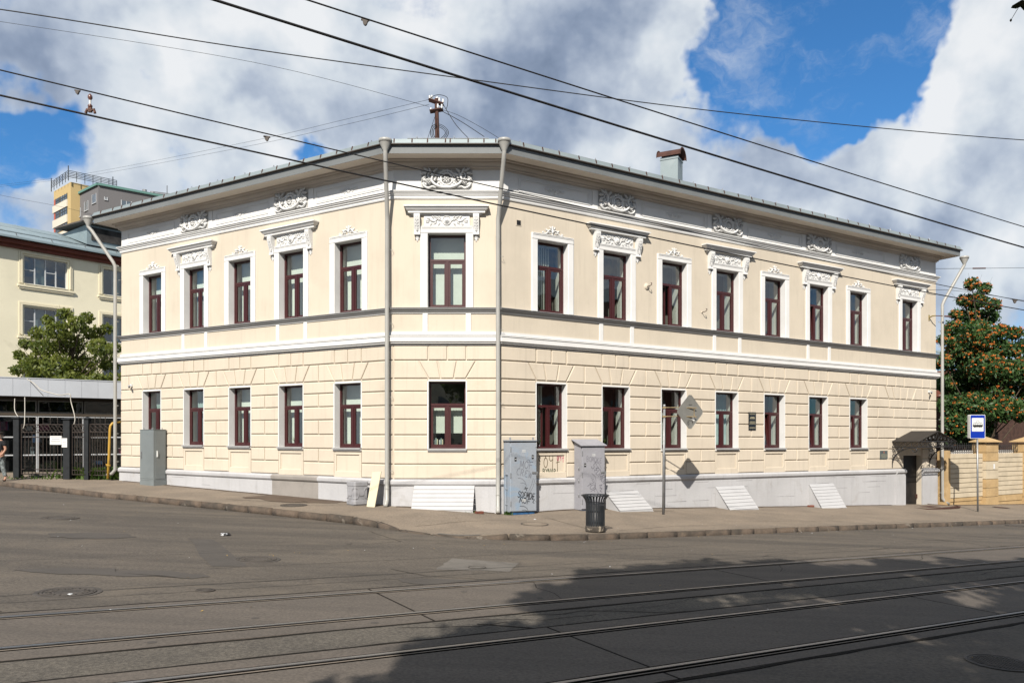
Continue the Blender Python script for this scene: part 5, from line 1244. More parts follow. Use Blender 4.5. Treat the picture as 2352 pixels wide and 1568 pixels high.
# ------------------------------------------------------------------ diamond road sign seen from behind
t = thing('road_sign', 'diamond road sign seen from behind on a grey pole, 617 scrawled on it', 'road sign', (4.60, 23.83, -.11))
m = MB(); m.tube([(0, 0, 0), (.03, 0, 3.33)], .038, 10); m.lathe([(.042, 3.30), (.042, 3.34), (.001, 3.35)], (.03, 0, 0), 10); put('pole', m.mesh('pole', M['galv'], True), t)
HWD = .505; yaw = R(31)
m = MB(); c = .05; dm = [(0 + c, -HWD + c * .0), (HWD, -c), (HWD, c), (c, HWD), (-c, HWD), (-HWD, c), (-HWD, -c), (-c, -HWD)]
m.prism_y(dm, -.004, .004); m.prism_y([(x * 1.0, z * 1.0) for x, z in dm], .004, .006)
pl = put('sign_plate', m.mesh('sign_plate', M['signback']), t, (.82, .02, 3.12), yaw)
m = MB()
for i in range(8):
    a, b = dm[i], dm[(i + 1) % 8]; m.tube([(a[0], 0, a[1]), (b[0], 0, b[1])], .010, 5)
for z in (.24, -.24): m.box(-.07, .07, -.020, -.004, z - .018, z + .018)
put('rim', m.mesh('rim', M['signback']), pl)
m = MB()
for z in (3.25, 2.98): m.tube([(.0, -.02, z), (.35, -.05, z), (.62, -.07, z - .005), (1.02, .04, z - .01)], .016, 6); m.box(-.03, .07, -.06, .05, z - .025, z + .025)
m.tube([(.95, .05, 3.24), (.95, .05, 2.97)], .014, 6)
put('bracket', m.mesh('bracket', mat('rusty_yellowed_steel', (.32, .24, .13), .7, .25, 9)), t)
g = MB(); scrawl(g, '617', -.10, -.40, .13, .07, .25, .010, -.006, 0); g.box(.06, .18, -.0058, -.0045, -.27, -.17, 1); put('graffiti', g.mesh('graffiti', [M['ink'], M['paper']]), pl)

# ------------------------------------------------------------------ tram stop sign
t = thing('tram_stop_sign', 'blue tram stop sign on a thin grey pole before the pillared wall', 'tram stop sign', (18.77, 31.58, -.73))
m = MB(); m.tube([(0, 0, 0), (-.02, 0, 3.05)], .034, 10); put('pole', m.mesh('pole', M['galv'], True), t); yaw = R(2)
X0, X1, Z0_, Z1_ = -.36, .27, 2.94, 3.90
def rr(x0, x1, z0, z1, r, n=4):
    out = []
    for cx, cz, a0 in ((x1 - r, z0 + r, -90), (x1 - r, z1 - r, 0), (x0 + r, z1 - r, 90), (x0 + r, z0 + r, 180)): out += [(cx + r * math.cos(R(a0 + 90 * i / n)), cz + r * math.sin(R(a0 + 90 * i / n))) for i in range(n + 1)]
    return out
m = MB(); m.prism_y(rr(X0, X1, Z0_, Z1_, .04), -.06, .10); bx = put('sign_box', m.mesh('sign_box', M['signwhite']), t, rz=yaw)
m = MB(); m.prism_y(rr(X0 + .02, X1 - .02, Z0_ + .02, Z1_ - .02, .03), -.064, -.0605); put('blue_face', m.mesh('blue_face', M['signblue']), bx)
m = MB(); m.prism_y(rr(X0 + .075, X1 - .075, Z0_ + .29, Z1_ - .13, .02), -.068, -.0645); put('white_panel', m.mesh('white_panel', M['signwhite']), bx)
g = MB(); cx = (X0 + X1) / 2; zb = 3.42; y = -.0705
g.prism_y([(cx - .205, zb), (cx + .205, zb), (cx + .205, zb + .055), (cx + .19, zb + .075), (cx - .19, zb + .075), (cx - .205, zb + .055)], y, -.0685)
g.ribbon([(cx - .20, zb + .06), (cx - .165, zb + .145), (cx + .165, zb + .145), (cx + .20, zb + .06)], .011, y)
for k in (-.10, 0, .10): g.ribbon([(cx + k, zb + .07), (cx + k, zb + .145)], .009, y)
g.ribbon([(cx - .035, zb + .15), (cx - .065, zb + .20), (cx, zb + .255), (cx + .065, zb + .20), (cx + .035, zb + .15)], .008, y)
for k in (-.14, -.085, .085, .14): g.prism_y([(cx + k + .023 * math.cos(2 * PI * i / 10), zb - .015 + .023 * math.sin(2 * PI * i / 10)) for i in range(10)], y, -.0686)
g.ribbon([(cx - .05, zb - .01), (cx + .05, zb - .01)], .018, y)
for k in range(13): g.ribbon([(X0 + .09, Z0_ + .31 + k * .038), (X1 - .09, Z0_ + .31 + k * .038)], .0022, -.0688, 1)
for k in (-.07, .13): g.ribbon([(cx + k - .008, 3.29), (cx + k + .008, 3.29)], .016, y)
put('tram_pictogram', g.mesh('tram_pictogram', [M['black'], M['galv']]), bx)

# ------------------------------------------------------------------ plaques, cameras, hooks on the wall
def textbars(m, x0, x1, zs, h, y, mi, seed):
    rnd = random.Random(seed)
    for z, ins in zs:
        x = x0 + ins
        while x < x1 - ins:
            w = rnd.uniform(.010, .026); m.box(x, min(x + w, x1 - ins), y, y + .001, z, z + h, mi); x += w + .006
t = thing('plaque', 'tall dark memorial plaque with pale lettering between two ground floor windows', 'plaque', W('R', 10.37, .39, .042), DRA)
m = MB(); m.bevel_slab([(-.185, 0), (.185, 0), (.185, .64), (-.185, .64)], -.02, .0, .006); put('slab', m.mesh('slab', M['plaque']), t)
m = MB(); textbars(m, -.16, .16, [(.585, .0), (.555, .03)], .012, -.0215, 0, 1); textbars(m, -.13, .13, [(.445, .03), (.405, .0)], .026, -.0215, 0, 2); textbars(m, -.16, .16, [(.30, .04), (.272, .0), (.244, .03), (.216, .0), (.09, .02), (.065, 0)], .012, -.0215, 0, 3)
put('lettering', m.mesh('lettering', M['gold']), t)
t = thing('plaque', 'small grey-green plaque with a tiny crest near the canopied door', 'plaque', W('R', 18.08, -.70, .042), DRA)
m = MB(); m.bevel_slab([(-.25, 0), (.25, 0), (.25, .34), (-.25, .34)], -.015, .0, .006); put('slab', m.mesh('slab', M['plaque2']), t)
m = MB(); m.prism_y([(-.03, .25), (0, .23), (.03, .25), (.03, .31), (-.03, .31)], -.017, -.0155, 1); textbars(m, -.20, .20, [(.19, .03), (.155, .0), (.12, .02), (.085, 0), (.05, .04)], .010, -.0165, 0, 7)
put('lettering', m.mesh('lettering', [M['gold'], mat('crest_red', (.45, .16, .10), .6, .1)]), t)
def wallcam(label, wall, s, z, flip=1):
    t = thing('security_camera', label, 'security camera', W(wall, s, z, .04), WALLS[wall][3])
    m = MB(); m.box(-.04, .04, -.06, 0, -.04, .05); m.tube([(0, -.05, 0), (flip * .02, -.12, -.03)], .012, 6); put('mount', m.mesh('mount', M['signwhite']), t)
    m = MB(); m.tube([(-flip * .06, -.10, -.01), (flip * .12, -.20, -.08)], .035, 10); m.tube([(flip * .115, -.197, -.077), (flip * .13, -.205, -.083)], .026, 10, 1); put('camera_body', m.mesh('camera_body', [M['concrete'], M['black']]), t)
wallcam('small grey security camera high on the left wall end', 'L', -12.55, 1.92, 1); wallcam('small beige security camera under the belt at the right wall end', 'R', 21.25, 2.15, -1)
def hook(label, s, z, r):
    t = thing('wall_hook', label, 'wall hook', W('R', s, z, .0), DRA)
    m = MB(); m.lathe([(.001, .035), (r * .9, .028), (r, .0)], n=16); me = m.mesh('rose', M['cream'], True); me.transform(Matrix.Rotation(PI / 2, 4, 'X')); put('rose', me, t)
    m = MB(); m.tube([(0, -.02, 0), (.01, -.14, .0), (.03, -.20, .03), (.03, -.22, .08), (.03, -.17, .10)], .012, 6); put('hook', m.mesh('hook', M['rust']), t)
hook('big round wall rose with a cable hook between upper windows', 5.50, 4.98, .11); hook('tiny cable hook on the upper right wall, without a rose', 7.95, 4.37, .03)
m = MB(); m.box(-.09, .09, -.012, .03, -.09, .09, 0); m.box(-.07, .07, -.0135, -.011, -.075, .07, 1); bpart('vent_hole', m.mesh('vent_hole', [M['cream'], M['black']]), 'R', .62, 6.32)

# ------------------------------------------------------------------ wrought-iron canopy over the door
q0 = W('R', 20.0, 0, 0); t = thing('door_canopy', 'black wrought-iron canopy with a gabled sheet roof over the door', 'canopy', (q0.x, q0.y, 0), DRA)
hw_, dp, ze, zr = 1.33, 1.16, 2.11, 2.53
for sx in (-1, 1):
    m = MB(); v = [(sx * (hw_ + .03), -dp - .04, ze - .01), (0, -dp - .04, zr), (0, .0, zr), (sx * (hw_ + .03), 0.0, ze - .01)]; v2 = [(x, y, z - .022) for x, y, z in v]
    m.add(v + v2, [(0, 1, 2, 3), (7, 6, 5, 4), (0, 4, 5, 1), (1, 5, 6, 2), (2, 6, 7, 3), (3, 7, 4, 0)]); put('roof_sheet', m.mesh('roof_sheet', M['canopy']), t)
def bar(m, a, b, r=.012): m.tube([a, b], r * 1.35, 5)
m = MB()
for y in (-dp,): bar(m, (-hw_, y, ze - .02), (hw_, y, ze - .02), .018); bar(m, (-hw_, y, ze - .24), (hw_, y, ze - .24), .016)
for sx in (-1, 1):
    bar(m, (sx * hw_, 0, ze - .02), (sx * hw_, -dp, ze - .02), .018); bar(m, (sx * hw_, 0, ze - .24), (sx * hw_, -dp, ze - .24), .016); bar(m, (sx * hw_, -dp, ze - .02), (0, -dp, zr - .02), .016); bar(m, (sx * hw_, 0, ze), (sx * hw_, 0, 1.03), .016)
put('frame', m.mesh('frame', M['iron']), t)
m = MB()
for k in range(9):
    x0, x1 = -hw_ + k * 2 * hw_ / 9, -hw_ + (k + 1) * 2 * hw_ / 9; bar(m, (x0, -dp, ze - .24), (x1, -dp, ze - .02), .007); bar(m, (x1, -dp, ze - .24), (x0, -dp, ze - .02), .007); bar(m, (x1, -dp, ze - .24), (x1, -dp, ze - .02), .008)
put('front_lattice', m.mesh('front_lattice', M['iron']), t)
for sx in (-1, 1):
    m = MB()
    for k in range(4):
        y0, y1 = -k * dp / 4, -(k + 1) * dp / 4; bar(m, (sx * hw_, y0, ze - .24), (sx * hw_, y1, ze - .02), .007); bar(m, (sx * hw_, y1, ze - .24), (sx * hw_, y0, ze - .02), .007); bar(m, (sx * hw_, y1, ze - .24), (sx * hw_, y1, ze - .02), .008)
    put('side_lattice', m.mesh('side_lattice', M['iron']), t)
    m = MB(); pth = [(sx * hw_, -.03, 1.02)] + [(sx * hw_, -.03 - .90 * (1 - math.cos(a)), 1.10 + .74 * math.sin(a)) for a in np.linspace(0, PI / 2, 12)] + [(sx * hw_, -1.0, 1.83)]
    m.tube(pth, .026, 6); m.tube([(sx * hw_, -1.0 - .09 * math.sin(a), 1.74 + .09 * math.cos(a) * (1 - a / 9)) for a in np.linspace(0, 5.2, 14)], .024, 6)
    for (yy, zz, rr_) in ((-.12, 1.72, .09), (-.30, 1.76, .07), (-.10, 1.50, .07), (-.46, 1.80, .05), (-.07, 1.33, .05)): m.tube([(sx * hw_, yy - rr_ * (1 - .08 * a) * math.cos(a), zz + rr_ * (1 - .08 * a) * math.sin(a)) for a in np.linspace(0, 8, 18)], .013, 5)
    put('bracket', m.mesh('bracket', M['iron']), t)
m = MB()
for sx in (-1, 1):
    for (x, z, r_) in ((.22, .13, .10), (.50, .10, .08), (.76, .07, .06), (.98, .045, .04)): m.tube([(sx * (x + r_ * (1 - .08 * a) * math.cos(a)), -dp, ze + z + r_ * (1 - .08 * a) * math.sin(a)) for a in np.linspace(0, 8, 20)], .016, 5)
    m.tube([(0, -dp, ze + .02), (sx * .09, -dp, ze + .16), (0, -dp, ze + .36)], .010, 5)
put('gable_scrolls', m.mesh('gable_scrolls', M['iron']), t)
# step slab at the door
t = thing('door_step', 'low concrete step slab with a rusty steel edge before the canopied door', 'step', (q0.x, q0.y, 0), DRA); zs = -.565
m = MB(); m.box(-1.15, 1.15, -1.42, .30, -.95, zs - .02); put('slab', m.mesh('slab', M['pave']), t)
m = MB(); m.box(-1.17, 1.17, -1.44, -1.42, zs - .075, zs); m.box(-1.17, -1.15, -1.42, 0, zs - .075, zs); m.box(1.15, 1.17, -1.42, 0, zs - .075, zs); m.box(-.35, .35, -1.1, -.6, zs - .02, zs - .008); put('steel_edge', m.mesh('steel_edge', M['rust']), t)

# ------------------------------------------------------------------ pillared wall on the right
def Wf(s, d=0): return W('R', s, 0, d) - Vector((0, 0, CAMZ - .004 * s))
ZT = 1.55
def gz(s): q = Q(s, .3); return pav(q.x, q.y)
t = thing('pillared_wall', 'cream banded street wall with ochre pillars and iron railings on top', 'wall', Q(22.0, -.1, -.85), DRA)
T0 = Vector(t.location)
def wl(s, d, z): return (s - 22.0, -(d + .1) + 0.0, z - T0.z)     # local coordinates along the street wall line
def wbox(m, s0, s1, d0, d1, z0, z1, mi=0):
    a = wl(s0, d1, z0); b = wl(s1, d0, z1); m.box(a[0], b[0], a[1], b[1], z0 - T0.z, z1 - T0.z, mi)
PIL = [(25.11, 26.14), (28.62, 29.65), (32.1, 33.1), (35.6, 36.6), (39.1, 40.1)]; prev = 22.40
m = MB(); wbox(m, 22.05, 22.42, -.05, .32, -1.2, ZT + .15); put('end_pier', m.mesh('end_pier', M['fence_ochre']), t)
nC = 9; zb0 = -.38
for (a, b) in PIL:
    base = min(gz(prev), gz(a)) - .35
    m = MB(); wbox(m, prev, a, -.14, .22, base, ZT - .01); put('wall_core', m.mesh('wall_core', M['fence_ochre']), t)
    for k in range(nC):
        z0 = zb0 + (ZT - zb0) * k / nC; z1 = zb0 + (ZT - zb0) * (k + 1) / nC; dz = -.018 * (prev - 22)
        m = MB(); v = wl(prev + .01, .27, z0 + .011); u = wl(a - .01, .27, z1 - .011)
        m.bevel_slab([(v[0], v[2]), (u[0], v[2]), (u[0], u[2]), (v[0], u[2])], v[1] - .0, v[1] + .028, .008); put('wall_course', m.mesh('wall_course', M['fence_cream']), t)
    m = MB(); v = wl(prev + .02, .25, gz(prev) + .12); u = wl(a - .02, .25, zb0 - .01); m.bevel_slab([(v[0], v[2]), (u[0], v[2]), (u[0], u[2]), (v[0], u[2])], v[1], v[1] + .028, .008); put('foot_course', m.mesh('foot_course', M['fence_ochre']), t)
    # pillar in drums
    pb = gz(a) - .4; tops = [pb, gz(a) + .35, gz(a) + .75, gz(a) + 1.15, gz(a) + 1.55, gz(a) + 1.95, ZT + .04, ZT + .46]
    for k in range(len(tops) - 1):
        m = MB(); v = wl(a, .42, tops[k] + .010); u = wl(b, .42, tops[k + 1] - .010)
        m.box(v[0], u[0], v[1], v[1] + .62, v[2], u[2]); o = put('pillar_drum', m.mesh('pillar_drum', M['fence_ochre'] if k not in (3, 4) or a > 27 else M['fence_cream']), t)
    m = MB(); wbox(m, a + .02, b - .02, -.16, .40, pb, ZT + .45); put('pillar_core', m.mesh('pillar_core', M['dark_edge']), t)
    m = MB(); v = wl(a - .10, .54, ZT + .50); u = wl(b + .10, .54, 0); cx = (v[0] + u[0]) / 2; cy = v[1] + .42; z = v[2]; e = .42 + .22
    m.add([(v[0], v[1], z), (u[0], v[1], z), (u[0], v[1] + .84, z), (v[0], v[1] + .84, z), (v[0], v[1], z + .04), (u[0], v[1], z + .04), (u[0], v[1] + .84, z + .04), (v[0], v[1] + .84, z + .04), (cx, cy, z + .26)],
          [(0, 3, 2, 1), (0, 1, 5, 4), (1, 2, 6, 5), (2, 3, 7, 6), (3, 0, 4, 7), (4, 5, 8), (5, 6, 8), (6, 7, 8), (7, 4, 8)]); put('pillar_cap', m.mesh('pillar_cap', M['fence_ochre']), t)
    m = MB(); wbox(m, prev + .02, a - .02, -.30, -.16, ZT - .1, ZT + .13); put('white_back_slab', m.mesh('white_back_slab', M['white']), t)  # slab added in place of an unidentified white shape behind the railing
    m = MB(); z0, z1 = ZT + .02 - T0.z, ZT + .36 - T0.z; y = wl(0, .04, 0)[1]; x0, x1 = wl(prev, 0, 0)[0], wl(a, 0, 0)[0]
    m.tube([(x0, y, z1), (x1, y, z1)], .014, 5); m.tube([(x0, y, z0 + .03), (x1, y, z0 + .03)], .012, 5); n = int((x1 - x0) / .17)
    for k in range(n + 1):
        x = x0 + (x1 - x0) * k / n; m.tube([(x, y, z0), (x, y, z1 + .12)], .009, 5)
        if k < n:
            w_ = (x1 - x0) / n; m.tube([(x, y, z1)] + [(x + w_ * .5 - w_ * .8 * math.cos(a_), y, z1 - .02 - .18 * math.sin(a_)) for a_ in np.linspace(.2, PI - .2, 8)] + [(x + w_, y, z1)], .008, 5); m.tube([(x, y, z0 + .14), (x + w_ * .5, y, z0 + .02), (x + w_, y, z0 + .14)], .008, 5)
    put('iron_railing', m.mesh('iron_railing', M['iron']), t)
    prev = b
v = wl(25.75, .43, 1.05 - .2)
m = MB(); m.box(v[0] - .07, v[0] + .07, v[1] - .004, v[1] - .001, v[2], v[2] + .22); put('paper_notice', m.mesh('paper_notice', M['paper']), t)

# ------------------------------------------------------------------ brick building behind the wall on the right
t = thing('brick_building', 'red-brick building, tree shade put in its wall colour, with a blue-grey sheet roof behind the pillared wall', 'building', (30, 46, -1.3), DRA)
m = MB(); m.box(-6, 22, 0, 9, 0, 5.9); put('wall', m.mesh('wall', M['brick_shaded']), t)
m = MB()
for r_ in range(0, 60):
    z = 1.2 + r_ * .078; m.box(-6, 6.5, -.006, .0, z, z + .064)
put('brick_course', m.mesh('brick_course', M['brick_shaded']), t, kind='stuff')
m = MB(); m.add([(-6.4, -.5, 5.75), (22.4, -.5, 5.75), (22.4, 3.0, 6.9), (-6.4, 3.0, 6.9), (-6.4, -.5, 5.9), (22.4, -.5, 5.9), (22.4, 3.0, 7.05), (-6.4, 3.0, 7.05)], [(0, 3, 2, 1), (4, 5, 6, 7), (0, 1, 5, 4), (1, 2, 6, 5), (2, 3, 7, 6), (3, 0, 4, 7)]); put('roof', m.mesh('roof', M['roof_old']), t)
m = MB(); m.box(1.2, 22, 3.1, 9, 5.9, 8.0); put('upper_wall', m.mesh('upper_wall', M['brick']), t)
m = MB(); m.add([(.8, 2.8, 7.9), (22, 2.8, 7.9), (22, 6.0, 9.3), (.8, 6.0, 9.3), (.8, 2.8, 8.0), (22, 2.8, 8.0), (22, 6.0, 9.4), (.8, 6.0, 9.4)], [(0, 3, 2, 1), (4, 5, 6, 7), (0, 1, 5, 4), (1, 2, 6, 5), (2, 3, 7, 6), (3, 0, 4, 7)]); put('upper_roof', m.mesh('upper_roof', M['roof_old']), t)
# ------------------------------------------------------------------ left side: iron fence and gates
def FL(x):                                                           # the fence line, a little behind the pavement edge
    return 30.05 + (x + 19.1) * -.13
def post(label, px0, px1, ztop=2.96):
    xa, xb = px0, px1; xc = (xa + xb) / 2; y = FL(xc); t = thing('gate_post', label, 'post', (xc, y, pav(xc, y)), R(-7)); h = ztop - pav(xc, y); w = (xb - xa) / 2
    m = MB(); m.box(-w, w, -w, w, 0, h); put('shaft', m.mesh('shaft', M['post']), t)
    m = MB(); m.box(-w - .05, w + .05, -w - .05, w + .05, h, h + .025); m.add([(-w - .05, -w - .05, h + .025), (w + .05, -w - .05, h + .025), (w + .05, w + .05, h + .025), (-w - .05, w + .05, h + .025), (0, 0, h + .08)], [(0, 1, 4), (1, 2, 4), (2, 3, 4), (3, 0, 4)]); put('cap', m.mesh('cap', M['post']), t); return t
XP = lambda px, Y=29.8: (px - 1176) / 1800 * Y
post('dark gate post at the far left, next to the walking person', XP(26), XP(40), 2.98)
post('dark gate post between the wide gate and the narrow one, paper notice on it', XP(151), XP(167), 2.93)
post('dark gate post right of the narrow gate, flecked with white paint', XP(200.5), XP(211), 2.95)
def fence_panel(name, label, cat, x0, x1, ztop, zbot, nb, circ, group=None):
    y0 = FL(x0); ang = math.atan2(FL(x1) - y0, x1 - x0); L = math.hypot(x1 - x0, FL(x1) - y0); t = thing(name, label, cat, (x0, y0, zbot), ang, group); H = ztop - zbot
    m = MB(); f = .022
    for (a, b) in (((0, 0), (L, 0)), ((0, H), (L, H)), ((0, 0), (0, H)), ((L, 0), (L, H)), ((0, H - .30), (L, H - .30)), ((0, H - .48), (L, H - .48)), ((0, .17), (L, .17))): m.tube([(a[0], 0, a[1]), (b[0], 0, b[1])], f * .8, 4)
    put('frame', m.mesh('frame', M['irongate']), t)
    m = MB(); m.tube([(0, 0, .0), (0, 0, H - .30)], .014, 4); bmh = m.mesh('bar', M['irongate'])
    for k in range(1, nb): put('bar', bmh, t, (L * k / nb, 0, 0))
    m = MB(); r_ = .135; m.tube([(r_ * math.cos(a), 0, r_ * math.sin(a)) for a in np.linspace(0, 2 * PI, 17)], .011, 4)
    for a in (PI / 4, 3 * PI / 4): m.tube([(-r_ * math.cos(a), 0, -r_ * math.sin(a)), (r_ * math.cos(a), 0, r_ * math.sin(a))], .008, 4)
    cm = m.mesh('ring', M['irongate'])
    for k in range(circ): put('ring', cm, t, (L * (k + .5) / circ, 0, H - .15))
    m = MB(); m.tube([(0, 0, 0), (0, 0, .16), (0, 0, .22), (0, 0, .30)], [.010, .010, .024, .002], 5); sp = m.mesh('spike', M['irongate'])
    for k in range(1, circ): put('spike', sp, t, (L * k / circ, 0, H))
    return t
G1 = fence_panel('gate', 'wide iron gate with a row of ringed crosses and a white notice', 'gate', XP(41), XP(150), 2.74, .86, 12, 6)
fence_panel('gate', 'narrow iron gate between the two right-hand dark posts', 'gate', XP(168), XP(200), 2.74, .84, 5, 4)
fence_panel('iron_fence', 'iron fence panel between the last dark post and the yellow pipe', 'fence', XP(211.5), XP(262), 2.75, .82, 8, 4)
m = MB(); m.box(-.24, .24, -.03, -.024, -.16, .17)
n_ = put('notice', m.mesh('notice', M['paper']), G1, (1.46, 0, 1.28))
def lines(parent, w, h, n):
    m = MB()
    for k in range(n): z = h / 2 - h * (k + .9) / (n + 1); m.box(-w * (.42 - .06 * (k % 2)), w * (.42 - .06 * (k % 2)), -.032, -.0305, z, z + h * .045)
    put('print', m.mesh('print', M['ink_soft']), parent)
lines(n_, .48, .33, 4)
m = MB(); m.box(-.11, .11, -.006, 0, -.17, .17); o = put('paper_notice', m.mesh('notice', M['paper']), None, (XP(154.5), FL(XP(154.5)) - .15, 2.05), R(-7)); tag(o, 'white paper notice taped to the middle gate post', 'notice')
m = MB()
for k in range(4): m.box(-.08, .08, -.0075, -.0065, .08 - k * .06, .09 - k * .06)
put('print', m.mesh('print', M['ink_soft']), o)
# yellow gas pipe
gx, gy = XP(261.5, 29.6), 29.35; t = thing('gas_pipe', 'yellow gas pipe bent over at the top, left of the building', 'pipe', (gx, gy, .70))
m = MB(); m.tube([(-.10, 0, 0), (-.06, 0, .8), (-.02, 0, 1.85), (.0, 0, 1.98), (.06, .03, 2.08), (.16, .10, 2.12), (.30, .25, 2.12)], .045, 10); put('pipe', m.mesh('pipe', M['yellow'], True), t)
m = MB(); m.box(-.16, -.06, -.03, .03, .52, .56); m.lathe([(.06, -.02), (.075, -.02), (.075, .04), (.06, .04)], (-.07, 0, .5), 10); put('valve', m.mesh('valve', M['yellow']), t)
# stone parapet under the fence and plants behind it
m = MB(); m.box(0, 4.1, .12, .5, -.3, .26)
o = put('low_wall', m.mesh('low_wall', mat('rough_stone', (.20, .18, .15), .9, .3, 3, bump=1, bscale=14, bdist=.03)), None, (XP(45), FL(XP(45)) + .2, .60), R(-7.4)); tag(o, 'low rough stone base behind the iron gates', 'low wall')

# ------------------------------------------------------------------ low glazed pavilion behind the fence
ka = Vector((-21.6, 31.9, 0)); kd = Vector((3.5, 2.45, 0)).normalized(); kn = Vector((kd.y, -kd.x, 0)); kth = math.atan2(kd.y, kd.x)
t = thing('glazed_pavilion', 'low shop pavilion with a pale metal fascia and white-framed glazing behind the iron fence', 'pavilion', (ka.x, ka.y, .55), kth)
L0, L1 = -7.0, 7.2; KZ = .55
Hf0, Hf1 = 3.40, 4.14                                                # fascia from / to above the base
m = MB(); m.box(L0, L1, .8, 7.5, 0, 3.9, 0); put('shop_interior', m.mesh('shop_interior', M['kioskdark']), t)
x = L0; k = 0
while x < L1 - .1:
    w = .62; m = MB(); m.bevel_slab([(x + .003, Hf0), (min(x + w, L1) - .003, Hf0), (min(x + w, L1) - .003, Hf1), (x + .003, Hf1)], -.60, -.56, .004); put('fascia_panel', m.mesh('fascia_panel', M['kioskmetal']), t); x += w
m = MB(); m.box(L0, L1, -.56, 7.5, Hf1 - .04, Hf1 + .03); m.box(L0, L1, -.62, -.54, Hf1, Hf1 + .035); put('roof', m.mesh('roof', M['kioskmetal']), t)
m = MB(); m.box(L0, L1, -.55, .06, Hf0 + .02, Hf0 + .06); m.box(L0, L1, -.02, .10, Hf0 - .62 + .50, Hf0 + .02); m.box(L0, L1, -.02, .08, 2.62, 2.74); put('brown_trim', m.mesh('brown_trim', M['kioskbrown']), t)
wx = [L0 + .35 + i * 1.72 for i in range(9)]
for i in range(8):
    a, b = wx[i] + .02, wx[i + 1] - .02; m = MB(); z0, z1 = 2.74, 3.27; w = .05
    m.box(a, b, -.03, .04, z0, z0 + w); m.box(a, b, -.03, .04, z1 - w, z1); m.box(a, a + w, -.03, .04, z0 + w, z1 - w); m.box(b - w, b, -.03, .04, z0 + w, z1 - w)
    f = put('transom_window', m.mesh('transom_window', mat('grey_window_frame', (.20, .19, .17), .6, .05)), t); m = MB(); m.quad((a + w, 0, z0 + w), (b - w, 0, z0 + w), (b - w, 0, z1 - w), (a + w, 0, z1 - w)); put('pane', m.mesh('pane', GLASS_DARK), f)
for i in range(8):
    a, b = wx[i] + .01, wx[i + 1] - .01; m = MB(); w = .032; z0, z1 = .18, 2.60
    for (q0_, q1_, r0, r1) in ((a, b, z0, z0 + w), (a, b, z1 - w, z1), (a, a + w, z0 + w, z1 - w), (b - w, b, z0 + w, z1 - w), (a + w, b - w, .95, 1.0), (a + w, b - w, 1.70, 1.75)): m.box(q0_, q1_, -.04, .05, r0, r1)
    f = put('shop_window', m.mesh('shop_window', M['pvc']), t); m = MB(); m.quad((a + w, 0, z0 + w), (b - w, 0, z0 + w), (b - w, 0, z1 - w), (a + w, 0, z1 - w)); put('pane', m.mesh('pane', GLASS_DARK), f)
m = MB(); rnd = random.Random(3)
for k in range(34):
    x = rnd.uniform(L0, L1); z = rnd.choice([.5, 1.0, 1.5, 2.0]); m.box(x, x + rnd.uniform(.1, .5), .45, .70, z, z + rnd.uniform(.12, .4), rnd.randrange(4))
put('goods', m.mesh('goods', [mat('goods_pink', (.5, .08, .2), .7), mat('goods_blue', (.08, .15, .3), .7), M['kioskbrown'], M['litter']]), t, kind='stuff')
m = MB(); m.box(L0, L1, -.06, .5, -.4, .16); put('footing', m.mesh('footing', M['fence_ochre']), t)
def wire(name, label, pts, r, cat='cable', m=None, group=None, seg=10):
    mb = MB(); P = arc_path([tuple(p) for p in pts], seg) if len(pts) > 2 else [tuple(p) for p in pts]
    mb.tube(P, r, 5, caps=False); o = put(name, mb.mesh(name, m or M['wire'], True)); return tag(o, label, cat, group)
def PX(x, y, Y): return Vector(((x - 1176) / 1800 * Y, Y, CAMZ + (1010 - y) / 1800 * Y))
whc = mat('dirty_white_cable', (.55, .52, .46), .7, .1)
wire('loose_cable', 'whitish coiled cable sagging in front of the pavilion fascia', [PX(62, 870, 30.8), PX(78, 880, 30.5), PX(95, 895, 30.3), PX(120, 903, 30.2), PX(140, 907, 30), PX(160, 905, 29.8), PX(163, 922, 29.8), PX(172, 958, 29.7), PX(170, 974, 29.7)], .02, m=whc)
wire('loose_cable', 'straight dark cable running down over the pavilion fascia', [PX(64, 870, 30.8), PX(100, 909, 30.6)], .012, m=M['kioskbrown'])
wire('loose_cable', 'whitish cable end hanging down onto the wide gate', [PX(57, 912, 30.3), PX(57, 950, 29.9), PX(56, 974, 29.7), PX(53, 984, 29.7)], .016, m=whc)
wire('loose_cable', 'short whitish cable looping onto the far left post', [PX(34, 915, 30), PX(34, 942, 29.9), PX(42, 957, 29.8)], .016, m=whc)

# ------------------------------------------------------------------ three-storey building on the left
fa = Vector((-32.7, 50.0, 0)); fb = Vector((-27.85, 56.0, 0)); fd = (fb - fa).normalized(); fth = math.atan2(fd.y, fd.x); FLn = (fb - fa).length
t = thing('apartment_block', 'pale yellow three-storey block with a blue-grey sheet roof at the left', 'building', (fa.x, fa.y, 0), fth)
def fproj(px, py):                                                   # photo measure to facade coordinates, once, in metres
    r_ = (px - 1176) / 1800; s = (r_ * fa.y - fa.x) / (fd.x - r_ * fd.y); Y = fa.y + s * fd.y; return s, CAMZ + (1010 - py) / 1800 * Y
zE = CAMZ + 13.0
rows_ = [(10.2, 12.5), (6.9, 9.2), (3.6, 5.9)]
U = lambda x, y: fproj((x / 1.96) / 1.7415, (600 + y / 1.96) / 1.7415)
wA0, wA1 = U(190, 900)[0], U(530, 900)[0]; wB0, wB1 = U(812, 1000)[0], U(1100, 1000)[0]
zA0, zA1 = U(190, 1045)[1], U(190, 825)[1]; dzr = (U(180, 1225)[1] - U(190, 825)[1])
print('facade', wA0, wA1, wB0, wB1, zA0, zA1, dzr, U(0, 700), U(965, 870))
cells_s = sorted([-16, 26, wA0, wA1, wB0, wB1, wA0 - 6.2, wA1 - 6.2]); zz = [-2, zE]; holes = []
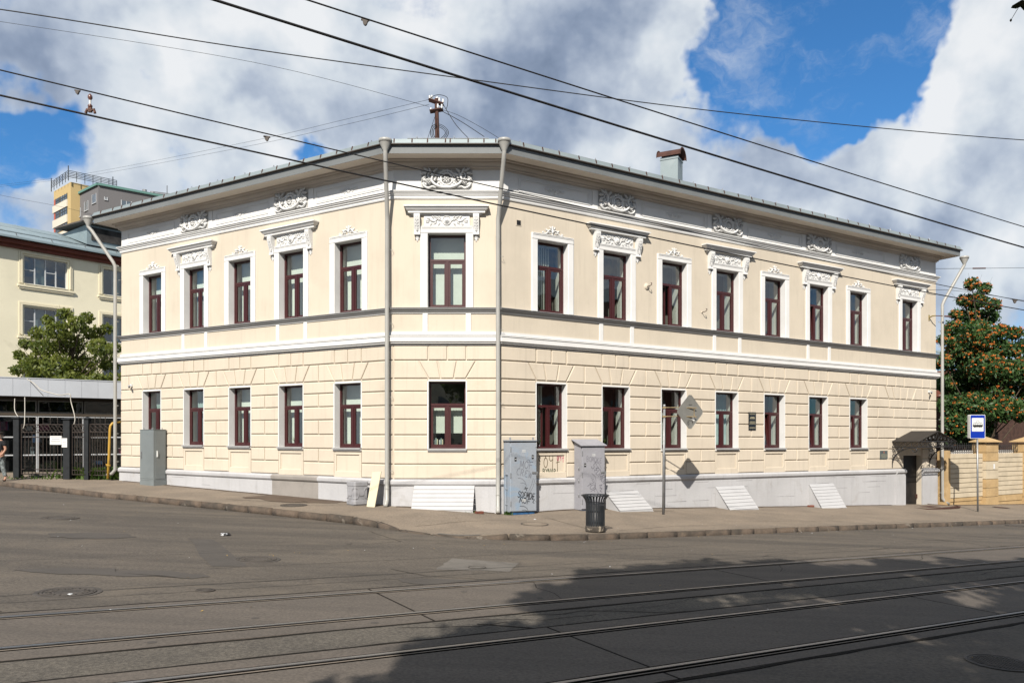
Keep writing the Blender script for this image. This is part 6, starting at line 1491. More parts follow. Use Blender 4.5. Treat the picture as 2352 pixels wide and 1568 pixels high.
for k in range(3):
    for a, b in ((wA0, wA1), (wB0, wB1), (wA0 - 6.2, wA1 - 6.2)): holes.append((a, b, zA0 + dzr * k, zA1 + dzr * k))
    zz += [zA0 + dzr * k, zA1 + dzr * k]
zz = sorted(zz); m = MB()
for i in range(len(cells_s) - 1):
    for j in range(len(zz) - 1):
        sc, zc = (cells_s[i] + cells_s[i + 1]) / 2, (zz[j] + zz[j + 1]) / 2
        if any(a < sc < b and c < zc < e for a, b, c, e in holes): continue
        m.quad((cells_s[i], 0, zz[j]), (cells_s[i + 1], 0, zz[j]), (cells_s[i + 1], 0, zz[j + 1]), (cells_s[i], 0, zz[j + 1]))
for a, b, c, e in holes: m.quad((a, 0, c), (a, 0, e), (a, .25, e), (a, .25, c)); m.quad((b, 0, c), (b, .25, c), (b, .25, e), (b, 0, e)); m.quad((a, 0, e), (b, 0, e), (b, .25, e), (a, .25, e)); m.quad((a, 0, c), (a, .25, c), (b, .25, c), (b, 0, c))
m.box(-16, 26, 12, 12.1, -2, zE); m.box(-16.1, -16, 0, 12, -2, zE); m.box(26, 26.1, 0, 12, -2, zE); put('wall', m.mesh('wall', M['pale_yellow']), t)
for a, b, c, e in holes:
    W_, H_ = b - a, e - c; n = 4 if abs(W_ - (wA1 - wA0)) < .01 else 3; m = MB(); f = .07
    m.box(a, b, .16, .24, c, c + f); m.box(a, b, .16, .24, e - f, e); 
    for k in range(n + 1): x = a + (W_ - f) * k / n; m.box(x, x + f, .16, .24, c + f, e - f)
    if n == 4: m.box(a + f, a + W_ / 4, .17, .23, c + H_ * .5, c + H_ * .5 + .05); m.box(a + W_ / 2 + f, a + W_ * .75, .17, .23, c + H_ * .5, c + H_ * .5 + .05)
    w = put('window', m.mesh('window', M['pvc']), t)
    for k in range(n):
        x = a + (W_ - f) * k / n; m = MB(); m.quad((x + f, .2, c + f), (x + W_ / n, .2, c + f), (x + W_ / n, .2, e - f), (x + f, .2, e - f)); put('pane', m.mesh('pane', GLASS_DARK), w)
    m = MB(); m.quad((a, .6, c), (b, .6, c), (b, .6, e), (a, .6, e), 0); m.quad((a + W_ * .28, .4, c), (a + W_ * .50, .4, c), (a + W_ * .50, .4, e), (a + W_ * .28, .4, e), 1); put('dim_room', m.mesh('dim_room', [M['kioskdark'], M['curtain']]), w)
    m = MB(); o = .32
    for g_, yy in ((0, -.05), (.11, -.09)):
        m.box(a - o + g_, a - o + g_ + .09, yy, 0, c, e + o - g_); m.box(b + o - g_ - .09, b + o - g_, yy, 0, c, e + o - g_); m.box(a - o + g_ + .09, b + o - g_ - .09, yy, 0, e + o - g_ - .09, e + o - g_)
    m.box(a - o - .08, b + o + .08, -.14, 0, c - .22, c - .10); m.box(a - o, b + o, -.09, 0, c - .34, c - .22); m.box(a - .02, b + .02, -.16, .16, c - .06, c - .01); put('window_surround', m.mesh('window_surround', M['surround']), t)
m = MB(); m.box(-16.4, 26, -.45, .0, zE - .38, zE - .12); m.box(-16.4, 26, -.22, .0, zE - .62, zE - .38); put('brown_cornice', m.mesh('brown_cornice', M['brown_eave']), t)
m = MB(); m.add([(-16.5, -.75, zE), (26, -.75, zE), (26, 6, zE + 2.35), (-16.5, 6, zE + 2.35), (-16.5, -.75, zE - .12), (26, -.75, zE - .12), (26, 6, zE + 2.15), (-16.5, 6, zE + 2.15), (26, 12.5, zE), (-16.5, 12.5, zE)], [(0, 1, 2, 3), (4, 7, 6, 5), (0, 4, 5, 1), (3, 2, 8, 9)]); rf = put('roof', m.mesh('roof', M['roof_old']), t)
m = MB()
for k in range(20):
    x = -16 + k * 2.1; m.tube([(x, -.74, zE + .015), (x, 6, zE + 2.365)], .022, 4)
for k in (1, 2): y = -.75 + 6.75 * k / 3; m.tube([(-16.5, y, zE + 2.35 * k / 3 + .01), (26, y, zE + 2.35 * k / 3 + .01)], .018, 4)
put('roof_seam', m.mesh('roof_seam', M['roof_old']), rf)
m = MB(); m.tube([(-16.5, -.40, zE + .30), (26, -.40, zE + .30)], .02, 4)
for k in range(20): x = -16 + k * 2.1; m.tube([(x, -.40, zE + .30), (x, -.55, zE + .10)], .03, 4)
put('roof_rail', m.mesh('roof_rail', M['steel']), rf)
s0_, s1_ = U(740, 700)[0], U(740, 700)[0] + 4.2
m = MB(); m.add([(s0_, 1.2, zE + .8), (s1_, 1.2, zE + .8), (s1_, 1.2, zE + 2.2), (s0_, 1.2, zE + 2.2), (s0_ - .0, 5.5, zE + 2.2), (s0_, 5.5, zE + 2.15), (s1_, 5.5, zE + 2.15), (s1_, 5.5, zE + 2.2)], [(0, 1, 2, 3), (0, 3, 5, 4), (1, 7, 6, 2)]); m.box(s0_ + .3, s1_ - .3, 1.12, 1.2, zE + 1.15, zE + 2.05, 1)
d_ = put('dormer', m.mesh('dormer', [M['roof_old'], M['kioskdark']]), t); m = MB(); m.add([(s0_ - .5, .8, zE + 2.22), (s1_ + .5, .8, zE + 2.22), (s1_ + .5, 5.6, zE + 2.5), (s0_ - .5, 5.6, zE + 2.5), (s0_ - .5, .8, zE + 2.32), (s1_ + .5, .8, zE + 2.32), (s1_ + .5, 5.6, zE + 2.6), (s0_ - .5, 5.6, zE + 2.6)], [(0, 3, 2, 1), (4, 5, 6, 7), (0, 1, 5, 4), (3, 0, 4, 7), (1, 2, 6, 5)]); put('dormer_roof', m.mesh('dormer_roof', M['dark_edge']), d_)

# ------------------------------------------------------------------ tower block far behind
def D1(x, y): return ((x / 1.96) / 1.7415, (600 + y / 1.96) / 1.7415)
def far(x, Y): return ((D1(x, 0)[0] - 1176) / 1800 * Y, Y)
def zfar(x, y, Y): return CAMZ + (1010 - D1(x, y)[1]) / 1800 * Y
t = thing('tower_block', 'distant yellow and grey tower block with a railed roof terrace', 'building', (-101, 182, 0)); T1 = Vector(t.location)
yc = far(555, 180); yl = far(422, 187); yr = far(760, 184); zt_ = CAMZ + 59.2
gc = far(770, 175); gl = far(605, 182.4); gr = far(1320, 184.5); zg = CAMZ + 56.9
def face(m, a, b, z0, z1, mi=0, out=0.0, th_=0.0):
    A_, B_ = Vector((a[0], a[1], 0)), Vector((b[0], b[1], 0)); d = (B_ - A_).normalized(); n = Vector((d.y, -d.x, 0)) * out
    A_ += n - T1; B_ += n - T1; m.quad((A_.x, A_.y, z0), (B_.x, B_.y, z0), (B_.x, B_.y, z1), (A_.x, A_.y, z1), mi)
    return A_, B_, d
def boxface(m, a, b, f0, f1, z0, z1, out, mi=0):
    A_, B_ = Vector((a[0], a[1], 0)), Vector((b[0], b[1], 0)); d = (B_ - A_); n = Vector((d.y, -d.x, 0)).normalized(); p = A_ + d * f0 - T1; q = A_ + d * f1 - T1; po, qo = p + n * out, q + n * out
    v = [(po.x, po.y, z0), (qo.x, qo.y, z0), (qo.x, qo.y, z1), (po.x, po.y, z1), (p.x, p.y, z0), (q.x, q.y, z0), (q.x, q.y, z1), (p.x, p.y, z1)]
    m.add(v, [(0, 1, 2, 3), (0, 4, 5, 1), (1, 5, 6, 2), (2, 6, 7, 3), (3, 7, 4, 0)], mi)
back = (yr[0] - 6, yr[1] + 10); m = MB()
face(m, yl, yc, 0, zt_); face(m, yc, yr, 0, zt_); face(m, yr, back, 0, zt_); face(m, (yl[0] - 3, yl[1] + 8), yl, 0, zt_)
m.add([(p[0] - T1.x, p[1] - T1.y, zt_) for p in (yl, yc, yr, back, (yl[0] - 3, yl[1] + 8))], [(0, 1, 2, 3, 4)]); put('yellow_wall', m.mesh('yellow_wall', M['tower_yellow']), t)
m = MB(); gb = (gr[0], gr[1] + 14); face(m, gl, gc, 0, zg); face(m, gc, gr, 0, zg); face(m, (gl[0] - 1, gl[1] + 14), gl, 0, zg); face(m, gr, gb, 0, zg); m.add([(p[0] - T1.x, p[1] - T1.y, zg) for p in (gl, gc, gr, gb, (gl[0] - 1, gl[1] + 14))], [(0, 1, 2, 3, 4)]); put('grey_wall', m.mesh('grey_wall', M['tower_grey']), t)
m = MB(); boxface(m, gl, gc, 0, 1, zg - .1, zg + .4, .4); boxface(m, gc, gr, 0, 1, zg - .1, zg + .4, .4); put('green_coping', m.mesh('green_coping', M['tower_green']), t)
for i, (y0_, y1_) in enumerate(((415, 470), (530, 590), (650, 690))):
    m = MB(); boxface(m, yl, yc, -.02, .83, zfar(422, y1_, 184), zfar(422, y0_, 184), .25); put('cream_band', m.mesh('cream_band', M['tower_cream']), t)
for i, (y0_, y1_) in enumerate(((365, 412), (465, 528), (590, 640))):
    m = MB(); z0, z1 = zfar(480, y1_, 184), zfar(480, y0_, 184); boxface(m, yl, yc, .02, .12, z0, z1, .06); put('red_panel', m.mesh('red_panel', M['tower_red']), t)
    for f0, f1 in ((.14, .36), (.42, .80)):
        m = MB(); boxface(m, yl, yc, f0, f1, z0 + .1, z1 - .1, .08, 0)
        w = put('window', m.mesh('window', GLASS_DARK if False else mat('far_window_glass', (.10, .13, .16), .15, .2, .3, bump=0, fine=0, spec=.8)), t); m = MB()
        for g_ in np.linspace(f0, f1, 4): boxface(m, yl, yc, g_ - .008, g_ + .008, z0, z1, .14)
        boxface(m, yl, yc, f0, f1, (z0 + z1) / 2, (z0 + z1) / 2 + .12, .14); put('glazing_bar', m.mesh('glazing_bar', M['steel']), w)
FWG = MATS['far_window_glass']
def fwin(a, b, f0, f1, z0, z1):
    m = MB(); boxface(m, a, b, f0, f1, z0, z1, .05); w = put('window', m.mesh('window', FWG), t); m = MB()
    boxface(m, a, b, f0 - .01, f0, z0 - .1, z1 + .1, .12); boxface(m, a, b, f1, f1 + .01, z0 - .1, z1 + .1, .12); boxface(m, a, b, (f0 + f1) / 2 - .004, (f0 + f1) / 2 + .004, z0, z1, .10); boxface(m, a, b, f0 - .01, f1 + .01, z0 - .15, z0, .2); put('frame', m.mesh('frame', M['pvc']), w)
for x0_, x1_, ya, yb in ((607, 633, 435, 500), (667, 693, 405, 475), (727, 755, 378, 445), (607, 633, 550, 600), (667, 755, 530, 600)): fwin(gl, gc, (x0_ - 605) / 165, (x1_ - 605) / 165, zfar(0, yb, 179), zfar(0, ya, 179))
fwin(gc, gr, (947 - 770) / 550, (1020 - 770) / 550, zfar(0, 460, 179), zfar(0, 405, 179)); fwin(gc, gr, .09, .12, zfar(0, 390, 176), zfar(0, 373, 176))
m = MB(); boxface(m, gl, gr, .35, 1.2, zfar(0, 640, 176), zfar(0, 590, 176), 9); boxface(m, gl, gr, .35, 1.2, zfar(0, 640, 176) - 8, zfar(0, 660, 176), 9); put('cream_band', m.mesh('cream_band', M['tower_cream']), t)
m = MB(); boxface(m, gl, gr, .35, 1.2, zfar(0, 664, 176), zfar(0, 640, 176), 8.8); put('window_band', m.mesh('window_band', FWG), t)
for f_ in (.42, .70): m = MB(); boxface(m, gl, gr, f_, f_ + .07, zfar(0, 664, 176), zfar(0, 640, 176), 8.95); put('red_panel', m.mesh('red_panel', M['tower_red']), t)
# roof terrace railing
m = MB()
tl, tc_, tr = (yl[0] - .6, yl[1]), (yc[0], yc[1] - 1), (far(915, 186)[0], 186)
for a, b in ((tl, tc_), (tc_, tr)):
    A_, B_ = Vector((a[0], a[1], zt_)) - T1, Vector((b[0], b[1], zt_)) - T1
    for z in (.9, 1.25, 1.6, 1.95, 2.3): m.tube([tuple(A_ + Vector((0, 0, z))), tuple(B_ + Vector((0, 0, z)))], .07, 4)
    n = 6
    for k in range(n + 1): p = A_.lerp(B_, k / n); m.tube([tuple(p), tuple(p + Vector((0, 0, 2.3)))], .08, 4)
for p, h in ((tl, 3.2), (tc_, 3.4), (far(885, 186), 3.2)): m.tube([(p[0] - T1.x, p[1] - T1.y, zt_), (p[0] - T1.x, p[1] - T1.y, zt_ + h)], .12, 4)
put('roof_railing', m.mesh('roof_railing', M['steel']), t)
m = MB()
for x, h, r_ in ((855, 3.2, .9), (890, 2.0, .9), (905, 2.2, .7)): p = far(x, 190); m.tube([(p[0] - T1.x, p[1] - T1.y, zt_ - 3), (p[0] - T1.x, p[1] - T1.y, zt_ + h - 1)], r_, 8)
for x, y in ((1133, 312), (1195, 330)): p = far(x, 190); z = zfar(0, y, 190); m.tube([(p[0] - T1.x, p[1] - T1.y, z - 6), (p[0] - T1.x, p[1] - T1.y, z)], .55, 8)
p = far(1310, 190); m.tube([(p[0] - T1.x, p[1] - T1.y, 50), (p[0] - T1.x, p[1] - T1.y, zfar(0, 280, 190))], .12, 4)
a, b = far(1180, 190), far(1420, 190)
for dy in (0, 10, 20): m.tube([(a[0] - T1.x, a[1] - T1.y, zfar(0, 325 + dy, 190)), (b[0] - T1.x, b[1] - T1.y, zfar(0, 355 + dy, 190))], .12, 4)
put('vent', m.mesh('vent', M['galv']), t, kind='stuff')

# ------------------------------------------------------------------ roof pole with porcelain insulators
rp = PX(1006, 330, 26.2); t = thing('rooftop_utility_pole', 'rusty wire pole with two crossarms of white insulators on the roof', 'utility pole', (rp.x, rp.y, CAMZ + 9.1))
zt = lambda y: (1010 - y) / 1800 * 26.2 - 9.1
m = MB(); m.tube([(0, 0, -.2), (-.05, 0, zt(227))], [.085, .065], 8); put('mast', m.mesh('mast', M['rust']), t)
for i, (x0, y0, x1, y1) in enumerate(((985, 231, 1018, 239), (988, 258, 1017, 250))):
    a = ((x0 - 1006) / 1800 * 26.2, -.05, zt(y0)); b = ((x1 - 1006) / 1800 * 26.2, .05, zt(y1)); m = MB()
    for dy in (-.07, .07): m.tube([(a[0], a[1] + dy, a[2]), (b[0], b[1] + dy, b[2])], .045, 4)
    put('crossarm', m.mesh('crossarm', M['rust']), t)
im = MB(); im.lathe([(.02, 0), (.055, .03), (.06, .10), (.055, .12), (.035, .13), (.05, .16), (.045, .20), (.001, .215)], n=10); im = im.mesh('insulator', M['insul'], True)
for x, y in ((987, 229), (991.5, 226), (1001, 231), (1004, 231.5), (1009, 233.5), (1017, 234), (989.5, 255.5), (1006, 249), (1015, 250)):
    put('insulator', im, t, ((x - 1006) / 1800 * 26.2, random.uniform(-.08, .08), zt(y + 1.5)), scale=(.6, .6, .7))
m = MB()
for k in range(3): m.tube([(.05 + (.30 - .05 * k) * math.cos(a), .1 * math.sin(a * 2), zt(306) + (.30 - .05 * k) * math.sin(a)) for a in np.linspace(0, 2 * PI, 22)], .012, 4)
put('wire_coil', m.mesh('wire_coil', M['wire']), t)
m = MB(); m.tube(arc_path([(-.30, 0, zt(232)), (-.28, 0, zt(226)), (0, 0, zt(218)), (.30, 0, zt(224)), (.32, 0, zt(240)), (.28, 0, zt(250))]), .010, 4); put('jumper_wire', m.mesh('jumper_wire', M['wire']), t)
wire('guy_wire', 'thin guy wire from the roof pole down to the left roof', [PX(1001, 262, 26.2), PX(981, 322, 24.0)], .008, 'wire')
wire('guy_wire', 'dark wire from the pole top straight down to the roof right', [PX(1018, 240, 26.2), PX(1046, 285, 25.6), PX(1076, 318, 24.6)], .011, 'wire')
wire('guy_wire', 'wire from the lower crossarm slanting down to the roof', [PX(1016, 256, 26.2), PX(1060, 280, 25.6), PX(1112, 314, 24.4)], .011, 'wire')
wire('guy_wire', 'faint wire from the crossarm bending to the right roof edge', [PX(1014, 252, 26.2), PX(1050, 264, 26), PX(1100, 290, 25), PX(1150, 320, 24.4)], .007, 'wire')

# ------------------------------------------------------------------ overhead wires
def RP(q, p, z): v = Q(q, p); return Vector((v.x, v.y, CAMZ + z))
def tram_wire(name, label, p, pts, r):
    c = np.polyfit([a for a, b in pts], [b for a, b in pts], 2)
    c[0] = max(0, c[0]); P = [RP(q, p, float(np.polyval(c, q))) for q in np.linspace(-22, 26, 25)]
    mb = MB(); mb.tube([tuple(k) for k in P], r, 6, caps=False); tag(put(name, mb.mesh(name, M['wire'], True)), label, 'wire', 'tram wires')
tram_wire('contact_wire', 'lower tram contact wire crossing before the facade', 9.6, [(-11.73, 3.60), (-5.46, 3.39), (9.12, 3.155)], .0105)
tram_wire('carrier_wire', 'thin carrier wire just above the lower contact wire', 9.6, [(-11.73, 3.87), (-9.0, 3.745), (-4.78, 3.62), (9.12, 3.367)], .0075)
tram_wire('contact_wire', 'thick upper contact wire running from top left to mid right', 12.75, [(-10.2, 3.54), (-5.21, 3.366), (2.51, 3.17)], .0115)
tram_wire('carrier_wire', 'upper carrier wire starting at the top edge, bearing one clamp', 12.75, [(-9.44, 3.76), (-5.21, 3.653), (2.51, 3.51)], .0072)
wire('overhead_cable', 'black cable sagging gently across the whole sky', [PX(-500, -40, 11.5), PX(0, 22, 12), PX(530, 106, 13), PX(1060, 180, 14), PX(1700, 262, 15.6), PX(2352, 322, 17), PX(2900, 350, 19)], .0095)
wire('overhead_cable', 'very thin wire from the upper left to the roof pole', [PX(-300, 10, 23.5), PX(0, 50, 24), PX(590, 145, 25), PX(985, 245, 26.2)], .0065)
wire('overhead_cable', 'higher of two faint wires from the roof pole to the far left', [PX(-200, 445, 62), PX(0, 425, 60), PX(202, 398, 52), PX(560, 328, 38), PX(804, 272, 30), PX(985, 229, 26.2)], .006)
wire('overhead_cable', 'lower of two faint wires from the roof pole to the far left', [PX(-200, 452, 62), PX(0, 429, 60), PX(202, 404, 52), PX(560, 338, 38), PX(804, 284, 30), PX(986, 240, 26.2)], .006)
wire('overhead_cable', 'thin wire low over the tower block at far left', [PX(-200, 400, 60), PX(0, 448, 60), PX(140, 475, 60), PX(230, 498, 55), PX(285, 512, 40)], .010)
wire('overhead_cable', 'level thin wire at right from the building end, insulator on it', [PX(2149, 617, 34.2), PX(2225, 616.5, 36), PX(2352, 615, 40), PX(2600, 612, 48)], .010)
wire('stay_wire', 'stay wire from the yellow wall hook out to the right', [PX(2132, 666, 33.4), PX(2200, 668, 34), PX(2352, 690, 34), PX(2600, 730, 34)], .009)
m = MB(); m.tube([tuple(PX(2235, 616.3, 36.2)), tuple(PX(2263, 616, 36.9))], .035, 6); tag(put('insulator', m.mesh('insulator', M['brownins'])), 'dark rod insulator on the level thin wire at right', 'insulator')
t = thing('wall_anchor', 'yellowish iron wall anchor with a strap and insulator at the right corner', 'wall anchor', W('R', 21.35, 5.32, .0), DRA)
m = MB(); m.tube([(0, 0, 0), (0, -.15, .06), (.05, -.25, .06)], .028, 6); m.box(-.04, .04, -.02, .0, -.12, .12); put('bracket', m.mesh('bracket', mat('old_yellow_iron', (.34, .27, .12), .7, .2, 8)), t)
m = MB(); m.tube([(.05, -.25, .06), (.30, -.42, .05)], .02, 6); m.tube([(.38, -.46, .04), (.62, -.60, .02)], .035, 6); put('insulator', m.mesh('insulator', M['brownins']), t)
# hanger and clamps on the tram wires
t = thing('wire_hanger', 'rusty insulated hanger joining two tram wires at upper left', 'hanger', PX(207, 258, 8.9))
zc_ = (1010 - 216) / 1800 * 8.9 - (1010 - 258) / 1800 * 8.9
ru = mat('hanger_rust', (.13, .055, .035), .7, .3, 20)
m = MB(); m.tube([(-.05, 0, -.01), (-.035, 0, .03), (0, 0, .015), (.045, 0, .03), (.055, 0, -.012)], .017, 6); m.box(-.02, .02, -.015, .015, .0, .05); put('clamp', m.mesh('clamp', ru), t)
m = MB(); m.lathe([(.012, .04), (.024, .06), (.026, .075), (.012, .09), (.011, .135), (.026, .16), (.024, .185), (.008, zc_)], n=10); put('insulator', m.mesh('insulator', M['brownins'], True), t)
m = MB(); m.lathe([(.0125, .09), (.0125, .135)], n=10); put('glazed_neck', m.mesh('glazed_neck', M['insul'], True), t)
def clamp(label, P, s=1.0):
    m = MB(); m.prism_y([(-.030 * s, .012 * s), (-.020 * s, -.035 * s), (-.004 * s, -.052 * s), (.012 * s, -.045 * s), (.030 * s, .0)], -.012, .012); m.tube([(-.04 * s, 0, .01 * s), (.04 * s, 0, -.002 * s)], .011 * s, 6)
    o = put('wire_clamp', m.mesh('wire_clamp', M['dark_edge']), None, tuple(P)); tag(o, label, 'clamp')
clamp('small dark clamp on the carrier wire left of the hanger', PX(178, 209, 8.85), .8)
clamp('dark clamp hanging on the lower carrier wire above the left roof', PX(613, 315, 9.65)); clamp('dark clamp on the upper carrier wire near the top edge', PX(839, 47.5, 7.1), .9)
clamp('dark clamp on the low wires at the right, before the rowan', PX(2331, 689, 19.0), 1.6)
# ------------------------------------------------------------------ foliage
def leaf_cloud(name, centers, radii, n, size, mats, seed, flat=.5, elong=1.6, midx=0, droop=0.3, shell=.55, spread=1.0):
    """leaves as small folded quads scattered in clumps; returns a mesh"""
    rng = np.random.default_rng(seed); centers = np.asarray(centers); radii = np.asarray(radii); k = len(centers)
    pick = rng.choice(k, size=n, p=(radii ** 2) / (radii ** 2).sum()); dirv = rng.normal(size=(n, 3)); dirv /= np.linalg.norm(dirv, axis=1)[:, None]
    rr = radii[pick] * (shell + (1 - shell) * rng.random(n) ** .6) * (0.75 + .5 * rng.random(n)) * spread
    pos = centers[pick] + dirv * rr[:, None] * np.array([1, 1, .8])
    nrm = dirv * .6 + rng.normal(size=(n, 3)) * .6 + np.array([0, 0, flat]); nrm /= np.linalg.norm(nrm, axis=1)[:, None]
    a = np.cross(nrm, rng.normal(size=(n, 3))); a[:, 2] -= droop; a /= np.linalg.norm(a, axis=1)[:, None]; b = np.cross(nrm, a)
    s = size * (0.6 + .8 * rng.random(n))
    L = a * (s * elong / 2)[:, None]; Wd = b * (s / 2)[:, None]; fold = nrm * (s * .18)[:, None]
    v = np.empty((n, 4, 3)); v[:, 0] = pos - L; v[:, 1] = pos + Wd + fold - L * .1; v[:, 2] = pos + L - fold * .6; v[:, 3] = pos - Wd + fold - L * .1
    q = np.arange(n * 4).reshape(n, 4)
    return v.reshape(-1, 3), q, pos
def branches(mb, base, top, clumps, r0, rnd, n_limb=None):
    base, top = Vector(base), Vector(top); trunk = [base.lerp(top, i / 6) + Vector((rnd.uniform(-.12, .12), rnd.uniform(-.12, .12), 0)) * (i > 0) for i in range(7)]
    mb.tube([tuple(p) for p in trunk], [r0 * (1 - .12 * i) for i in range(7)], 8)
    for c in clumps:
        c = Vector(c); z = max(0, min(5.5, (c.z - base.z) / max(.1, (top.z - base.z)) * 6 - 1.6)); i = int(z); s = trunk[i].lerp(trunk[i + 1], z - i)
        mid = s.lerp(c, .5) + Vector((rnd.uniform(-.2, .2), rnd.uniform(-.2, .2), rnd.uniform(-.1, .3)))
        mb.tube([tuple(s), tuple(mid), tuple(c)], [r0 * .38, r0 * .22, r0 * .08], 5)
        for _ in range(3): e = c + Vector((rnd.uniform(-1, 1), rnd.uniform(-1, 1), rnd.uniform(-.3, 1))) * .55; mb.tube([tuple(mid.lerp(c, .6)), tuple(e)], [r0 * .10, r0 * .03], 4)
def tree(name, label, cat, base, top, clumps, n, size, lm, seed, r0=.14, elong=1.6, group=None, **kw):
    rnd = random.Random(seed); t = thing(name, label, cat, base, group=group); T = Vector(base)
    mb = MB(); cl = [(c[0], c[1], c[2]) for c in clumps]; branches(mb, base, top, cl, r0, rnd); me = mb.mesh('trunk', M['bark'], True); me.transform(Matrix.Translation(-T)); put('trunk', me, t)
    v, q, pos = leaf_cloud('crown', cl, [c[3] for c in clumps], n, size, lm, seed, elong=elong, **kw)
    me = fast_mesh('crown', v - np.array(T), q, lm); put('crown', me, t); return t, pos
# rowan with berries
rc = PX(2250, 850, 40.0); rnd = random.Random(21); cl = []
def addc(px, py, Y, r): p = PX(px, py, Y); cl.append((p.x, p.y, p.z, r))
for (px, py, r) in ((2232, 652, .34), (2262, 662, .32), (2245, 690, .48), (2215, 690, .36), (2282, 700, .36), (2228, 725, .55), (2270, 728, .50), (2195, 722, .30), (2190, 755, .50), (2300, 760, .40), (2245, 768, .80), (2212, 800, .80), (2285, 800, .75), (2325, 805, .45), (2180, 830, .55),
                    (2250, 840, .95), (2310, 850, .75), (2345, 840, .40), (2200, 880, .85), (2275, 895, .95), (2335, 890, .60), (2185, 930, .65), (2240, 935, .90), (2300, 940, .75), (2335, 930, .40), (2200, 975, .75), (2255, 985, .60), (2180, 1000, .60), (2170, 780, .35), (2168, 880, .5), (2360, 870, .4), (2225, 1010, .5), (2330, 765, .40), (2352, 795, .5), (2362, 835, .6), (2368, 905, .6), (2350, 950, .5), (2166, 830, .45)):
    addc(px, py, 40 + rnd.uniform(-.9, .9), r)
rt, rpos = tree('rowan_tree', 'rowan tree thick with orange berries behind the right wall', 'tree', (rc.x + .1, 40.3, -1.2), (rc.x, 40.2, 9.6), cl, 34000, .095, LEAF2, 5, .13, 2.1, flat=.3, droop=.5)
mb = MB(); fr = random.Random(9); cand = [i for i in range(len(rpos)) if rpos[i][1] < 40.2]
cen = np.array([(c[0], c[1], c[2]) for c in cl]); vs = []; qs = []
bm_ = MB(); bm_.lathe([(.001, -.5), (.5, 0), (.001, .5)], n=5)
bv = np.array(bm_.v); bf = bm_.f
allv = []; allf = []; off = 0
for k in range(1900):
    i = fr.choice(cand); c = Vector(rpos[i]); up = max(0.12, min(1.0, (c.z - 2.0) / 5.5))
    if fr.random() > .25 + .75 * up: continue
    R_ = fr.uniform(.045, .085)
    for j in range(14):
        d = Vector((fr.gauss(0, 1), fr.gauss(0, 1), fr.gauss(0, .45))); d = d.normalized() * R_ * fr.uniform(.5, 1.1); p = c + d + Vector((0, -.06, .01)); s = fr.uniform(.030, .044)
        allv.append(bv * s + np.array(p)); allf += [tuple(x + off for x in f) for f in bf]; off += len(bv)
allv = np.concatenate(allv) - np.array(rt.location)
me = fast_mesh('berries', allv, np.array(allf), M['berry']); put('berry_clusters', me, rt, kind='stuff')
# box elder behind the pavilion
cl = []; rnd = random.Random(4)
for (px, py, r) in ((150, 722, .45), (110, 735, .35), (200, 730, .40), (175, 745, .6), (130, 760, .7), (85, 765, .45), (215, 765, .6), (245, 755, .4), (160, 790, .9), (100, 800, .7), (60, 790, .4), (230, 800, .7), (45, 815, .35), (70, 835, .6), (130, 840, .9), (190, 840, .9), (250, 835, .6), (40, 850, .4), (90, 870, .8), (160, 880, .9), (225, 880, .8), (265, 870, .5), (60, 900, .7), (200, 920, .9), (120, 925, .9), (262, 800, .4), (270, 910, .6)):
    p = PX(px, py, 40 + rnd.uniform(-1, 1)); cl.append((p.x, p.y, p.z, r * .85))
tree('box_elder_tree', 'leafy green box elder behind the pavilion roof at left', 'tree', (PX(150, 900, 40).x, 40.4, .9), (PX(160, 740, 40).x, 40.2, 7.8), cl, 14000, .095, LEAF1, 8, .13, 2.0, flat=.35, droop=.6)
# street trees behind the camera: they throw the shade on the tracks
def street_tree(label, x, y, clumps, seed, n):
    g = road(x, y) + .12
    tree('street_tree', label, 'tree', (x, y, g), (x + .2, y + .4, g + 9.5), clumps, n, .24, LEAF3, seed, .22, 1.3, group='street trees on the near side, behind the camera', flat=.4, spread=1.05)
def crown_for(pts, rnd, r=(.9, 1.5)):
    """clumps that shade the given ground spots: (x, y, height)"""
    out = []
    for x, y, h in pts: out.append((x - .244 * h, y - 1.22 * h, h - .0372 * x, rnd.uniform(*r)))
    return out
rnd = random.Random(77)
def fill(x0, x1, edge, hs, n):
    out = []
    for _ in range(n):
        x = rnd.uniform(x0, x1); lo, hi = edge(x); y = rnd.uniform(lo, hi); h = 6.2 + (y - 3) * .50 + rnd.uniform(-.8, .8); out.append((x, y, max(5.5, min(12.5, h))))
    return out
def far_edge(x):                                                     # how far across the street the shade reaches
    P_ = [(-3.4, 1.5), (-2.2, 3.2), (-1.2, 6.4), (0.0, 9.0), (1.0, 12.6), (2.2, 14.2), (4, 14.6), (7, 15.4), (9, 16.2), (12, 17.6), (16, 19.5), (22, 21)]
    for i in range(len(P_) - 1):
        if P_[i][0] <= x <= P_[i + 1][0]: t_ = (x - P_[i][0]) / (P_[i + 1][0] - P_[i][0]); return P_[i][1] * (1 - t_) + P_[i + 1][1] * t_
    return P_[0][1] if x < P_[0][0] else P_[-1][1]
for k, (x0, x1, tx, ty) in enumerate(((-1.9, 3.0, -2.2, -6.0), (2.5, 9.0, 4.0, -6.5), (8.5, 16.5, 11.0, -5.0), (16, 24, 18, -3.0))):
    pts = fill(x0, x1, lambda x: (2.0, far_edge(x) - 1.0), None, 46)
    for x in np.linspace(x0, x1, 22): pts.append((x + rnd.uniform(-.3, .3), far_edge(x) - .6 + rnd.uniform(-1.3, .5), max(6, min(12.0, 6.2 + (far_edge(x) - 3) * .5))))
    c_ = crown_for(pts[:46], rnd, (.7, 1.25)) + crown_for(pts[46:], rnd, (.35, .85)); street_tree(['street lime behind the camera at left', 'street lime behind the camera, its crown over the middle', 'street lime behind the camera at right', 'street lime far to the right on the near side'][k], tx, ty, c_, 100 + k, 20000)
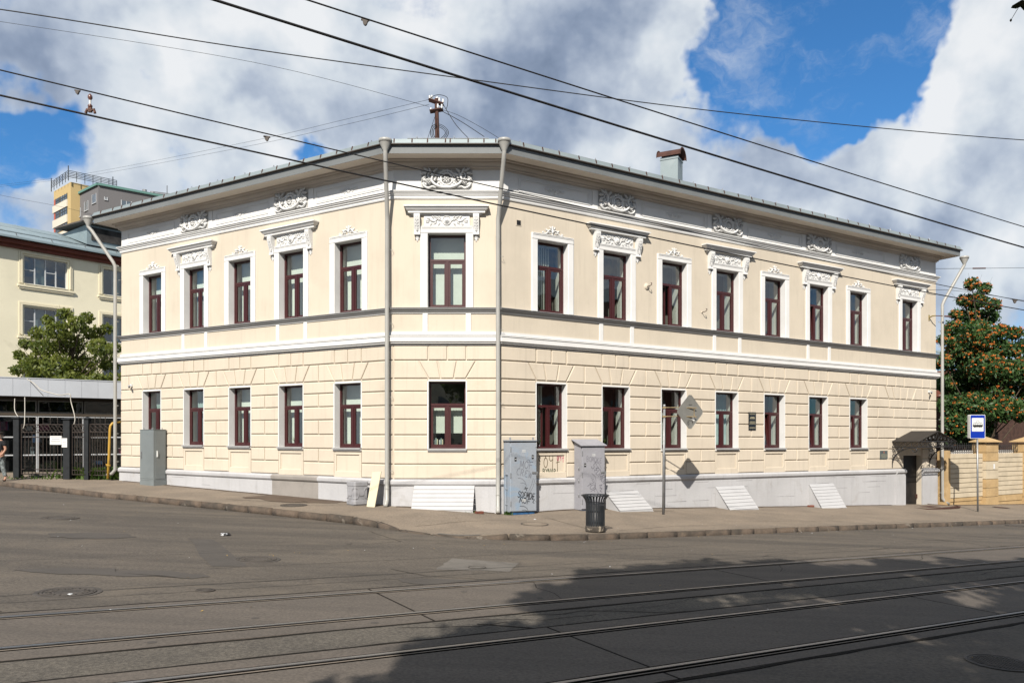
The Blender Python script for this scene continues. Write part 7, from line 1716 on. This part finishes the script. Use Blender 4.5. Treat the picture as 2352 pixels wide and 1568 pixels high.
# one leafy twig tip hanging into the top right corner
p0 = PX(2380, -8, 3.0); t = thing('leaf_twig', 'leaf and seed stalk hanging into the top right corner', 'leaf', p0)
m = MB(); m.tube([(.25, -.2, .35), (.05, 0, .03), (.0, 0, .01), (-.06, 0, -.03), (-.095, 0, -.088)], [.004, .0025, .002, .0012, .001], 5); m.lathe([(.001, -.006), (.0045, 0), (.001, .006)], (-.097, 0, -.092), 8); put('stalk', m.mesh('stalk', M['bark'], True), t)
m = MB(); pr = [(0, 0), (-.03, .010), (-.05, -.004), (-.075, .006), (-.115, -.018), (-.120, -.028), (-.10, -.030), (-.085, -.020), (-.07, -.036), (-.03, -.034), (0, -.02), (.05, -.01)]
m.add([(x + .02, -.004 * abs(x) * 10, z - .02) for x, z in pr] + [(-.05, .008, -.035)], [(i, (i + 1) % len(pr), len(pr)) for i in range(len(pr))]); put('leaf_blade', m.mesh('leaf_blade', mat('dark_lime_leaf', (.035, .045, .012), .6)), t)
# weeds
def weeds(label, x, y, z, n, s, w, seed):
    rng = np.random.default_rng(seed); mb = MB()
    for i in range(n):
        px_, py_ = x + rng.normal() * w, y + rng.normal() * w * .4; a = rng.uniform(0, 2 * PI); L = s * rng.uniform(.5, 1.2); b = .3 + rng.random() * .5; d = Vector((math.cos(a), math.sin(a), 0)); sd = Vector((-d.y, d.x, 0)) * s * .10; p = Vector((px_, py_, z))
        for k in range(1, 4): q_ = Vector((px_, py_, z)) + d * L * b * (k / 3) ** 1.4 + Vector((0, 0, L * (k / 3) * (1.1 - .3 * k / 3))); wd = sd * (1.2 - k / 3); mb.quad(tuple(p - sd), tuple(p + sd), tuple(q_ + wd), tuple(q_ - wd)); p = q_
    o = put('weeds', mb.mesh('weeds', WEED)); tag(o, label, 'weeds'); o['kind'] = 'stuff'
weeds('green weeds at the foot of the right drainpipe beside the blue cabinet', -.12, 22.22, pav(-.1, 22.2), 90, .13, .05, 1)
weeds('weeds along the foot of the wide gate at left', XP(70), FL(XP(70)) - .1, .66, 120, .16, .6, 2)
weeds('bushy weeds behind the narrow gate', XP(185), FL(XP(185)) + .5, .66, 420, .5, .45, 3)
weeds('bushy weeds behind the fence by the yellow pipe', XP(238), FL(XP(238)) + .45, .66, 420, .5, .45, 4)
weeds('thin grass at the right foot of the wide middle hatch', -1.15, 22.0, pav(-1.1, 22), 60, .06, .12, 5)

# ------------------------------------------------------------------ person at the left edge of the view
px_, py_ = XP(-1, 28.6), 28.6; g0 = pav(px_, py_); t = thing('person', 'person in a black T-shirt and patterned grey trousers walking at the far left', 'person', (px_, py_, g0))
def skin_obj(name, joints, edges, m, parent, sub=2):
    me = bpy.data.meshes.new(name); me.from_pydata([j[0] for j in joints], edges, []); me.materials.append(m); o = put(name, me, parent)
    sk = o.modifiers.new('skin', 'SKIN'); sk.use_smooth_shade = True
    for i, j in enumerate(joints): r_ = j[1]; me.skin_vertices[0].data[i].radius = (r_, r_) if not isinstance(r_, tuple) else r_
    me.skin_vertices[0].data[0].use_root = True
    s_ = o.modifiers.new('sub', 'SUBSURF'); s_.levels = sub; s_.render_levels = sub; return o
# walking to the left, seen half from behind; the right arm bent at the back towards the camera side
J = [((0, 0, .98), (.15, .12)), ((0, 0, 1.18), (.13, .10)), ((0, 0, 1.38), (.17, .11)), ((0, 0, 1.50), (.07, .06)), ((-.02, 0, 1.60), (.085, .095)), ((-.03, 0, 1.70), (.09, .10)), ((-.03, 0, 1.76), (.06, .07)),
     ((.16, -.04, 1.42), .06), ((.26, -.05, 1.16), .045), ((.19, -.16, .97), .036), ((.12, -.22, .93), .030),
     ((-.16, .04, 1.42), .06), ((-.24, .06, 1.14), .045), ((-.30, -.04, .92), .034), ((-.33, -.09, .86), .030),
     ((.09, 0, .90), .095), ((.13, -.02, .50), .062), ((.24, -.03, .10), .042), ((.22, -.10, .04), .035), ((-.09, 0, .90), .095), ((-.16, .0, .50), .062), ((-.10, .02, .09), .042), ((-.20, .0, .04), .035)]
E_ = [(0, 1), (1, 2), (2, 3), (3, 4), (4, 5), (5, 6), (2, 7), (7, 8), (8, 9), (9, 10), (2, 11), (11, 12), (12, 13), (13, 14), (0, 15), (15, 16), (16, 17), (17, 18), (0, 19), (19, 20), (20, 21), (21, 22)]
skin_obj('body', J, E_, M['skin'], t)
for (hx, hy, hz), sx in (((.12, -.22, .93), 1), ((-.33, -.09, .86), -1)):
    for f_ in range(5):
        a = -.4 + .2 * f_; L = (.035, .06, .068, .062, .05)[f_]; b0 = Vector((hx, hy, hz)); d1 = Vector((-sx * .6 * math.cos(a), -.5 + .3 * a, -.55)).normalized()
        if f_ == 0: d1 = Vector((.4 * sx, -.4, -.3)).normalized()
        p1 = b0 + d1 * (.03 + L * .5) + Vector((0, .008 * (f_ - 2), 0)); p2 = p1 + (d1 + Vector((0, .2, -.5))).normalized() * L * .6
        skin_obj('finger', [((hx, hy + .008 * (f_ - 2), hz), .010), (tuple(p1), .009), (tuple(p2), .007)], [(0, 1), (1, 2)], M['skin'], t, 1)
skin_obj('shirt', [((0, 0, .94), (.175, .145)), ((0, 0, 1.18), (.155, .125)), ((0, 0, 1.38), (.195, .135)), ((0, 0, 1.46), (.10, .09)), ((.17, -.04, 1.42), .085), ((.235, -.05, 1.27), .075), ((-.17, .04, 1.42), .085), ((-.22, .05, 1.27), .075)],
         [(0, 1), (1, 2), (2, 3), (2, 4), (4, 5), (2, 6), (6, 7)], M['cloth_black'], t)
skin_obj('trousers', [((0, 0, .96), (.165, .135)), ((.09, 0, .86), .115), ((.13, -.02, .50), .085), ((.235, -.03, .15), .065), ((-.09, 0, .86), .115), ((-.16, .0, .50), .085), ((-.11, .02, .14), .065)], [(0, 1), (1, 2), (2, 3), (0, 4), (4, 5), (5, 6)], M['cloth_grey'], t)
for (a, b) in (((.25, -.02, .045), (.15, -.06, .030)), ((-.09, .02, .045), (-.24, .0, .030))): skin_obj('shoe', [(a, .052), (b, .045)], [(0, 1)], M['shoe'], t)
skin_obj('hair', [((.0, .03, 1.66), (.10, .10)), ((-.01, .03, 1.75), (.10, .105)), ((-.02, .02, 1.80), (.06, .06)), ((.04, .06, 1.58), (.06, .05))], [(0, 1), (1, 2), (0, 3)], M['hair'], t)
f = MB(); f.ell(-.11, 1.66, -.05, .012, .018, .02); f.ell(-.09, 1.70, -.085, .012, .007, .006); f.ell(-.10, 1.615, -.075, .02, .006, .006); put('face_features', f.mesh('face_features', M['skin'], True), t)
f = MB(); f.ell(.0, 1.67, -.095, .014, .026, .014); put('ear', f.mesh('ear', M['skin'], True), t)

# ------------------------------------------------------------------ houses across the street, unseen, added to block skylight and show in the panes
def opposite(label, q0, q1, p, h, mm):
    o = Q(q0, p, -2); t = thing('unseen_house', label, 'building', o, DRA, 'unseen houses added across the street, behind the camera'); L = q1 - q0
    m = MB(); m.box(0, L, -12, 0, 0, h); put('wall', m.mesh('wall', mm), t); m = MB()
    m.add([(-.4, .4, h), (L + .4, .4, h), (L + .4, -6, h + 3), (-.4, -6, h + 3), (-.4, -12.4, h), (L + .4, -12.4, h)], [(0, 3, 2, 1), (3, 4, 5, 2), (0, 4, 3), (1, 2, 5), (0, 1, 5, 4)]); put('roof', m.mesh('roof', M['roof_old']), t)
    fm = MB(); fm.box(-.55, .55, .0, .04, 0, 1.8); fm.box(-.7, .7, .0, .10, -.12, -.02, 1); fm = fm.mesh('window', [FWG, M['white']])
    for j in range(int((h - 2.5) / 3.3)):
        for i in range(int(L / 2.6)): put('window', fm, t, (1.5 + i * 2.6, .0, 3.0 + j * 3.3))
opposite('unseen cream house added across the street behind the camera', -16, 12, 40, 14.5, M['cream']); opposite('unseen brick house added across the street behind the camera, to the right', 13, 44, 38, 17, M['brick']); opposite('unseen pale house added across the street behind the camera, to the left', -50, -24, 42, 13, M['pale_yellow'])
